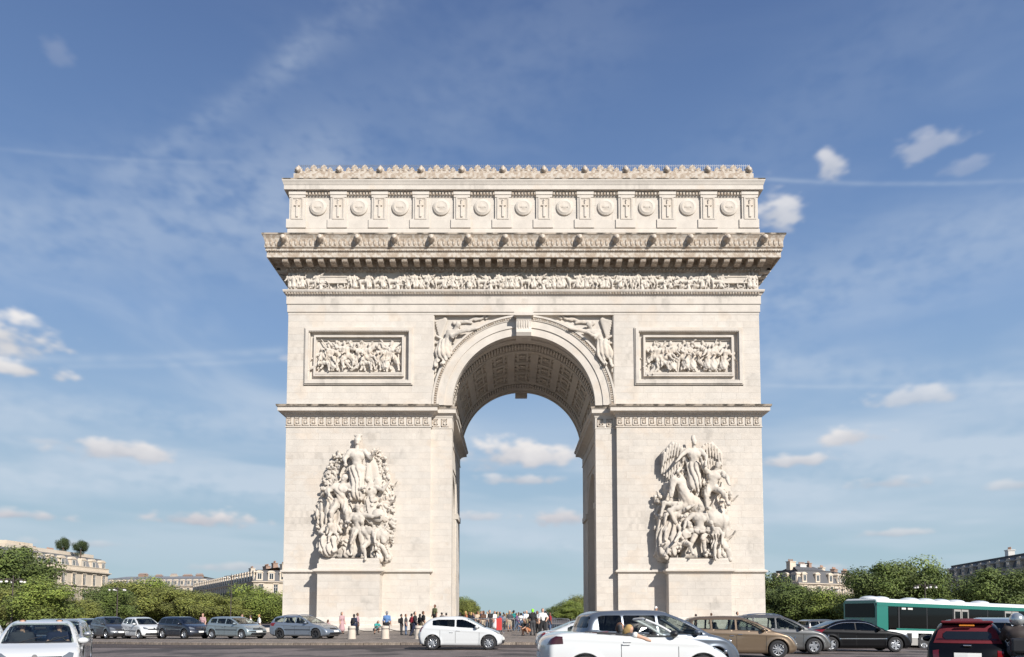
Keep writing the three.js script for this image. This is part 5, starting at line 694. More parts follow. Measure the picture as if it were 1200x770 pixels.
  if (!T.open) { const q = []; for (let i = 0; i < 8; i++) { const f = (u, dx, dy) => { const z = u * (S.width(S.ws[0][0], S.ws[0][1]) - 0.12); return [S.ws[0][0] - 0.06 * u * u + dx, S.ws[0][1] + dy, z]; }, u0 = -1 + i / 4, u1 = u0 + 0.25; q.push([f(u0, 0.05, -0.012), f(u1, 0.05, -0.012), f(u1, -0.03, 0.035), f(u0, -0.03, 0.035)]); } part('cowl', quads(q), blackTrim, g); part('rear_view_mirror', move(rbox(0.04, 0.07, 0.24, 0.015, 1), S.ws[1][0] - 0.02, S.ws[1][1] - 0.12, 0), blackTrim, g); }
  if (o.wiper !== false && !T.open) for (const z of [-0.15, 0.35]) { const a = S.ws[0], b = S.ws[1]; part('wiper', rod([a[0] + 0.015, a[1] + 0.02, z], [lerp(a[0], b[0], 0.28) + 0.02, lerp(a[1], b[1], 0.28) + 0.025, z - 0.42], 0.01), blackTrim, g); }
  if (o.antenna) part('antenna', rod([-1.1 * S.kx, S.topY(-1.1 * S.kx) - 0.01, 0], [-1.35 * S.kx, S.topY(-1.1 * S.kx) + 0.2, 0], 0.006), blackTrim, g);
  return { g, S };
}
// heading of traffic that circles the island
function ringDir(x, z) { const rx = x - AX, rz = z - CZ, l = Math.hypot(rx, rz); return [rz / l, -rx / l]; }
const WHITE = paint([0.57, 0.58, 0.58]), SILVER = paint([0.30, 0.32, 0.35], 0.45), SILVERBLUE = paint([0.26, 0.31, 0.33], 0.45), BLUEGREY = paint([0.20, 0.235, 0.285], 0.45), DARKBLUE = paint([0.012, 0.017, 0.03], 0.2), CHARCOAL = paint([0.06, 0.065, 0.075], 0.4), GREY = paint([0.13, 0.13, 0.128], 0.5), BRONZE = paint([0.20, 0.145, 0.095], 0.55), BLACK = phys([0.004, 0.004, 0.005], 0.4, { clearcoat: 0.35, clearcoatRoughness: 0.03, specularIntensity: 0.2 });
const near = 0.028, PARK = 'cars standing in a row on the paved island';
const toX = (px, z) => (px - 600) / FOCAL * (-z);
// left foreground
{
  const place = (px, z) => ({ x: toX(px, z), z }), aim = (px, z, turn = 0) => { const x = toX(px, z), a = Math.atan2(-z, -x) + turn; return [Math.cos(a), Math.sin(a)]; };
  car({ type: 'hatch', W: 0.84, H: 1.49, h: near, paint: WHITE, label: 'white hatchback facing forward in the road with driver behind its windscreen', ...place(50, -18.3), dir: aim(50, -16.6, 0.05), grille: [[-0.5, 0.66], [0.5, 0.66], [0.5, 0.72], [-0.5, 0.72]], head: [[0.5, 0.64], [0.74, 0.64], [0.8, 0.78], [0.72, 0.8], [0.56, 0.72]] });
  car({ type: 'hatch', W: 0.86, H: 1.5, paint: WHITE, label: 'white car waiting beside the white hatchback, mostly hidden', ...place(-32, -22.5), dir: aim(-32, -22.5, 0.05) });
  car({ type: 'mpv', W: 0.88, L: 4.2, H: 1.53, paint: SILVER, label: 'grey car behind the white hatchback, only roof and flank showing', ...place(70, -25.5), dir: aim(70, -25.5, 0.12) });
  const row = [['hatch', 104, -57.5, 0.82, 3.8, 1.46, SILVERBLUE, 'blue-silver car at the rear of the parked row under the trees', {}],
    ['mpv', 132, -55.6, 0.84, 3.9, 1.56, CHARCOAL, 'dark grey compact people carrier between the blue-silver and white parked cars', {}],
    ['hatch', 168, -54.5, 0.82, 3.45, 1.5, WHITE, 'small white parked hatchback with black side strip', { strip: { y: 0.56, w: 0.05 }, rim: { n: 7, w: 0.09 } }],
    ['mpv', 217, -53.2, 0.86, 4.1, 1.5, DARKBLUE, 'dark navy parked estate car behind the pale blue hatchback', { strip: { y: 0.66, w: 0.03, mat: chrome }, tint: true, tintTo: 1 }],
    ['hatch', 278, -51.6, 0.89, 4.2, 1.46, SILVERBLUE, 'pale blue-silver parked hatchback with black bumper strip', { bumperStrip: 0.5, strip: { y: 0.6, w: 0.045 }, rim: { n: 8, w: 0.06 } }],
    ['estate', 359, -50.2, 0.9, 4.7, 1.5, BLUEGREY, 'silver estate car with dark wheels parked beside the stone bollard', { strip: { y: 0.58, w: 0.045 }, darkRim: true, rails: true }]];
  for (const [type, px, z, W, L, H, p, label, ex] of row) { const x = toX(px, z), d = ringDir(x, z); car({ type, W, L, H, paint: p, label, group: PARK, x, z, dir: d, lift: 0.135, ...ex }); }
  // centre
  const yx = toX(541, -35.2); car({ type: 'slope', W: 0.85, L: 3.9, H: 1.48, h: near, paint: WHITE, label: 'white hatchback with alloy wheels driving in front of the tourists', x: yx, z: -35.2, dir: [1, 0.02], rim: { n: 10, w: 0.04 }, tint: true, tintTo: 0.2, noseY: 0.7 });
  // white coupe behind the silver people carrier
  const cx = toX(706, -25.6); car({ type: 'sedan', W: 0.9, L: 4.4, H: 1.42, paint: WHITE, label: 'white coupe partly hidden behind the silver people carrier', x: cx, z: -25.6, dir: [1, 0], side: [-1.35, 1.0] });
  const mx = toX(764, -21.2); car({ type: 'mpv', W: 0.91, L: 4.62, H: 1.68, h: near, paint: paint([0.105, 0.125, 0.155], 0.4), label: 'silver people carrier driving beside the white convertible', x: mx, z: -21.2, dir: [1, -0.2], tint: true, tintTo: -0.3, side: [-1.72, 1.12], tailY: 1.02, noseY: 0.76 });
  // right
  const bx = toX(862, -29.6); car({ type: 'mpv', W: 0.89, L: 4.36, H: 1.56, h: near, paint: BRONZE, label: 'bronze-brown compact car with many-spoked wheels', x: bx, z: -29.6, dir: [1, 0.1], rim: { n: 10, w: 0.045 }, side: [-1.75, 1.1], handleMat: chrome });
  const gx = toX(908, -33.4); car({ type: 'mpv', W: 0.91, L: 4.4, H: 1.64, h: near, paint: GREY, label: 'dark grey family car with bright roof rails between bronze and black cars', x: gx, z: -33.4, dir: [1, 0.12], rim: { n: 5, w: 0.11 }, rails: true, mirror: blackTrim });
  const sx = toX(1000, -36.2); car({ type: 'sedan', W: 0.92, L: 4.75, H: 1.46, h: near, paint: BLACK, label: 'long black saloon with chrome window line in front of the bus', x: sx, z: -36.2, dir: [1, 0.05], rim: { n: 6, w: 0.1 }, arcTrim: true, strip: { y: 0.6, w: 0.035, mat: chrome }, tint: true, tintTo: 2 });
  const fx = toX(966, -56); car({ type: 'mpv', W: 0.88, H: 1.55, paint: GREY, label: 'grey car far behind the black saloon', x: fx, z: -56, dir: [1, -0.3] });
  // small black car with a red folding top, seen from behind
  const rx = toX(1131, -18.6), rz = -18.6, rd = [rx, rz].map((v) => v / Math.hypot(rx, rz));
  const { g, S } = car({ type: 'bubble', tum: 0.14, W: 0.81, H: 1.5, h: 0.025, paint: BLACK, label: 'small black car with a red folding fabric top, seen from behind', x: rx, z: rz, dir: rd, plate: [[-0.26, 0.68], [0.26, 0.68], [0.26, 0.78], [-0.26, 0.78]], tail: [[0.58, 0.66], [0.7, 0.66], [0.72, 0.82], [0.6, 0.84]] });
  const cloth = std([0.115, 0.007, 0.014], 0.95);
  part('soft_top', onBody(S, Math.PI, [[-0.66, 0.985], [0.66, 0.985], [0.56, 1.26], [0.45, 1.38], [-0.45, 1.38], [-0.56, 1.26]], 0.012, 3), cloth, g);
  const topPts = []; for (let i = 0; i <= 8; i++) topPts.push(lerp(-1.2, 0.28, i / 8)); part('soft_top_roof', quads(topPts.slice(0, 8).flatMap((x, i) => { const a = x, b = topPts[i + 1], f = (q, u) => { const y = S.topY(q), w = S.width(q, y - 0.04) - 0.08; return [q, y + 0.02 - 0.05 * Math.abs(u) ** 3, u * w]; }; return [-1, -0.6, -0.2, 0.2, 0.6].map((u) => [f(a, u), f(a, u + 0.4), f(b, u + 0.4), f(b, u)]); })), cloth, g);
  part('folded_top', move(rbox(0.5, 0.06, 1.02, 0.03), -1.16, 1.45, 0), cloth, g);
  part('brake_lamp', move(rbox(0.06, 0.035, 0.3, 0.012, 1), -1.42, 1.375, 0), amberLens, g);
  part('rear_pane', onBody(S, Math.PI, [[-0.42, 1.07], [0.42, 1.07], [0.47, 1.12], [0.46, 1.2], [0.4, 1.245], [-0.4, 1.245], [-0.46, 1.2], [-0.47, 1.12]], 0.02, 2), phys([0.01, 0.012, 0.012], 0.04, { clearcoat: 1 }), g);
  part('plate_bar', move(rbox(0.05, 0.03, 0.16, 0.01, 1), -1.66, 0.94, 0), chrome, g);
  // blue-grey car ahead of it
  const vx = toX(1166, -24.5); car({ type: 'mpv', W: 0.84, L: 3.7, H: 1.58, paint: BLUEGREY, label: 'blue-grey small car ahead of the red-topped car', x: vx, z: -24.5, dir: [0.62, -0.78], tint: true });
}
// white convertible with its roof down
const CONV = (() => {
  const z = -17.4, x = toX(741, z), { g, S } = car({ type: 'conv', W: 0.9, L: 4.28, H: 1.21, r: 0.34, h: 0.025, tailMat: phys([0.045, 0.008, 0.01], 0.08, { clearcoat: 1 }), tailSide: [[1.06, 0.93], [1.42, 0.91], [1.34, 1.02], [1.22, 1.09], [1.08, 1.08]], paint: WHITE, label: 'white convertible with its roof down and a fair-haired passenger', x, z, dir: [1, -0.07], rim: { n: 9, w: 0.04 }, mirror: blackTrim, noseY: 0.66, tail: [[0.5, 0.82], [0.9, 0.80], [0.92, 0.96], [0.72, 0.985], [0.5, 0.93]], head: [[0.36, 0.66], [0.8, 0.7], [0.95, 0.82], [0.9, 0.86], [0.6, 0.78]], tailY: 0.9, seatMat: std([0.05, 0.05, 0.052], 0.6) });
  const k = S.kx, b = 0.88 * k, tp = 0.16 * k, wB = 0.68, wT = 0.56, yB = 1.075, yT = 1.43;
  part('windscreen_frame', join([tube([[b, yB - 0.02, -wB], [lerp(b, tp, 0.55), lerp(yB, yT, 0.6), -lerp(wB, wT, 0.5)], [tp, yT, -wT]], 0.03, 6, 14), tube([[b, yB - 0.02, wB], [lerp(b, tp, 0.55), lerp(yB, yT, 0.6), lerp(wB, wT, 0.5)], [tp, yT, wT]], 0.03, 6, 14), tube([[tp, yT, -wT], [tp + 0.06, yT + 0.02, 0], [tp, yT, wT]], 0.032, 6, 16)]), WHITE, g);
  const q = [], P = (t, u) => [lerp(b + 0.10 * (1 - u * u), tp + 0.05 * (1 - u * u), t), lerp(yB, yT, t) + 0.04 * Math.sin(t * Math.PI), u * lerp(wB, wT, t)]; for (let i = 0; i < 5; i++) for (let j = 0; j < 8; j++) q.push([P(i / 5, -1 + j / 4), P(i / 5, -1 + (j + 1) / 4), P((i + 1) / 5, -1 + (j + 1) / 4), P((i + 1) / 5, -1 + j / 4)]); part('windscreen', quads(q), glassClear, g);
  part('dashboard', move(rbox(0.4, 0.26, 1.36, 0.08), 0.62, 0.93, 0), interiorMat, g); part('interior_floor', bb(-0.96, 0.7, 0.37, 0.40, -0.72, 0.72), interiorMat, g);
  for (const s of [1, -1]) part('window_trim', tube([[-0.95, 1.145, s * 0.79], [-0.2, 1.115, s * 0.81], [0.75, 1.085, s * 0.79]], 0.014, 5, 16), blackTrim, g);
  return { x, z };
})();
// ------------------------------------------------------------------ trees
const leafMat = phys([1, 1, 1], 0.85, { vertexColors: true, transmission: 0.15, thickness: 0, side: THREE.DoubleSide });
const barkMat = std([0.10, 0.075, 0.055], 0.95);
function crownGeo(seed, lobes, n, tall, tone) {
  const R = rng(seed), L = []; for (let i = 0; i < lobes; i++) { const a = R() * 6.283, u = 2 * R() - 1, s = Math.sqrt(1 - u * u), q = 0.34 + 0.42 * R(); L.push([Math.cos(a) * s * q, u * q * tall, Math.sin(a) * s * q, 0.2 + 0.2 * R(), 0.7 + 0.6 * R()]); }
  const pos = [], col = [];
  for (let i = 0; i < n; i++) {
    const l = L[Math.floor(R() * lobes)], a = R() * 6.283, u = 2 * R() - 1, s = Math.sqrt(1 - u * u), q = l[3] * Math.pow(R(), 0.22) * (0.85 + 0.3 * R());
    const c = [l[0] + Math.cos(a) * s * q, l[1] + u * q * 0.9, l[2] + Math.sin(a) * s * q]; if (noise3(c[0] * 5 + seed, c[1] * 5, c[2] * 5) < 0.2) continue;
    const z = 0.022 + 0.018 * R(), nv = new THREE.Vector3(Math.cos(a) * s + (R() - 0.5) * 1.1, u + 0.35 + (R() - 0.5) * 1.1, Math.sin(a) * s + (R() - 0.5) * 1.1).normalize(), t = new THREE.Vector3(R() - 0.5, R() * 0.6 - 0.5, R() - 0.5).cross(nv).normalize(), b = nv.clone().cross(t);
    const P = (x, y) => [c[0] + t.x * x + b.x * y, c[1] + t.y * x + b.y * y, c[2] + t.z * x + b.z * y], A = P(0, 0), B = P(z, z * 0.42), C = P(2 * z, 0), D = P(z, -z * 0.42); pos.push(...A, ...B, ...C, ...A, ...C, ...D);
    const k = l[4] * (0.7 + 0.6 * R()), yl = R() * 0.5; for (let j = 0; j < 6; j++) col.push(tone[0] * k * (1 + yl * 0.5), tone[1] * k * (1 + yl * 0.15), tone[2] * k);
  }
  const g = new THREE.BufferGeometry(); g.setAttribute('position', new THREE.Float32BufferAttribute(pos, 3)); g.setAttribute('color', new THREE.Float32BufferAttribute(col, 3)); g.computeVertexNormals(); return metreUV(g);
}
const CROWNS = [crownGeo(1, 46, 30000, 0.9, [0.150, 0.205, 0.036]), crownGeo(2, 52, 30000, 1.0, [0.100, 0.150, 0.030]), crownGeo(3, 44, 30000, 0.85, [0.165, 0.195, 0.042]), crownGeo(4, 30, 20000, 1.0, [0.04, 0.066, 0.018])];
function trunkGeo(seed) { const R = rng(seed), l = [rod([0, -0.4, 0], [0.05, 1.6, 0], 0.17, 0.12)]; for (let i = 0; i < 6; i++) { const a = i * 1.05 + R(); l.push(rod([0.05, 1.4 + 0.08 * i, 0], [Math.cos(a) * (0.8 + R() * 0.5), 2.4 + R() * 0.9, Math.sin(a) * (0.8 + R() * 0.5)], 0.08, 0.03, 6)); } return join(l); }
const TRUNKS = [trunkGeo(1), trunkGeo(2)];
function tree(px, topPx, z, r, kind, label, group, squash = 1) {
  const x = toX(px, z), gy = ground(x), top = EYE + (721 - topPx) / FOCAL * (-z), h = top - gy, ry = Math.min(r * squash, h * 0.46), g = thing('tree', label, 'tree', group, [x, gy, z], px * 0.37);
  const cr = part('crown', CROWNS[kind], leafMat, g); cr.scale.set(r * 1.2, ry * 1.3, r * 1.2); cr.position.y = h - ry; const t = part('trunk', TRUNKS[kind % 2], barkMat, g); t.scale.set(r * 0.45, (h - ry * 0.6) / 2.8, r * 0.45); return g;
}
const TG = 'trees ringing the square';
[[4, 641, -122, 7.5, 1, 'tallest dark green tree left of the street lamp'], [-40, 655, -118, 7, 1, 'dark green tree beside the tallest one, cut by the frame'], [52, 677, -104, 5.2, 0, 'rounded bright green tree before the balustraded building'], [18, 690, -108, 4.5, 2, 'low yellow-green tree behind the street lamp'], [92, 703, -112, 4.0, 2, 'low bushy tree under the windows of the balustraded building'], [125, 688, -150, 5.5, 1, 'dark tree between the balustraded building and the far roofs'], [150, 682, -166, 7.2, 2, 'olive green tree below the far roofs'], [178, 679, -172, 7.8, 0, 'highest olive tree below the far roofs'], [205, 690, -170, 6.5, 2, 'olive tree in front of the long dark facade'], [238, 694, -176, 6.5, 2, 'dull green tree in front of the long dark facade'], [272, 700, -178, 5.5, 2, 'small tree at the foot of the dark lamp post'], [293, 686, -180, 6.5, 0, 'bright green tree beside the corner house near the arch'], [318, 694, -182, 5.5, 0, 'small green tree touching the edge of the arch'],
  [894, 672, -150, 6.5, 1, 'tall dark tree just right of the arch'], [915, 686, -140, 6, 1, 'dark green tree in front of the mansard corner house'], [945, 688, -138, 6, 1, 'broad dark tree below the dormer windows'], [972, 694, -134, 5.5, 0, 'green tree under the flank of the corner house'], [995, 697, -138, 5, 2, 'yellow-green tree just left of the bus'], [1032, 662, -118, 6.2, 1, 'left crown of the big clump above the bus'], [1062, 657, -120, 6.8, 0, 'highest crown of the big clump above the bus'], [1084, 665, -116, 4.4, 1, 'right crown of the big clump above the bus'], [1132, 692, -122, 3.4, 2, 'small tree before the shaded facade'], [1166, 668, -104, 5.5, 1, 'broad tree above the red-topped car'], [1200, 672, -106, 5.5, 0, 'tree at the edge of frame above the scooter rider'], [1228, 668, -108, 6, 1, 'tree beyond the scooter rider'],
  [548, 704, -260, 4.2, 2, 'small tree seen through the arch by its left pier'], [541, 700, -300, 6, 0, 'tree behind the left pier seen through the arch'], [668, 704, -230, 5, 0, 'leafy tree seen through the arch by its right pier'], [682, 699, -250, 7, 2, 'taller tree seen through the arch against the right pier'], [655, 711, -290, 5, 1, 'lowest far tree seen through the arch']].forEach((a) => tree(a[0], a[1], a[2], a[3], a[4], a[5], TG));
// low shrubs that close the foot of the tree line
{
  const S = [['left', -20, 340, -184], ['right', 890, 1240, -145]], R = rng(8);
  for (const [w, a, b, z] of S) for (let px = a; px < b; px += w === 'left' ? 15 : 20) { const zz = z - R() * 12, x = toX(px, zz), g = thing('shrub', `low green hedge shrub under the trees on the side of the ${w === 'left' ? 'parked row' : 'bus'}`, 'shrub', `hedge shrubs near the ${w === 'left' ? 'parked row' : 'bus'}`, [x, ground(x), zz], px); const m = part('foliage', CROWNS[Math.floor(R() * 4)], leafMat, g); m.position.y = 1.5; m.scale.set(3, 2.0 + R(), 3); }
}

// ------------------------------------------------------------------ houses
const wallA = std([0.66, 0.58, 0.48], 0.9, { map: stoneTex }), wallB = std([0.62, 0.55, 0.46], 0.9, { map: stoneTex }), wallC = std([0.60, 0.53, 0.45], 0.9, { map: stoneTex }), slate = std([0.095, 0.095, 0.10], 0.75), zinc = std([0.20, 0.205, 0.215], 0.65), brick = std([0.30, 0.20, 0.15], 0.9), windowGlass = phys([0.02, 0.025, 0.03], 0.08, { clearcoat: 1 }), sashMat = std([0.62, 0.60, 0.56], 0.6), ironMat = std([0.02, 0.02, 0.022], 0.6), potMat = std([0.34, 0.21, 0.15], 0.85);
const winFrame = join([bb(-0.75, -0.55, -0.1, 2.5, 0, 0.14), bb(0.55, 0.75, -0.1, 2.5, 0, 0.14), bb(-0.75, 0.75, 2.3, 2.55, 0, 0.2), bb(-0.85, 0.85, -0.2, -0.02, 0, 0.3)]), winSash = join([bb(-0.04, 0.04, 0, 2.3, 0.05, 0.09), bb(-0.55, 0.55, 1.5, 1.57, 0.05, 0.09), bb(-0.55, -0.48, 0, 2.3, 0.05, 0.09), bb(0.48, 0.55, 0, 2.3, 0.05, 0.09)]), winPane = bb(-0.56, 0.56, -0.02, 2.32, -0.02, 0.045);
const balc = join([bb(-0.95, 0.95, -0.16, -0.06, 0.1, 0.6), bb(-0.93, 0.93, 0.8, 0.85, 0.54, 0.58), ...[...Array(12)].map((_, i) => bb(-0.92 + i * 0.167, -0.9 + i * 0.167, -0.06, 0.8, 0.55, 0.575))]);
const dormer = join([bb(-0.85, 0.85, 0, 2.0, -2.2, 0.1), bb(-1.0, 1.0, 2.0, 2.2, -2.2, 0.22), (() => { const g = new THREE.CylinderGeometry(0.9, 0.9, 2.2, 12, 1, false, 0, Math.PI); g.rotateX(Math.PI / 2); g.rotateZ(Math.PI / 2); g.scale(1, 0.5, 1); return move(g, 0, 2.15, -1.0); })()]);
function house(o) {
  const [x0, z0] = o.p0, [x1, z1] = o.p1, w = Math.hypot(x1 - x0, z1 - z0), ux = (x1 - x0) / w, uz = (z1 - z0) / w, d = o.depth, g = thing('house', o.label, 'building', o.group || null, [x0, 0, z0], Math.atan2(-uz, ux));
  if (!o.group) delete g.userData.group;
  const H = o.h, fh = o.fh || 3.3, wm = o.wall || wallA, R = rng(o.seed || 1);
  part('wall', join([bb(0, w, -6, H, -d, 0)]), wm, g);
  const rc = [0, w, -d, 0]; part('cornice', join([ringMould(rc, [[0, H - 0.5], [0.12, H - 0.45], [0.3, H - 0.2], [0.55, H - 0.1], [0.55, H + 0.1], [-0.2, H + 0.16]]), ringMould(rc, [[0, H - fh], [0.2, H - fh + 0.05], [0.2, H - fh + 0.25], [0, H - fh + 0.3]])]), o.trim || wm, g);
  if (o.balustrade) { const l = []; for (const y of [0.15, 0.95]) l.push(bb(0.1, w - 0.1, H + y, H + y + 0.14, -0.02, 0.2)); for (let x = 0.2; x < w; x += 0.35) l.push(bb(x, x + 0.16, H + 0.29, H + 0.95, 0.02, 0.16)); const b = part('balustrade', join(l), wm, g); }
  const mh = o.mh || 3.2, ins = o.ins || 1.0;
  const rf = part('roof', join([ringMould(rc, [[-0.15, H + 0.1], [-0.15 - ins, H + mh], [-0.05 - ins, H + mh + 0.02], [-0.05 - ins, H + mh + 0.22]]), quads([[[1 + ins, H + mh + 0.2, -1 - ins], [w - 1 - ins, H + mh + 0.2, -1 - ins], [w - d * 0.4, H + mh + 1.4, -d / 2], [d * 0.4, H + mh + 1.4, -d / 2]], [[w - 1 - ins, H + mh + 0.2, -d + 1 + ins], [1 + ins, H + mh + 0.2, -d + 1 + ins], [d * 0.4, H + mh + 1.4, -d / 2], [w - d * 0.4, H + mh + 1.4, -d / 2]], [[ins, H + mh + 0.2, -ins], [w - ins, H + mh + 0.2, -ins], [w - 1 - ins, H + mh + 0.2, -1 - ins], [1 + ins, H + mh + 0.2, -1 - ins]]])]), o.roof || slate, g);
  const win = (x, y, z, ry, bal) => { const q = sub('window', g); q.position.set(x, y, z); q.rotation.y = ry; part('frame', winFrame, o.trim || wm, q); part('pane', winPane, windowGlass, q); part('sash', winSash, sashMat, q); if (bal) part('balcony', balc, ironMat, q); };
  const dor = (x, y, z, ry) => { const q = sub('dormer', g); q.position.set(x, y, z); q.rotation.y = ry; part('frame', dormer, o.trim || wm, q); const p = part('pane', bb(-0.5, 0.5, 0.35, 1.85, 0.1, 0.14), windowGlass, q); part('sash', join([bb(-0.04, 0.04, 0.35, 1.85, 0.1, 0.17), bb(-0.55, 0.55, 1.8, 1.9, 0.1, 0.17), bb(-0.55, -0.47, 0.35, 1.85, 0.1, 0.17), bb(0.47, 0.55, 0.35, 1.85, 0.1, 0.17)]), sashMat, p); };
  const run = (len, place) => { const n = Math.max(1, Math.round(len / (o.bay || 2.7))); for (let i = 0; i < n; i++) { const t = (i + 0.5) * len / n; for (let f = 1; f <= (o.floors || 3); f++) place(t, H - f * fh + 0.35, f, i); } };
  run(w, (t, y, f) => win(t, y, 0, 0, o.balconies && f === 1)); if (o.sides?.includes('r')) run(d, (t, y) => win(w, y, -t, Math.PI / 2)); if (o.sides?.includes('l')) run(d, (t, y) => win(0, y, -t, -Math.PI / 2));
  if (o.dormers !== false) { const n = Math.round(w / (o.dbay || o.bay || 2.7)); for (let i = 0; i < n; i++) dor((i + 0.5) * w / n, H + 0.35, -0.25, 0); if (o.sides?.includes('r')) { const m = Math.max(1, Math.round(d / 3.2)); for (let i = 0; i < m; i++) dor(w - 0.25, H + 0.35, -(i + 0.5) * d / m, Math.PI / 2); } if (o.sides?.includes('l')) { const m = Math.max(1, Math.round(d / 3.2)); for (let i = 0; i < m; i++) dor(0.25, H + 0.35, -(i + 0.5) * d / m, -Math.PI / 2); } }
  for (const c of o.chimneys || []) { const [cx, ch, cw, m] = c, q = part('chimney', join([bb(cx, cx + cw, H + mh - 1.5, H + mh + ch, -d / 2 - 0.8, -d / 2 + 0.4), bb(cx - 0.12, cx + cw + 0.12, H + mh + ch, H + mh + ch + 0.2, -d / 2 - 0.92, -d / 2 + 0.52)]), m || brick, g); const pots = []; for (let x = cx + 0.25; x < cx + cw - 0.1; x += 0.5) { const p = new THREE.CylinderGeometry(0.11, 0.15, 0.6, 8); pots.push(move(p, x, H + mh + ch + 0.48, -d / 2 - 0.2)); } part('chimney_pots', join(pots), potMat, q); }
  return g;
}
const pz = (px, z) => [toX(px, z), z];
const h1 = house({ p0: pz(8, -144), p1: pz(126, -178), depth: 16, h: 11.0, mh: 3.0, bay: 3.6, floors: 3, wall: wallA, balustrade: true, roof: zinc, seed: 3, label: 'cream stone house with balustrade, grey mansard roof and two clipped roof trees', chimneys: [[6, 1.6, 2.2, wallA], [18, 1.8, 1.2, brick], [24, 1.5, 2.4, wallA], [32, 0.8, 1.6, brick]] });
part('roof_terrace', join([bb(4, 34, 14.1, 15.3, -12, -3.5), bb(8, 16, 15.3, 16.3, -11, -6)]), wallA, h1);
for (const [px, y, rx, ry, l] of [[72, 638.5, 1.25, 1.75, 'oval clipped dark tree on the roof terrace'], [93, 641, 1.4, 1.55, 'rounder clipped dark tree on the roof terrace']]) { const z = -168, x = toX(px, z), cy = EYE + (721 - y) / FOCAL * 168, t = thing('roof_tree', l, 'tree', 'clipped trees on the roof', [x, cy, z]); const c = part('crown', CROWNS[3], leafMat, t); c.scale.set(rx * 1.35, ry * 1.35, rx * 1.35); part('trunk', rod([0, -ry - 1.6, 0], [0, -ry * 0.3, 0], 0.12), barkMat, t); part('planter', bb(-0.5, 0.5, -ry - 2.6, -ry - 1.2, -0.5, 0.5), wallA, t); }
house({ p0: pz(225, -285), p1: pz(297, -200), depth: 15, h: 10.2, mh: 2.8, ins: 0.7, bay: 3.4, floors: 3, wall: wallB, roof: slate, seed: 5, sides: 'r', label: 'long house with shaded street front and sunlit end beside the arch', balconies: true, chimneys: [[60, 2.6, 3, wallA], [78, 2.2, 4, brick], [88, 2.6, 2, brick], [97, 1.8, 2.5, wallA]] });
house({ p0: pz(296, -212), p1: pz(352, -216), depth: 18, h: 10.2, mh: 3.6, bay: 3, floors: 3, wall: wallB, roof: zinc, seed: 6, label: 'pale house with zinc roof close behind the edge of the arch', chimneys: [[5, 1.2, 2, zinc], [9, 1.0, 2, brick]] });
house({ p0: pz(118, -330), p1: pz(240, -322), depth: 16, h: 13.6, mh: 3.2, bay: 3.0, floors: 3, wall: wallA, roof: zinc, seed: 7, label: 'distant row of roofs with dormers and many chimneys above the trees', chimneys: [[12, 2.2, 4, brick], [20, 1.6, 3, brick], [27, 1.8, 3, wallA], [33, 1.6, 4, brick], [39, 1.8, 3, brick]] });
house({ p0: pz(936, -196), p1: pz(982, -204), depth: 9, h: 9.6, mh: 3.3, bay: 4.6, floors: 3, wall: wallB, trim: wallA, roof: slate, seed: 9, sides: 'l', balconies: true, label: 'corner house with slate mansard and dormers right of the arch', chimneys: [[2, 2.4, 2.2, wallA], [6, 1.8, 2.4, sashMat], [9.5, 2.2, 1, brick]] });
house({ p0: pz(982, -204), p1: pz(1040, -262), depth: 14, h: 9.6, mh: 3.2, bay: 3.0, floors: 3, wall: wallA, roof: slate, seed: 10, label: 'cream house front with many tall windows beside the corner house', chimneys: [[12, 2.0, 3, wallA], [26, 2.2, 4, brick], [40, 2.4, 5, brick]] });
house({ p0: pz(1107, -168), p1: pz(1245, -118), depth: 18, h: 8.6, mh: 3.3, bay: 4.2, floors: 2, wall: wallC, trim: wallB, roof: slate, balustrade: true, seed: 12, label: 'house in shade with dark mansard and one white chimney behind the bus', chimneys: [[9, 2.6, 1.6, sashMat], [30, 1.4, 3, zinc], [42, 1.6, 3, brick]] });
house({ p0: pz(888, -300), p1: pz(938, -290), depth: 14, h: 10.5, mh: 3.2, bay: 3.2, floors: 2, wall: wallA, seed: 14, label: 'far house end glimpsed beside the arch above dark trees', chimneys: [[4, 1.6, 3, brick]] });

// ------------------------------------------------------------------ street furniture
const lampIron = std([0.06, 0.045, 0.04], 0.6), globeMat = phys([0.78, 0.76, 0.72], 0.25, { clearcoat: 0.5 });
function lampPost(px, topPx, z, label) {
  const x = toX(px, z), gy = ground(x), H = EYE + (721 - topPx) / FOCAL * -z - gy, g = thing('street_lamp', label, 'street lamp', 'branched street lamps', [x, gy, z]);
  part('post', join([rod([0, -0.2, 0], [0, H - 0.4, 0], 0.13, 0.07), rod([0, 0, 0], [0, 0.9, 0], 0.26, 0.2), rod([0, 0.9, 0], [0, 1.05, 0], 0.3, 0.3), rod([0, H - 0.4, 0], [0, H + 0.3, 0], 0.09, 0.04)]), lampIron, g);
  for (let i = 0; i < 5; i++) { const a = i / 5 * 6.283 + 0.3, c = Math.cos(a), s = Math.sin(a), r = 1.35; part('arm', tube([[0, H - 0.6, 0], [c * r * 0.5, H - 0.15, s * r * 0.5], [c * r, H - 0.3, s * r]], 0.045, 5, 12), lampIron, g); const gl = new THREE.SphereGeometry(0.2, 12, 10); gl.scale(1, 0.85, 1); const m = part('globe', move(gl, c * r, H - 0.55, s * r), globeMat, g); part('cap', move(new THREE.ConeGeometry(0.24, 0.2, 10), c * r, H - 0.28, s * r), lampIron, m); }
}
lampPost(15, 677, -100, 'branched street lamp in front of the tallest left tree'); lampPost(138, 688, -140, 'branched street lamp above the olive trees'); lampPost(271, 674, -168, 'branched street lamp before the long dark facade'); lampPost(1084, 684, -108, 'branched street lamp against the big tree clump above the bus'); lampPost(978, 689, -150, 'branched street lamp before the corner house');
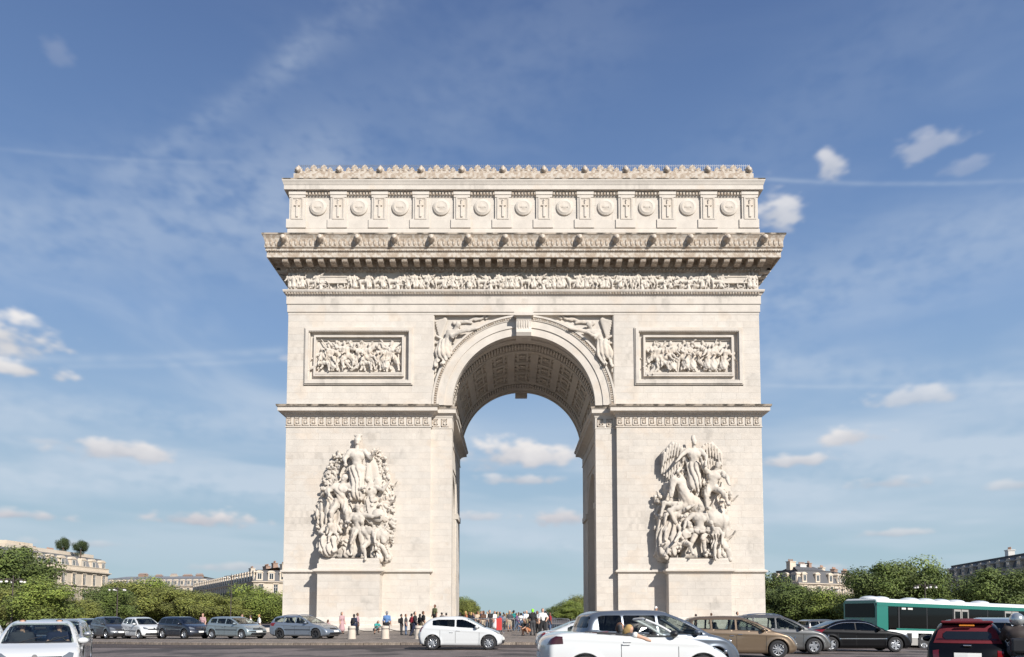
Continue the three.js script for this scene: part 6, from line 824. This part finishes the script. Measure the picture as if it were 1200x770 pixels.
const bollMat = std([0.58, 0.52, 0.45], 0.9, { map: stoneTex, bumpMap: stoneBump, bumpScale: 0.01 });
const bollGeo = (() => { const g = new THREE.LatheGeometry([[0, 0.80], [0.19, 0.795], [0.225, 0.76], [0.235, 0.6], [0.245, 0.1], [0.26, 0.06], [0.26, -0.1]].map((q) => new THREE.Vector2(...q)), 24); return metreUV(g); })();
const bolls = [[374, -49.4, 'stone bollard hidden behind the silver estate car'], [413, -48.4, 'pale stone bollard just ahead of the silver estate car'], [452, -47.6, 'pale stone bollard in front of the man in the blue checked shirt'], [491, -47.0, 'pale stone bollard behind the tail of the white hatchback']].map(([px, z, l]) => { const x = toX(px, z), g = thing('bollard', l, 'bollard', 'stone bollards round the island', [x, ground(x) + 0.135, z]); part('shaft', bollGeo, bollMat, g); const band = new THREE.TorusGeometry(0.245, 0.018, 6, 24); band.rotateX(Math.PI / 2); part('iron_band', move(band, 0, 0.62, 0), ironMat, g); return [x, ground(x) + 0.135, z]; });
for (let i = 1; i < bolls.length - 1; i++) { const a = bolls[i], b = bolls[i + 1], m = (t, s) => [lerp(a[0], b[0], t), lerp(a[1], b[1], t) + 0.62 - s, lerp(a[2], b[2], t)], g = thing('chain', i === 1 ? 'iron chain hanging between the first two bollards by the estate car' : 'iron chain between the middle bollard and the white hatchback', 'chain', null, [0, 0, 0]); delete g.userData.group; part('links', tube([m(0.09, 0), m(0.3, 0.12), m(0.5, 0.16), m(0.7, 0.12), m(0.91, 0)], 0.022, 5, 30), ironMat, g); }
// crowd barriers
const railMat = std([0.36, 0.38, 0.40], 0.4, { metalness: 0.8 });
const barrierGeo = { frame: tube([[-1.2, 0.1, 0], [-1.2, 0.98, 0], [-1.15, 1.06, 0], [1.15, 1.06, 0], [1.2, 0.98, 0], [1.2, 0.1, 0]], 0.022, 6, 60), bars: join([...Array(15)].map((_, i) => rod([-1.05 + i * 0.15, 0.22, 0], [-1.05 + i * 0.15, 1.05, 0], 0.009, 0.009, 5)).concat([rod([-1.2, 0.22, 0], [1.2, 0.22, 0], 0.015)])), feet: join([rod([-0.9, 0.02, -0.3], [-0.9, 0.02, 0.3], 0.02), rod([0.9, 0.02, -0.3], [0.9, 0.02, 0.3], 0.02), rod([-0.9, 0.02, 0], [-0.9, 0.22, 0], 0.02), rod([0.9, 0.02, 0], [0.9, 0.22, 0], 0.02)]) };
for (let i = 0; i < 7; i++) { const px = 556 + i * 15, z = -64 + 0.6 * Math.sin(i * 2), x = toX(px + 4 * (i > 3), z), g = thing('crowd_barrier', 'grey metal crowd barrier in front of the queue under the arch', 'barrier', 'crowd barriers across the passage', [x, ground(x) + 0.135, z], 0.12 * Math.sin(i * 3)); part('frame', barrierGeo.frame, railMat, g); part('bars', barrierGeo.bars, railMat, g); part('feet', barrierGeo.feet, railMat, g); }
{ const x = toX(585, -62.5), g = thing('information_board', 'small red board standing before the crowd barriers', 'sign', null, [x, ground(x) + 0.135, -62.5]); delete g.userData.group; part('panel', bb(-0.22, 0.22, 0.2, 1.15, -0.02, 0.02), std([0.5, 0.04, 0.035], 0.6), g); part('stand', join([rod([-0.2, 0, -0.1], [-0.2, 0.3, 0], 0.02), rod([0.2, 0, -0.1], [0.2, 0.3, 0], 0.02)]), ironMat, g); }
// low stone step round the arch
{ const l = []; for (const [a, b] of [[-25.6, -8], [8, 25.6]]) l.push(bb(AX + a, AX + b, -0.5, 0.30, -77.2, -75.2)); struct('arch_step', join(l), stone, 'low pale stone step in front of the piers', 'step'); }

// ------------------------------------------------------------------ city bus
{
  const hd = [Math.cos(0.35), -Math.sin(0.35)], c = [20.2, -43.2], L = 12, W = 1.25, cx = c[0] + hd[0] * 6 - hd[1] * 0 + 0.0, nx = [-hd[1], hd[0]], px = c[0] + hd[0] * 6 - nx[0] * W, pzz = c[1] + hd[1] * 6 - nx[1] * W;
  const g = thing('bus', 'long white and green city bus crossing behind the black saloon', 'bus', null, [px, ground(px) - 0.12, pzz], Math.atan2(-hd[1], hd[0])); delete g.userData.group; g.rotation.order = 'YXZ'; g.rotation.z = -0.026;
  const white = paint([0.74, 0.75, 0.73]), teal = paint([0.012, 0.15, 0.118]), grey = std([0.30, 0.29, 0.27], 0.6), dark = phys([0.05, 0.055, 0.055], 0.03, { transmission: 1, thickness: 0 });
  part('roof', join([move(rbox(L, 0.40, 2 * W, 0.19, 5), 0, 2.67, 0)]), white, g);
  part('cant_rail', join([bb(-6.005, 6, 2.46, 2.66, W - 0.03, W + 0.012), bb(-6.005, 6, 2.46, 2.66, -W - 0.012, -W + 0.03), bb(-6.02, -5.99, 2.46, 2.76, -W + 0.08, W - 0.08)]), teal, g);
  part('lower_side', join([bb(-5.2, -3.02, 0.72, 1.12, W - 0.05, W), bb(-1.98, 3.0, 0.72, 1.12, W - 0.05, W), bb(4.0, 5.9, 0.72, 1.12, W - 0.05, W), bb(-3.03, -1.97, 0.98, 1.12, W - 0.05, W), bb(2.99, 4.01, 0.98, 1.12, W - 0.05, W), bb(-5.9, 5.9, 0.4, 1.12, -W, -W + 0.05)]), white, g);
  part('skirt', join([bb(-5.9, -3.05, 0.3, 0.715, W - 0.06, W - 0.006), bb(-1.95, 2.97, 0.3, 0.715, W - 0.06, W - 0.006), bb(4.03, 5.9, 0.3, 0.715, W - 0.06, W - 0.006)]), grey, g);
  part('floor', bb(-5.9, 5.9, 0.45, 0.6, -W + 0.06, W - 0.06), interiorMat, g);
  part('rear_corner', join([bb(-6.0, -5.2, 1.12, 2.5, W - 0.06, W - 0.002), bb(-6.0, -5.2, 0.72, 1.12, W - 0.06, W - 0.003)]), teal, g);
  part('rear_corner_white', (() => { const s = new THREE.Shape(); s.moveTo(-5.92, 0.72); s.lineTo(-5.2, 0.72); s.lineTo(-4.6, 1.14); s.lineTo(-5.1, 1.14); s.lineTo(-5.92, 1.0); s.closePath(); const e = new THREE.ExtrudeGeometry(s, { depth: 0.02, bevelEnabled: false }); e.translate(0, 0, W + 0.002); return metreUV(e); })(), white, g);
  part('green_band', bb(-4.6, -1.0, 1.125, 1.24, W - 0.03, W + 0.004), teal, g);
  const panes = [[-5.15, -4.5], [-4.3, -2.35], [-2.3, -0.35], [0.95, 2.4], [2.45, 3.75], [5.0, 5.85]]; for (const [a, b] of panes) { part('side_window', move(rbox(b - a, 1.24, 0.02, 0.008, 1), (a + b) / 2, 1.84, W - 0.02), dark, g); }
  for (const [a, b] of [[-5.8, -3], [-2.95, 0], [0.05, 3], [3.05, 5.8]]) part('side_window', bb(a, b, 1.14, 2.44, -W + 0.01, -W + 0.03), dark, g);
  part('pillars', join([...[-4.4, -2.325, -0.3, 0.9, 2.425, 3.8, 4.95].map((x) => bb(x - 0.06, x + 0.06, 1.12, 2.47, W - 0.05, W - 0.012)), ...[-2.97, 0.03, 3.03].map((x) => bb(x - 0.05, x + 0.05, 1.12, 2.47, -W + 0.01, -W + 0.05))]), blackTrim, g);
  for (const x of [0.3, 4.38]) { for (const s of [-1, 1]) { const d = part('door', join([bb(x + s * 0.29 - 0.27, x + s * 0.29 - 0.21, 0.4, 2.42, W - 0.03, W + 0.008), bb(x + s * 0.29 + 0.21, x + s * 0.29 + 0.27, 0.4, 2.42, W - 0.03, W + 0.008), bb(x + s * 0.29 - 0.21, x + s * 0.29 + 0.21, 2.3, 2.42, W - 0.03, W + 0.008), bb(x + s * 0.29 - 0.21, x + s * 0.29 + 0.21, 0.4, 0.55, W - 0.03, W + 0.008)]), grey, g); part('pane', bb(x + s * 0.29 - 0.21, x + s * 0.29 + 0.21, 0.55, 2.3, W - 0.015, W - 0.005), dark, d); } for (const s of [-1, 1]) part('door_lamp', move(rbox(0.08, 0.12, 0.03, 0.01, 1), x + s * 0.62, 1.62, W + 0.005), amberLens, g); }
  part('rear_panel', join([bb(-6.0, -5.94, 0.4, 1.9, -W + 0.02, W - 0.06), bb(-6.0, -5.94, 2.4, 2.55, -W + 0.02, W - 0.06), bb(-6.0, -5.94, 1.9, 2.4, -W + 0.02, -W + 0.14), bb(-6.0, -5.94, 1.9, 2.4, W - 0.16, W - 0.06)]), teal, g);
  part('rear_window', move(rbox(0.03, 0.8, 2.2, 0.012, 1), -6.015, 2.2, -0.02), phys([0.006, 0.008, 0.008], 0.12, { specularIntensity: 0.4 }), g);
  part('engine_grille', join([bb(-6.03, -6.0, 0.85, 1.62, -1.05, 0.15), ...[...Array(8)].map((_, i) => bb(-6.045, -6.03, 0.9 + i * 0.09, 0.95 + i * 0.09, -1.0, 0.1))]), grey, g); part('engine_hatch', bb(-6.02, -6.0, 0.8, 1.5, 0.4, 0.9), blackTrim, g);
  for (const z of [-1.1, 1.05]) part('taillight', bb(-6.03, -6.0, 0.62, 0.9, z - 0.08, z + 0.08), redLens, g);
  part('filler_flap', bb(-3.85, -3.5, 0.42, 0.98, W - 0.02, W + 0.01), blackTrim, g);
  part('destination_panel', join([bb(-4.2, -3.9, 2.3, 2.4, W - 0.02, W - 0.005), bb(-3.75, -3.4, 2.3, 2.4, W - 0.02, W - 0.005)]), sashMat, g);
  for (let i = 0; i < 7; i++) { const d = new THREE.SphereGeometry(0.42, 14, 8, 0, 6.283, 0, 1.57); d.scale(1.1, 0.42, 1.4); part('roof_pod', move(d, -5.3 + [0, 0.75, 3.0, 4.2, 5.4, 6.6, 8.6][i], 2.88, 0), white, g); }
  const wg = wheelGeos(0.48, { n: 8, w: 0.08 }); for (const [x, z] of [[-2.5, W - 0.16], [3.5, W - 0.16], [-2.5, -W + 0.16], [3.5, -W + 0.16]]) { const w = sub('wheel', g); w.position.set(x, 0.48, z); if (z < 0) w.rotation.y = Math.PI; part('tyre', wg.tyre, rubber, w); part('rim', wg.rim, alloy, w); part('brake_disc', wg.back, grey, w); }
  for (let i = 0; i < 7; i++) for (const s of [-1, 1]) part('seat', join([move(rbox(0.42, 0.1, 0.42, 0.03, 1), -4.8 + i * 1.25, 1.0, s * 0.8), move(rbox(0.1, 0.62, 0.42, 0.03, 1), -5.02 + i * 1.25, 1.32, s * 0.8)]), std([0.03, 0.08, 0.07], 0.8), g);
  part('handrail', join([-3, -0.5, 1.5, 3.5].map((x) => rod([x, 0.6, 0.35], [x, 2.5, 0.35], 0.02))), railMat, g);
}
// ------------------------------------------------------------------ people
const C = { black: [0.016, 0.016, 0.018], navy: [0.016, 0.022, 0.05], charcoal: [0.05, 0.05, 0.055], grey: [0.20, 0.20, 0.21], white: [0.70, 0.69, 0.66], pink: [0.42, 0.26, 0.27], red: [0.30, 0.02, 0.03], teal: [0.03, 0.28, 0.26], blue: [0.10, 0.20, 0.40], denim: [0.08, 0.12, 0.20], beige: [0.45, 0.36, 0.26], brown: [0.10, 0.05, 0.03], green: [0.25, 0.75, 0.03], orange: [0.36, 0.14, 0.06], purple: [0.16, 0.06, 0.18], khaki: [0.22, 0.19, 0.11], yellow: [0.65, 0.50, 0.06], blond: [0.42, 0.27, 0.10], olive: [0.10, 0.11, 0.05] };
const mats = {}; const cm = (c, r = 0.85) => (mats[c] ||= std(C[c], r));
const skins = [std([0.50, 0.30, 0.21], 0.6), std([0.42, 0.24, 0.16], 0.6), std([0.22, 0.11, 0.07], 0.6)];
const POSES = {
  stand: {}, hips: { la: [[0.6, -0.8, -0.1], [-0.5, -0.6, 0.5]], ra: [[-0.3, -1, 0], [-0.05, -1, 0.2]], rl: [[-0.14, -1, 0.1], [-0.06, -1, -0.05]] },
  photo: { la: [[0.25, -0.7, 0.6], [-0.2, 0.75, 0.6]], ra: [[-0.25, -0.7, 0.6], [0.2, 0.75, 0.6]], sleeve: 1 }, phone: { la: [[0.2, -0.95, 0.25], [-0.3, 0.1, 0.9]], ra: [[-0.25, -1, 0], [0, -1, 0.25]], h: [0, 0.9, 0.35] },
  walk: { ll: [[0.04, -1, 0.4], [0, -1, -0.05]], rl: [[-0.04, -1, -0.3], [0, -0.9, -0.5]], la: [[0.2, -1, -0.3], [0.05, -1, 0.2]], ra: [[-0.2, -1, 0.35], [0, -0.9, 0.6]], sleeve: 1 }, stride: { ll: [[0.05, -1, -0.35], [0, -0.95, -0.35]], rl: [[-0.05, -1, 0.4], [0, -1, 0]], bag: 1 },
  pack: { bag: 1, sleeve: 1, ll: [[0.1, -1, 0], [0.03, -1, 0]] }, shorts: { shorts: 1, hair: 2, bulk: 0.95 }, dress: { skirt: 0.28, dress: 1, shorts: 1, hair: 2, bulk: 0.92 }, cap: { hat: 1, shorts: 1, la: [[0.5, -0.9, 0.2], [-0.4, -0.3, 0.8]] },
  sit: { pelvis: [0, 0.26, 0], t: [0, 1, 0.1], ll: [[0.1, 0.05, 1], [0.02, -1, 0.1]], rl: [[-0.1, 0.1, 1], [-0.02, -1, 0.05]], la: [[0.3, -0.9, 0.4], [-0.1, -0.3, 0.9]], hair: 2 },
  crouch: { pelvis: [0, 0.22, 0], t: [0.1, 0.85, 0.5], h: [0.2, 0.8, 0.5], ll: [[0.25, 0.4, 1], [0.05, -1, -0.5]], rl: [[-0.25, 0.15, 1], [-0.05, -1, -0.3]], la: [[0.2, -0.6, 0.8], [0, -0.4, 0.9]], ra: [[-0.2, -0.7, 0.7], [0.1, 0.3, 0.9]], shorts: 1, hair: 2 },
  bend: { pelvis: [0, 0.47, -0.05], t: [0.05, 0.75, 0.7], la: [[0.2, -1, 0.4], [0, -1, 0.5]], ra: [[-0.2, -1, 0.3], [0, -0.9, 0.6]], hair: 2, shorts: 1 },
};
const poseCache = {};
function poseGeo(p) { if (!poseCache[p]) poseCache[p] = netSplit(blob(figure({ s: 1.74, ...POSES[p] }), 0.034, 0.035)); return poseCache[p]; }
function person(o) {
  const x = o.x ?? toX(o.px, o.z), y = o.y ?? ground(x) + 0.135, g = thing('person', o.label, 'person', o.group, [x, y, o.z], o.turn ?? 0); if (!o.group) delete g.userData.group;
  const G = poseGeo(o.pose || 'stand'), s = o.s || 1; g.scale.setScalar(s);
  const nm = ['body', 'top', 'trousers', 'hair', 'shoes', 'backpack'], mt = [skins[o.skin || 0], cm(o.top), cm(o.legs), cm(o.hair || 'brown'), cm(o.shoes || 'black'), cm(o.bag || 'black')];
  const bd = part('body', G.all, mt[0], g); for (const l in G.clothes) part(o.hat && l === '3' ? 'cap' : nm[l], G.clothes[l], mt[l], bd);
  return g;
}
const P = [
  [238, -60, 'stand', 'pink', 'denim', 'brown', 'woman in a pink top behind the navy parked car'], [284, -57, 'stand', 'beige', 'khaki', 'brown', 'person in a beige top behind the pale blue parked hatchback'], [294, -56.5, 'photo', 'white', 'denim', 'black', 'person in a white shirt raising a camera behind the pale blue hatchback'], [305, -56, 'hips', 'white', 'beige', 'blond', 'tall person in white shirt and beige trousers between two parked cars'],
  [384, -64, 'sit', 'pink', 'grey', 'brown', 'person in pink sitting on the low step', 2.6], [402, -62, 'dress', 'pink', 'pink', 'black', 'woman in a pale pink dress by the pier'], [415, -55, 'pack', 'navy', 'navy', 'black', 'man in a navy jacket carrying a black bag behind the first bollard', 2.9], [419.5, -56.5, 'stand', 'pink', 'black', 'brown', 'person in a pink top beside the man in navy'],
  [441, -62, 'crouch', 'teal', 'grey', 'brown', 'crouching person in a teal top on the low step', 0.6], [453.5, -54, 'stand', 'blue', 'black', 'grey', 'man in a blue checked shirt behind the second bollard', 3.1], [471.5, -56, 'pack', 'black', 'charcoal', 'black', 'tourist in black with dark trousers and a backpack', 1.9], [476.5, -57, 'stand', 'charcoal', 'denim', 'brown', 'tourist in a charcoal jacket and jeans', 1.6], [482.5, -54, 'hips', 'red', 'black', 'black', 'tourist in a dark red top and black trousers', 2.2], [486, -50.5, 'walk', 'black', 'navy', 'black', 'tourist in black walking past the third bollard', 1.4],
  [492.5, -55, 'shorts', 'black', 'khaki', 'black', 'tourist in a black top and khaki shorts behind the white hatchback'], [497, -56, 'stand', 'black', 'beige', 'brown', 'tourist in a black top and beige trousers behind the white hatchback', 2], [509.5, -66, 'stand', 'olive', 'black', 'brown', 'man in an olive top standing on the step above the others', 0, { y: 0.6, s: 1.06 }], [518, -68, 'phone', 'charcoal', 'black', 'black', 'person in charcoal behind the roof of the white hatchback'], [523, -70, 'stand', 'grey', 'navy', 'black', 'person in a grey top behind the roof of the white hatchback'], [539, -68, 'stand', 'black', 'grey', 'black', 'person in black by the corner of the left pier'],
  [546, -66, 'hips', 'orange', 'denim', 'blond', 'fair-haired person in an orange top by the left pier'], [556.5, -70, 'stand', 'navy', 'beige', 'brown', 'person in navy with beige trousers in the queue'], [559.5, -66, 'phone', 'beige', 'black', 'brown', 'person in a beige top looking at a phone in the queue'], [567, -65, 'shorts', 'brown', 'beige', 'brown', 'long-haired person in a brown top in the queue'], [574, -66, 'stand', 'black', 'black', 'black', 'tall person all in black in the queue', 1, { s: 1.07 }], [580.5, -69, 'dress', 'white', 'pink', 'brown', 'woman in a white dress in the queue'], [586, -66, 'pack', 'denim', 'denim', 'black', 'person in denim with a red backpack in the queue', 3.1, { bag: 'red' }], [591, -71, 'hips', 'grey', 'black', 'brown', 'person in a grey top with hands on hips in the queue'], [596.5, -67, 'cap', 'charcoal', 'beige', 'beige', 'person in a cap and charcoal shirt in the queue', 0.3, { hat: 1 }], [601.5, -72, 'stand', 'teal', 'black', 'black', 'tall person in a teal top in the queue', 2.5, { s: 1.08 }], [606, -68, 'walk', 'purple', 'denim', 'black', 'person in purple walking in the queue', 1.5], [611, -70, 'stand', 'white', 'denim', 'black', 'person in a white top and jeans in the queue', 2.8],
  [614.5, -53.5, 'bend', 'khaki', 'black', 'brown', 'person in khaki bending down over a bag on the pavement', 1.3], [618.5, -52.8, 'crouch', 'black', 'orange', 'black', 'crouching person in black with orange shorts on the pavement', -0.9], [617.5, -62, 'stand', 'white', 'beige', 'white', 'person in white with a pale hat behind the crouching pair', 0.4, { hat: 1 }], [624, -52, 'stand', 'black', 'charcoal', 'green', 'person in a black coat with bright green hair', 3.0, { s: 1.06 }], [630, -60, 'phone', 'white', 'black', 'brown', 'person in a white shirt and black trousers behind the green-haired person'], [636, -54, 'hips', 'white', 'black', 'black', 'man in a white shirt and black trousers with hands on hips', 0.2, { s: 1.08 }], [639.5, -56, 'pack', 'charcoal', 'charcoal', 'black', 'person all in charcoal beside the white coupe', 2.4], [645, -62, 'stand', 'red', 'denim', 'brown', 'person in a red top above the tail of the white coupe'],
  [769, -54.5, 'cap', 'grey', 'black', 'white', 'person in a white cap above the silver people carrier', 0, { hat: 1, s: 1.18 }], [815, -66, 'stand', 'black', 'black', 'black', 'dark-haired person above the roof of the bronze car'], [833, -68, 'stand', 'grey', 'black', 'brown', 'brown-haired person behind the middle of the bronze car'], [863, -63, 'hips', 'black', 'navy', 'black', 'person in black behind the grey family car', 1, { s: 1.07 }],
];
for (const [px, z, pose, top, legs, hair, label, turn = 0, ex = {}] of P) person({ px: px + Math.sin(px * 3.7) * 0.7, z: z + Math.sin(px * 1.9) * 1.2, pose, top, legs, hair, label, turn: turn || Math.sin(px * 7.3) * 2.6, s: 0.96 + 0.07 * Math.sin(px * 5.1), group: 'tourists round the foot of the arch', skin: Math.abs(Math.round(px)) % 5 === 0 ? 2 : Math.round(px) % 2, ...ex });
// the deeper crowd inside the passage
{
  const R = rng(44), tops = ['black', 'white', 'navy', 'grey', 'red', 'blue', 'pink', 'charcoal', 'beige', 'khaki', 'teal'], legs = ['denim', 'black', 'beige', 'navy'], hair = ['black', 'brown', 'blond'], poses = ['stand', 'hips', 'photo', 'phone', 'walk', 'pack', 'shorts', 'dress', 'stride'], seen = new Set();
  for (let i = 0; i < 34; i++) { const px = 549 + i * 2.75 + (R() - 0.5) * 3, z = -76 - R() * 26; let t, l, h, q; do { t = tops[Math.floor(R() * 11)]; l = legs[Math.floor(R() * 4)]; h = hair[Math.floor(R() * 3)]; q = t + l + h; } while (seen.has(q)); seen.add(q); person({ px, z, pose: poses[Math.floor(R() * 9)], top: t, legs: l, hair: h, skin: Math.floor(R() * 3), turn: R() * 6.28, s: 0.93 + R() * 0.14, label: `${h}-haired visitor in a ${t} top and ${l} legwear deep in the passage`, group: 'visitors inside the passage' }); }
  for (let i = 0; i < 7; i++) { const x = AX - 24.2 + [6.2, 7.3, 8.6, 9.4, 10.6, 13.2, 28.5][i]; person({ x, z: AZ - 1.6 - R(), y: 46.45, pose: ['stand', 'photo', 'phone', 'hips', 'stand', 'photo', 'stand'][i], top: ['black', 'navy', 'red', 'charcoal', 'white', 'black', 'blue'][i], legs: 'black', hair: 'black', s: 1.05, label: `tiny visitor in a ${['black', 'navy', 'red', 'charcoal', 'white', 'dark', 'blue'][i]} top on the roof of the arch${i === 5 ? ' apart from the others' : ''}`, group: 'visitors on the roof of the arch' }); }
}
// people in cars
function seated(x, y, z, turn, o) { const B = figure({ s: 1.72, pelvis: [0, 0.1, 0], t: [0, 1, -0.18], h: [0, 1, 0.05], ll: [[0.15, 0.2, 1], [0.05, -0.8, 0.6]], rl: [[-0.15, 0.2, 1], [-0.05, -0.8, 0.6]], ...o.pose }); const N = netSplit(blob(B, 0.026, 0.03)), g = thing('person', o.label, 'person', null, [x, y, z], turn); delete g.userData.group; const nm = ['body', 'top', 'trousers', 'hair', 'shoes'], mt = [skins[0], cm(o.top), cm(o.legs || 'denim'), cm(o.hair), cm('black')]; const bd = part('body', N.all, mt[0], g); for (const l in N.clothes) part(nm[l], N.clothes[l], mt[l], bd); return g; }
seated(CONV.x - 0.12, ground(CONV.x) + 0.34, CONV.z + 0.37, Math.PI / 2, { top: 'white', hair: 'blond', label: 'fair-haired woman in the white convertible with one arm over the door', pose: { hair: 2, h: [-0.35, 0.9, 0.3], t: [-0.12, 1, -0.12], ra: [[-0.8, 0.45, 0.35], [-0.12, -0.35, 0.92]], la: [[0.1, -0.6, 0.8], [0.1, 0.15, 1]] } });
seated(CONV.x - 0.12, ground(CONV.x) + 0.36, CONV.z - 0.37, Math.PI / 2, { top: 'black', hair: 'brown', label: 'driver in black at the wheel of the white convertible', pose: { la: [[0.1, -0.6, 0.8], [0, 0.15, 1]], ra: [[-0.1, -0.6, 0.8], [0, 0.15, 1]] } });
{ const z = -18.3, x = toX(50, z), a = Math.atan2(-z, -x) + 0.05, ry = Math.atan2(-Math.sin(a), Math.cos(a)) + Math.PI / 2, c = Math.cos(a), s = Math.sin(a); const put = (f, r) => [x + c * f - s * r, ground(x) + 0.5, z + s * f + c * r]; seated(...put(0.1, -0.37), ry, { top: 'navy', hair: 'black', label: 'driver in navy behind the windscreen of the nearest white hatchback', pose: { la: [[0.1, -0.6, 0.8], [0, 0.15, 1]], ra: [[-0.1, -0.6, 0.8], [0, 0.15, 1]] } }); seated(...put(0.1, 0.37), ry, { top: 'charcoal', hair: 'brown', label: 'passenger in grey behind the windscreen of the nearest white hatchback', pose: {} }); }
// scooter and rider at the right
{
  const z = -17.0, x = toX(1189, z), a = Math.atan2(z, x) - 0.1, ry = Math.atan2(-Math.sin(a), Math.cos(a)), g = thing('scooter', 'motor scooter with pale rear cowling beside the red-topped car', 'scooter', null, [x, ground(x), z], ry); delete g.userData.group;
  const wg = wheelGeos(0.25, { n: 5, w: 0.05 }); for (const wx of [-0.62, 0.68]) { const w = sub('wheel', g); w.position.set(wx, 0.25, 0); part('tyre', wg.tyre, rubber, w).scale.z = 0.6; part('rim', wg.rim, darkAlloy, w).scale.z = 0.6; }
  part('cowling', netGeo(blob([B1([-0.75, 0.62, 0], [-0.2, 0.6, 0], 0.17, 0.19), B1([-0.2, 0.5, 0], [0.25, 0.32, 0], 0.17, 0.14), B1([0.3, 0.33, 0], [0.48, 0.85, 0], 0.14, 0.15), B1([0.5, 0.85, 0], [0.44, 1.02, 0], 0.13, 0.1)], 0.03, 0.1)), paint([0.42, 0.40, 0.42], 0.3), g);
  part('front_mudguard', netGeo(blob([B1([0.58, 0.5, 0], [0.8, 0.42, 0], 0.09, 0.08)], 0.025, 0.03)), blackTrim, g); part('seat', move(rbox(0.75, 0.12, 0.3, 0.05), -0.38, 0.79, 0), blackTrim, g); part('handlebar', rod([0.42, 1.06, -0.34], [0.42, 1.06, 0.34], 0.018), blackTrim, g); part('fork', rod([0.68, 0.25, 0], [0.46, 0.8, 0], 0.035), darkAlloy, g);
  part('taillight', move(rbox(0.05, 0.08, 0.2, 0.02, 1), -0.92, 0.66, 0), redLens, g); part('number_plate', bb(-0.93, -0.915, 0.4, 0.55, -0.09, 0.09), plateMat, g); for (const s of [-1, 1]) part('mirror', move(rbox(0.03, 0.09, 0.13, 0.012, 1), 0.46, 1.27, s * 0.33), blackTrim, g); part('top_case', move(rbox(0.34, 0.3, 0.4, 0.05), -0.86, 0.98, 0), blackTrim, g);
  const B = figure({ s: 1.6, pelvis: [0, 0.5, 0], t: [0, 1, 0.12], h: [0, 1, 0.1], hair: 0, sleeve: 1, bulk: 1.25, ll: [[0.25, -0.35, 0.9], [0, -1, 0.1]], rl: [[-0.25, -0.35, 0.9], [0, -1, 0.1]], la: [[0.3, -0.7, 0.6], [0.05, -0.1, 1]], ra: [[-0.3, -0.7, 0.6], [-0.05, -0.1, 1]] }), N = netSplit(blob(B, 0.028, 0.035)), r = thing('person', 'scooter rider in a dark brown jacket and silver helmet seen from behind', 'person', null, [x + Math.cos(a) * -0.28, ground(x) + 0.06, z + Math.sin(a) * -0.28], ry + Math.PI / 2); delete r.userData.group;
  const mt = [skins[0], cm('brown'), cm('charcoal'), cm('black'), cm('black')], nm = ['body', 'jacket', 'trousers', 'hair', 'shoes']; mats.brown = mt[1]; const bd = part('body', N.all, mt[0], r); for (const l in N.clothes) part(nm[l], N.clothes[l], l === '1' ? std([0.035, 0.025, 0.022], 0.7) : mt[l], bd);
  const hl = new THREE.SphereGeometry(0.145, 24, 18); hl.scale(1, 1.02, 1.12); part('helmet', move(hl, 0, 1.45, 0.10), phys([0.45, 0.48, 0.48], 0.25, { metalness: 0.6, clearcoat: 1 }), r);
}
renderer.render(scene, camera);
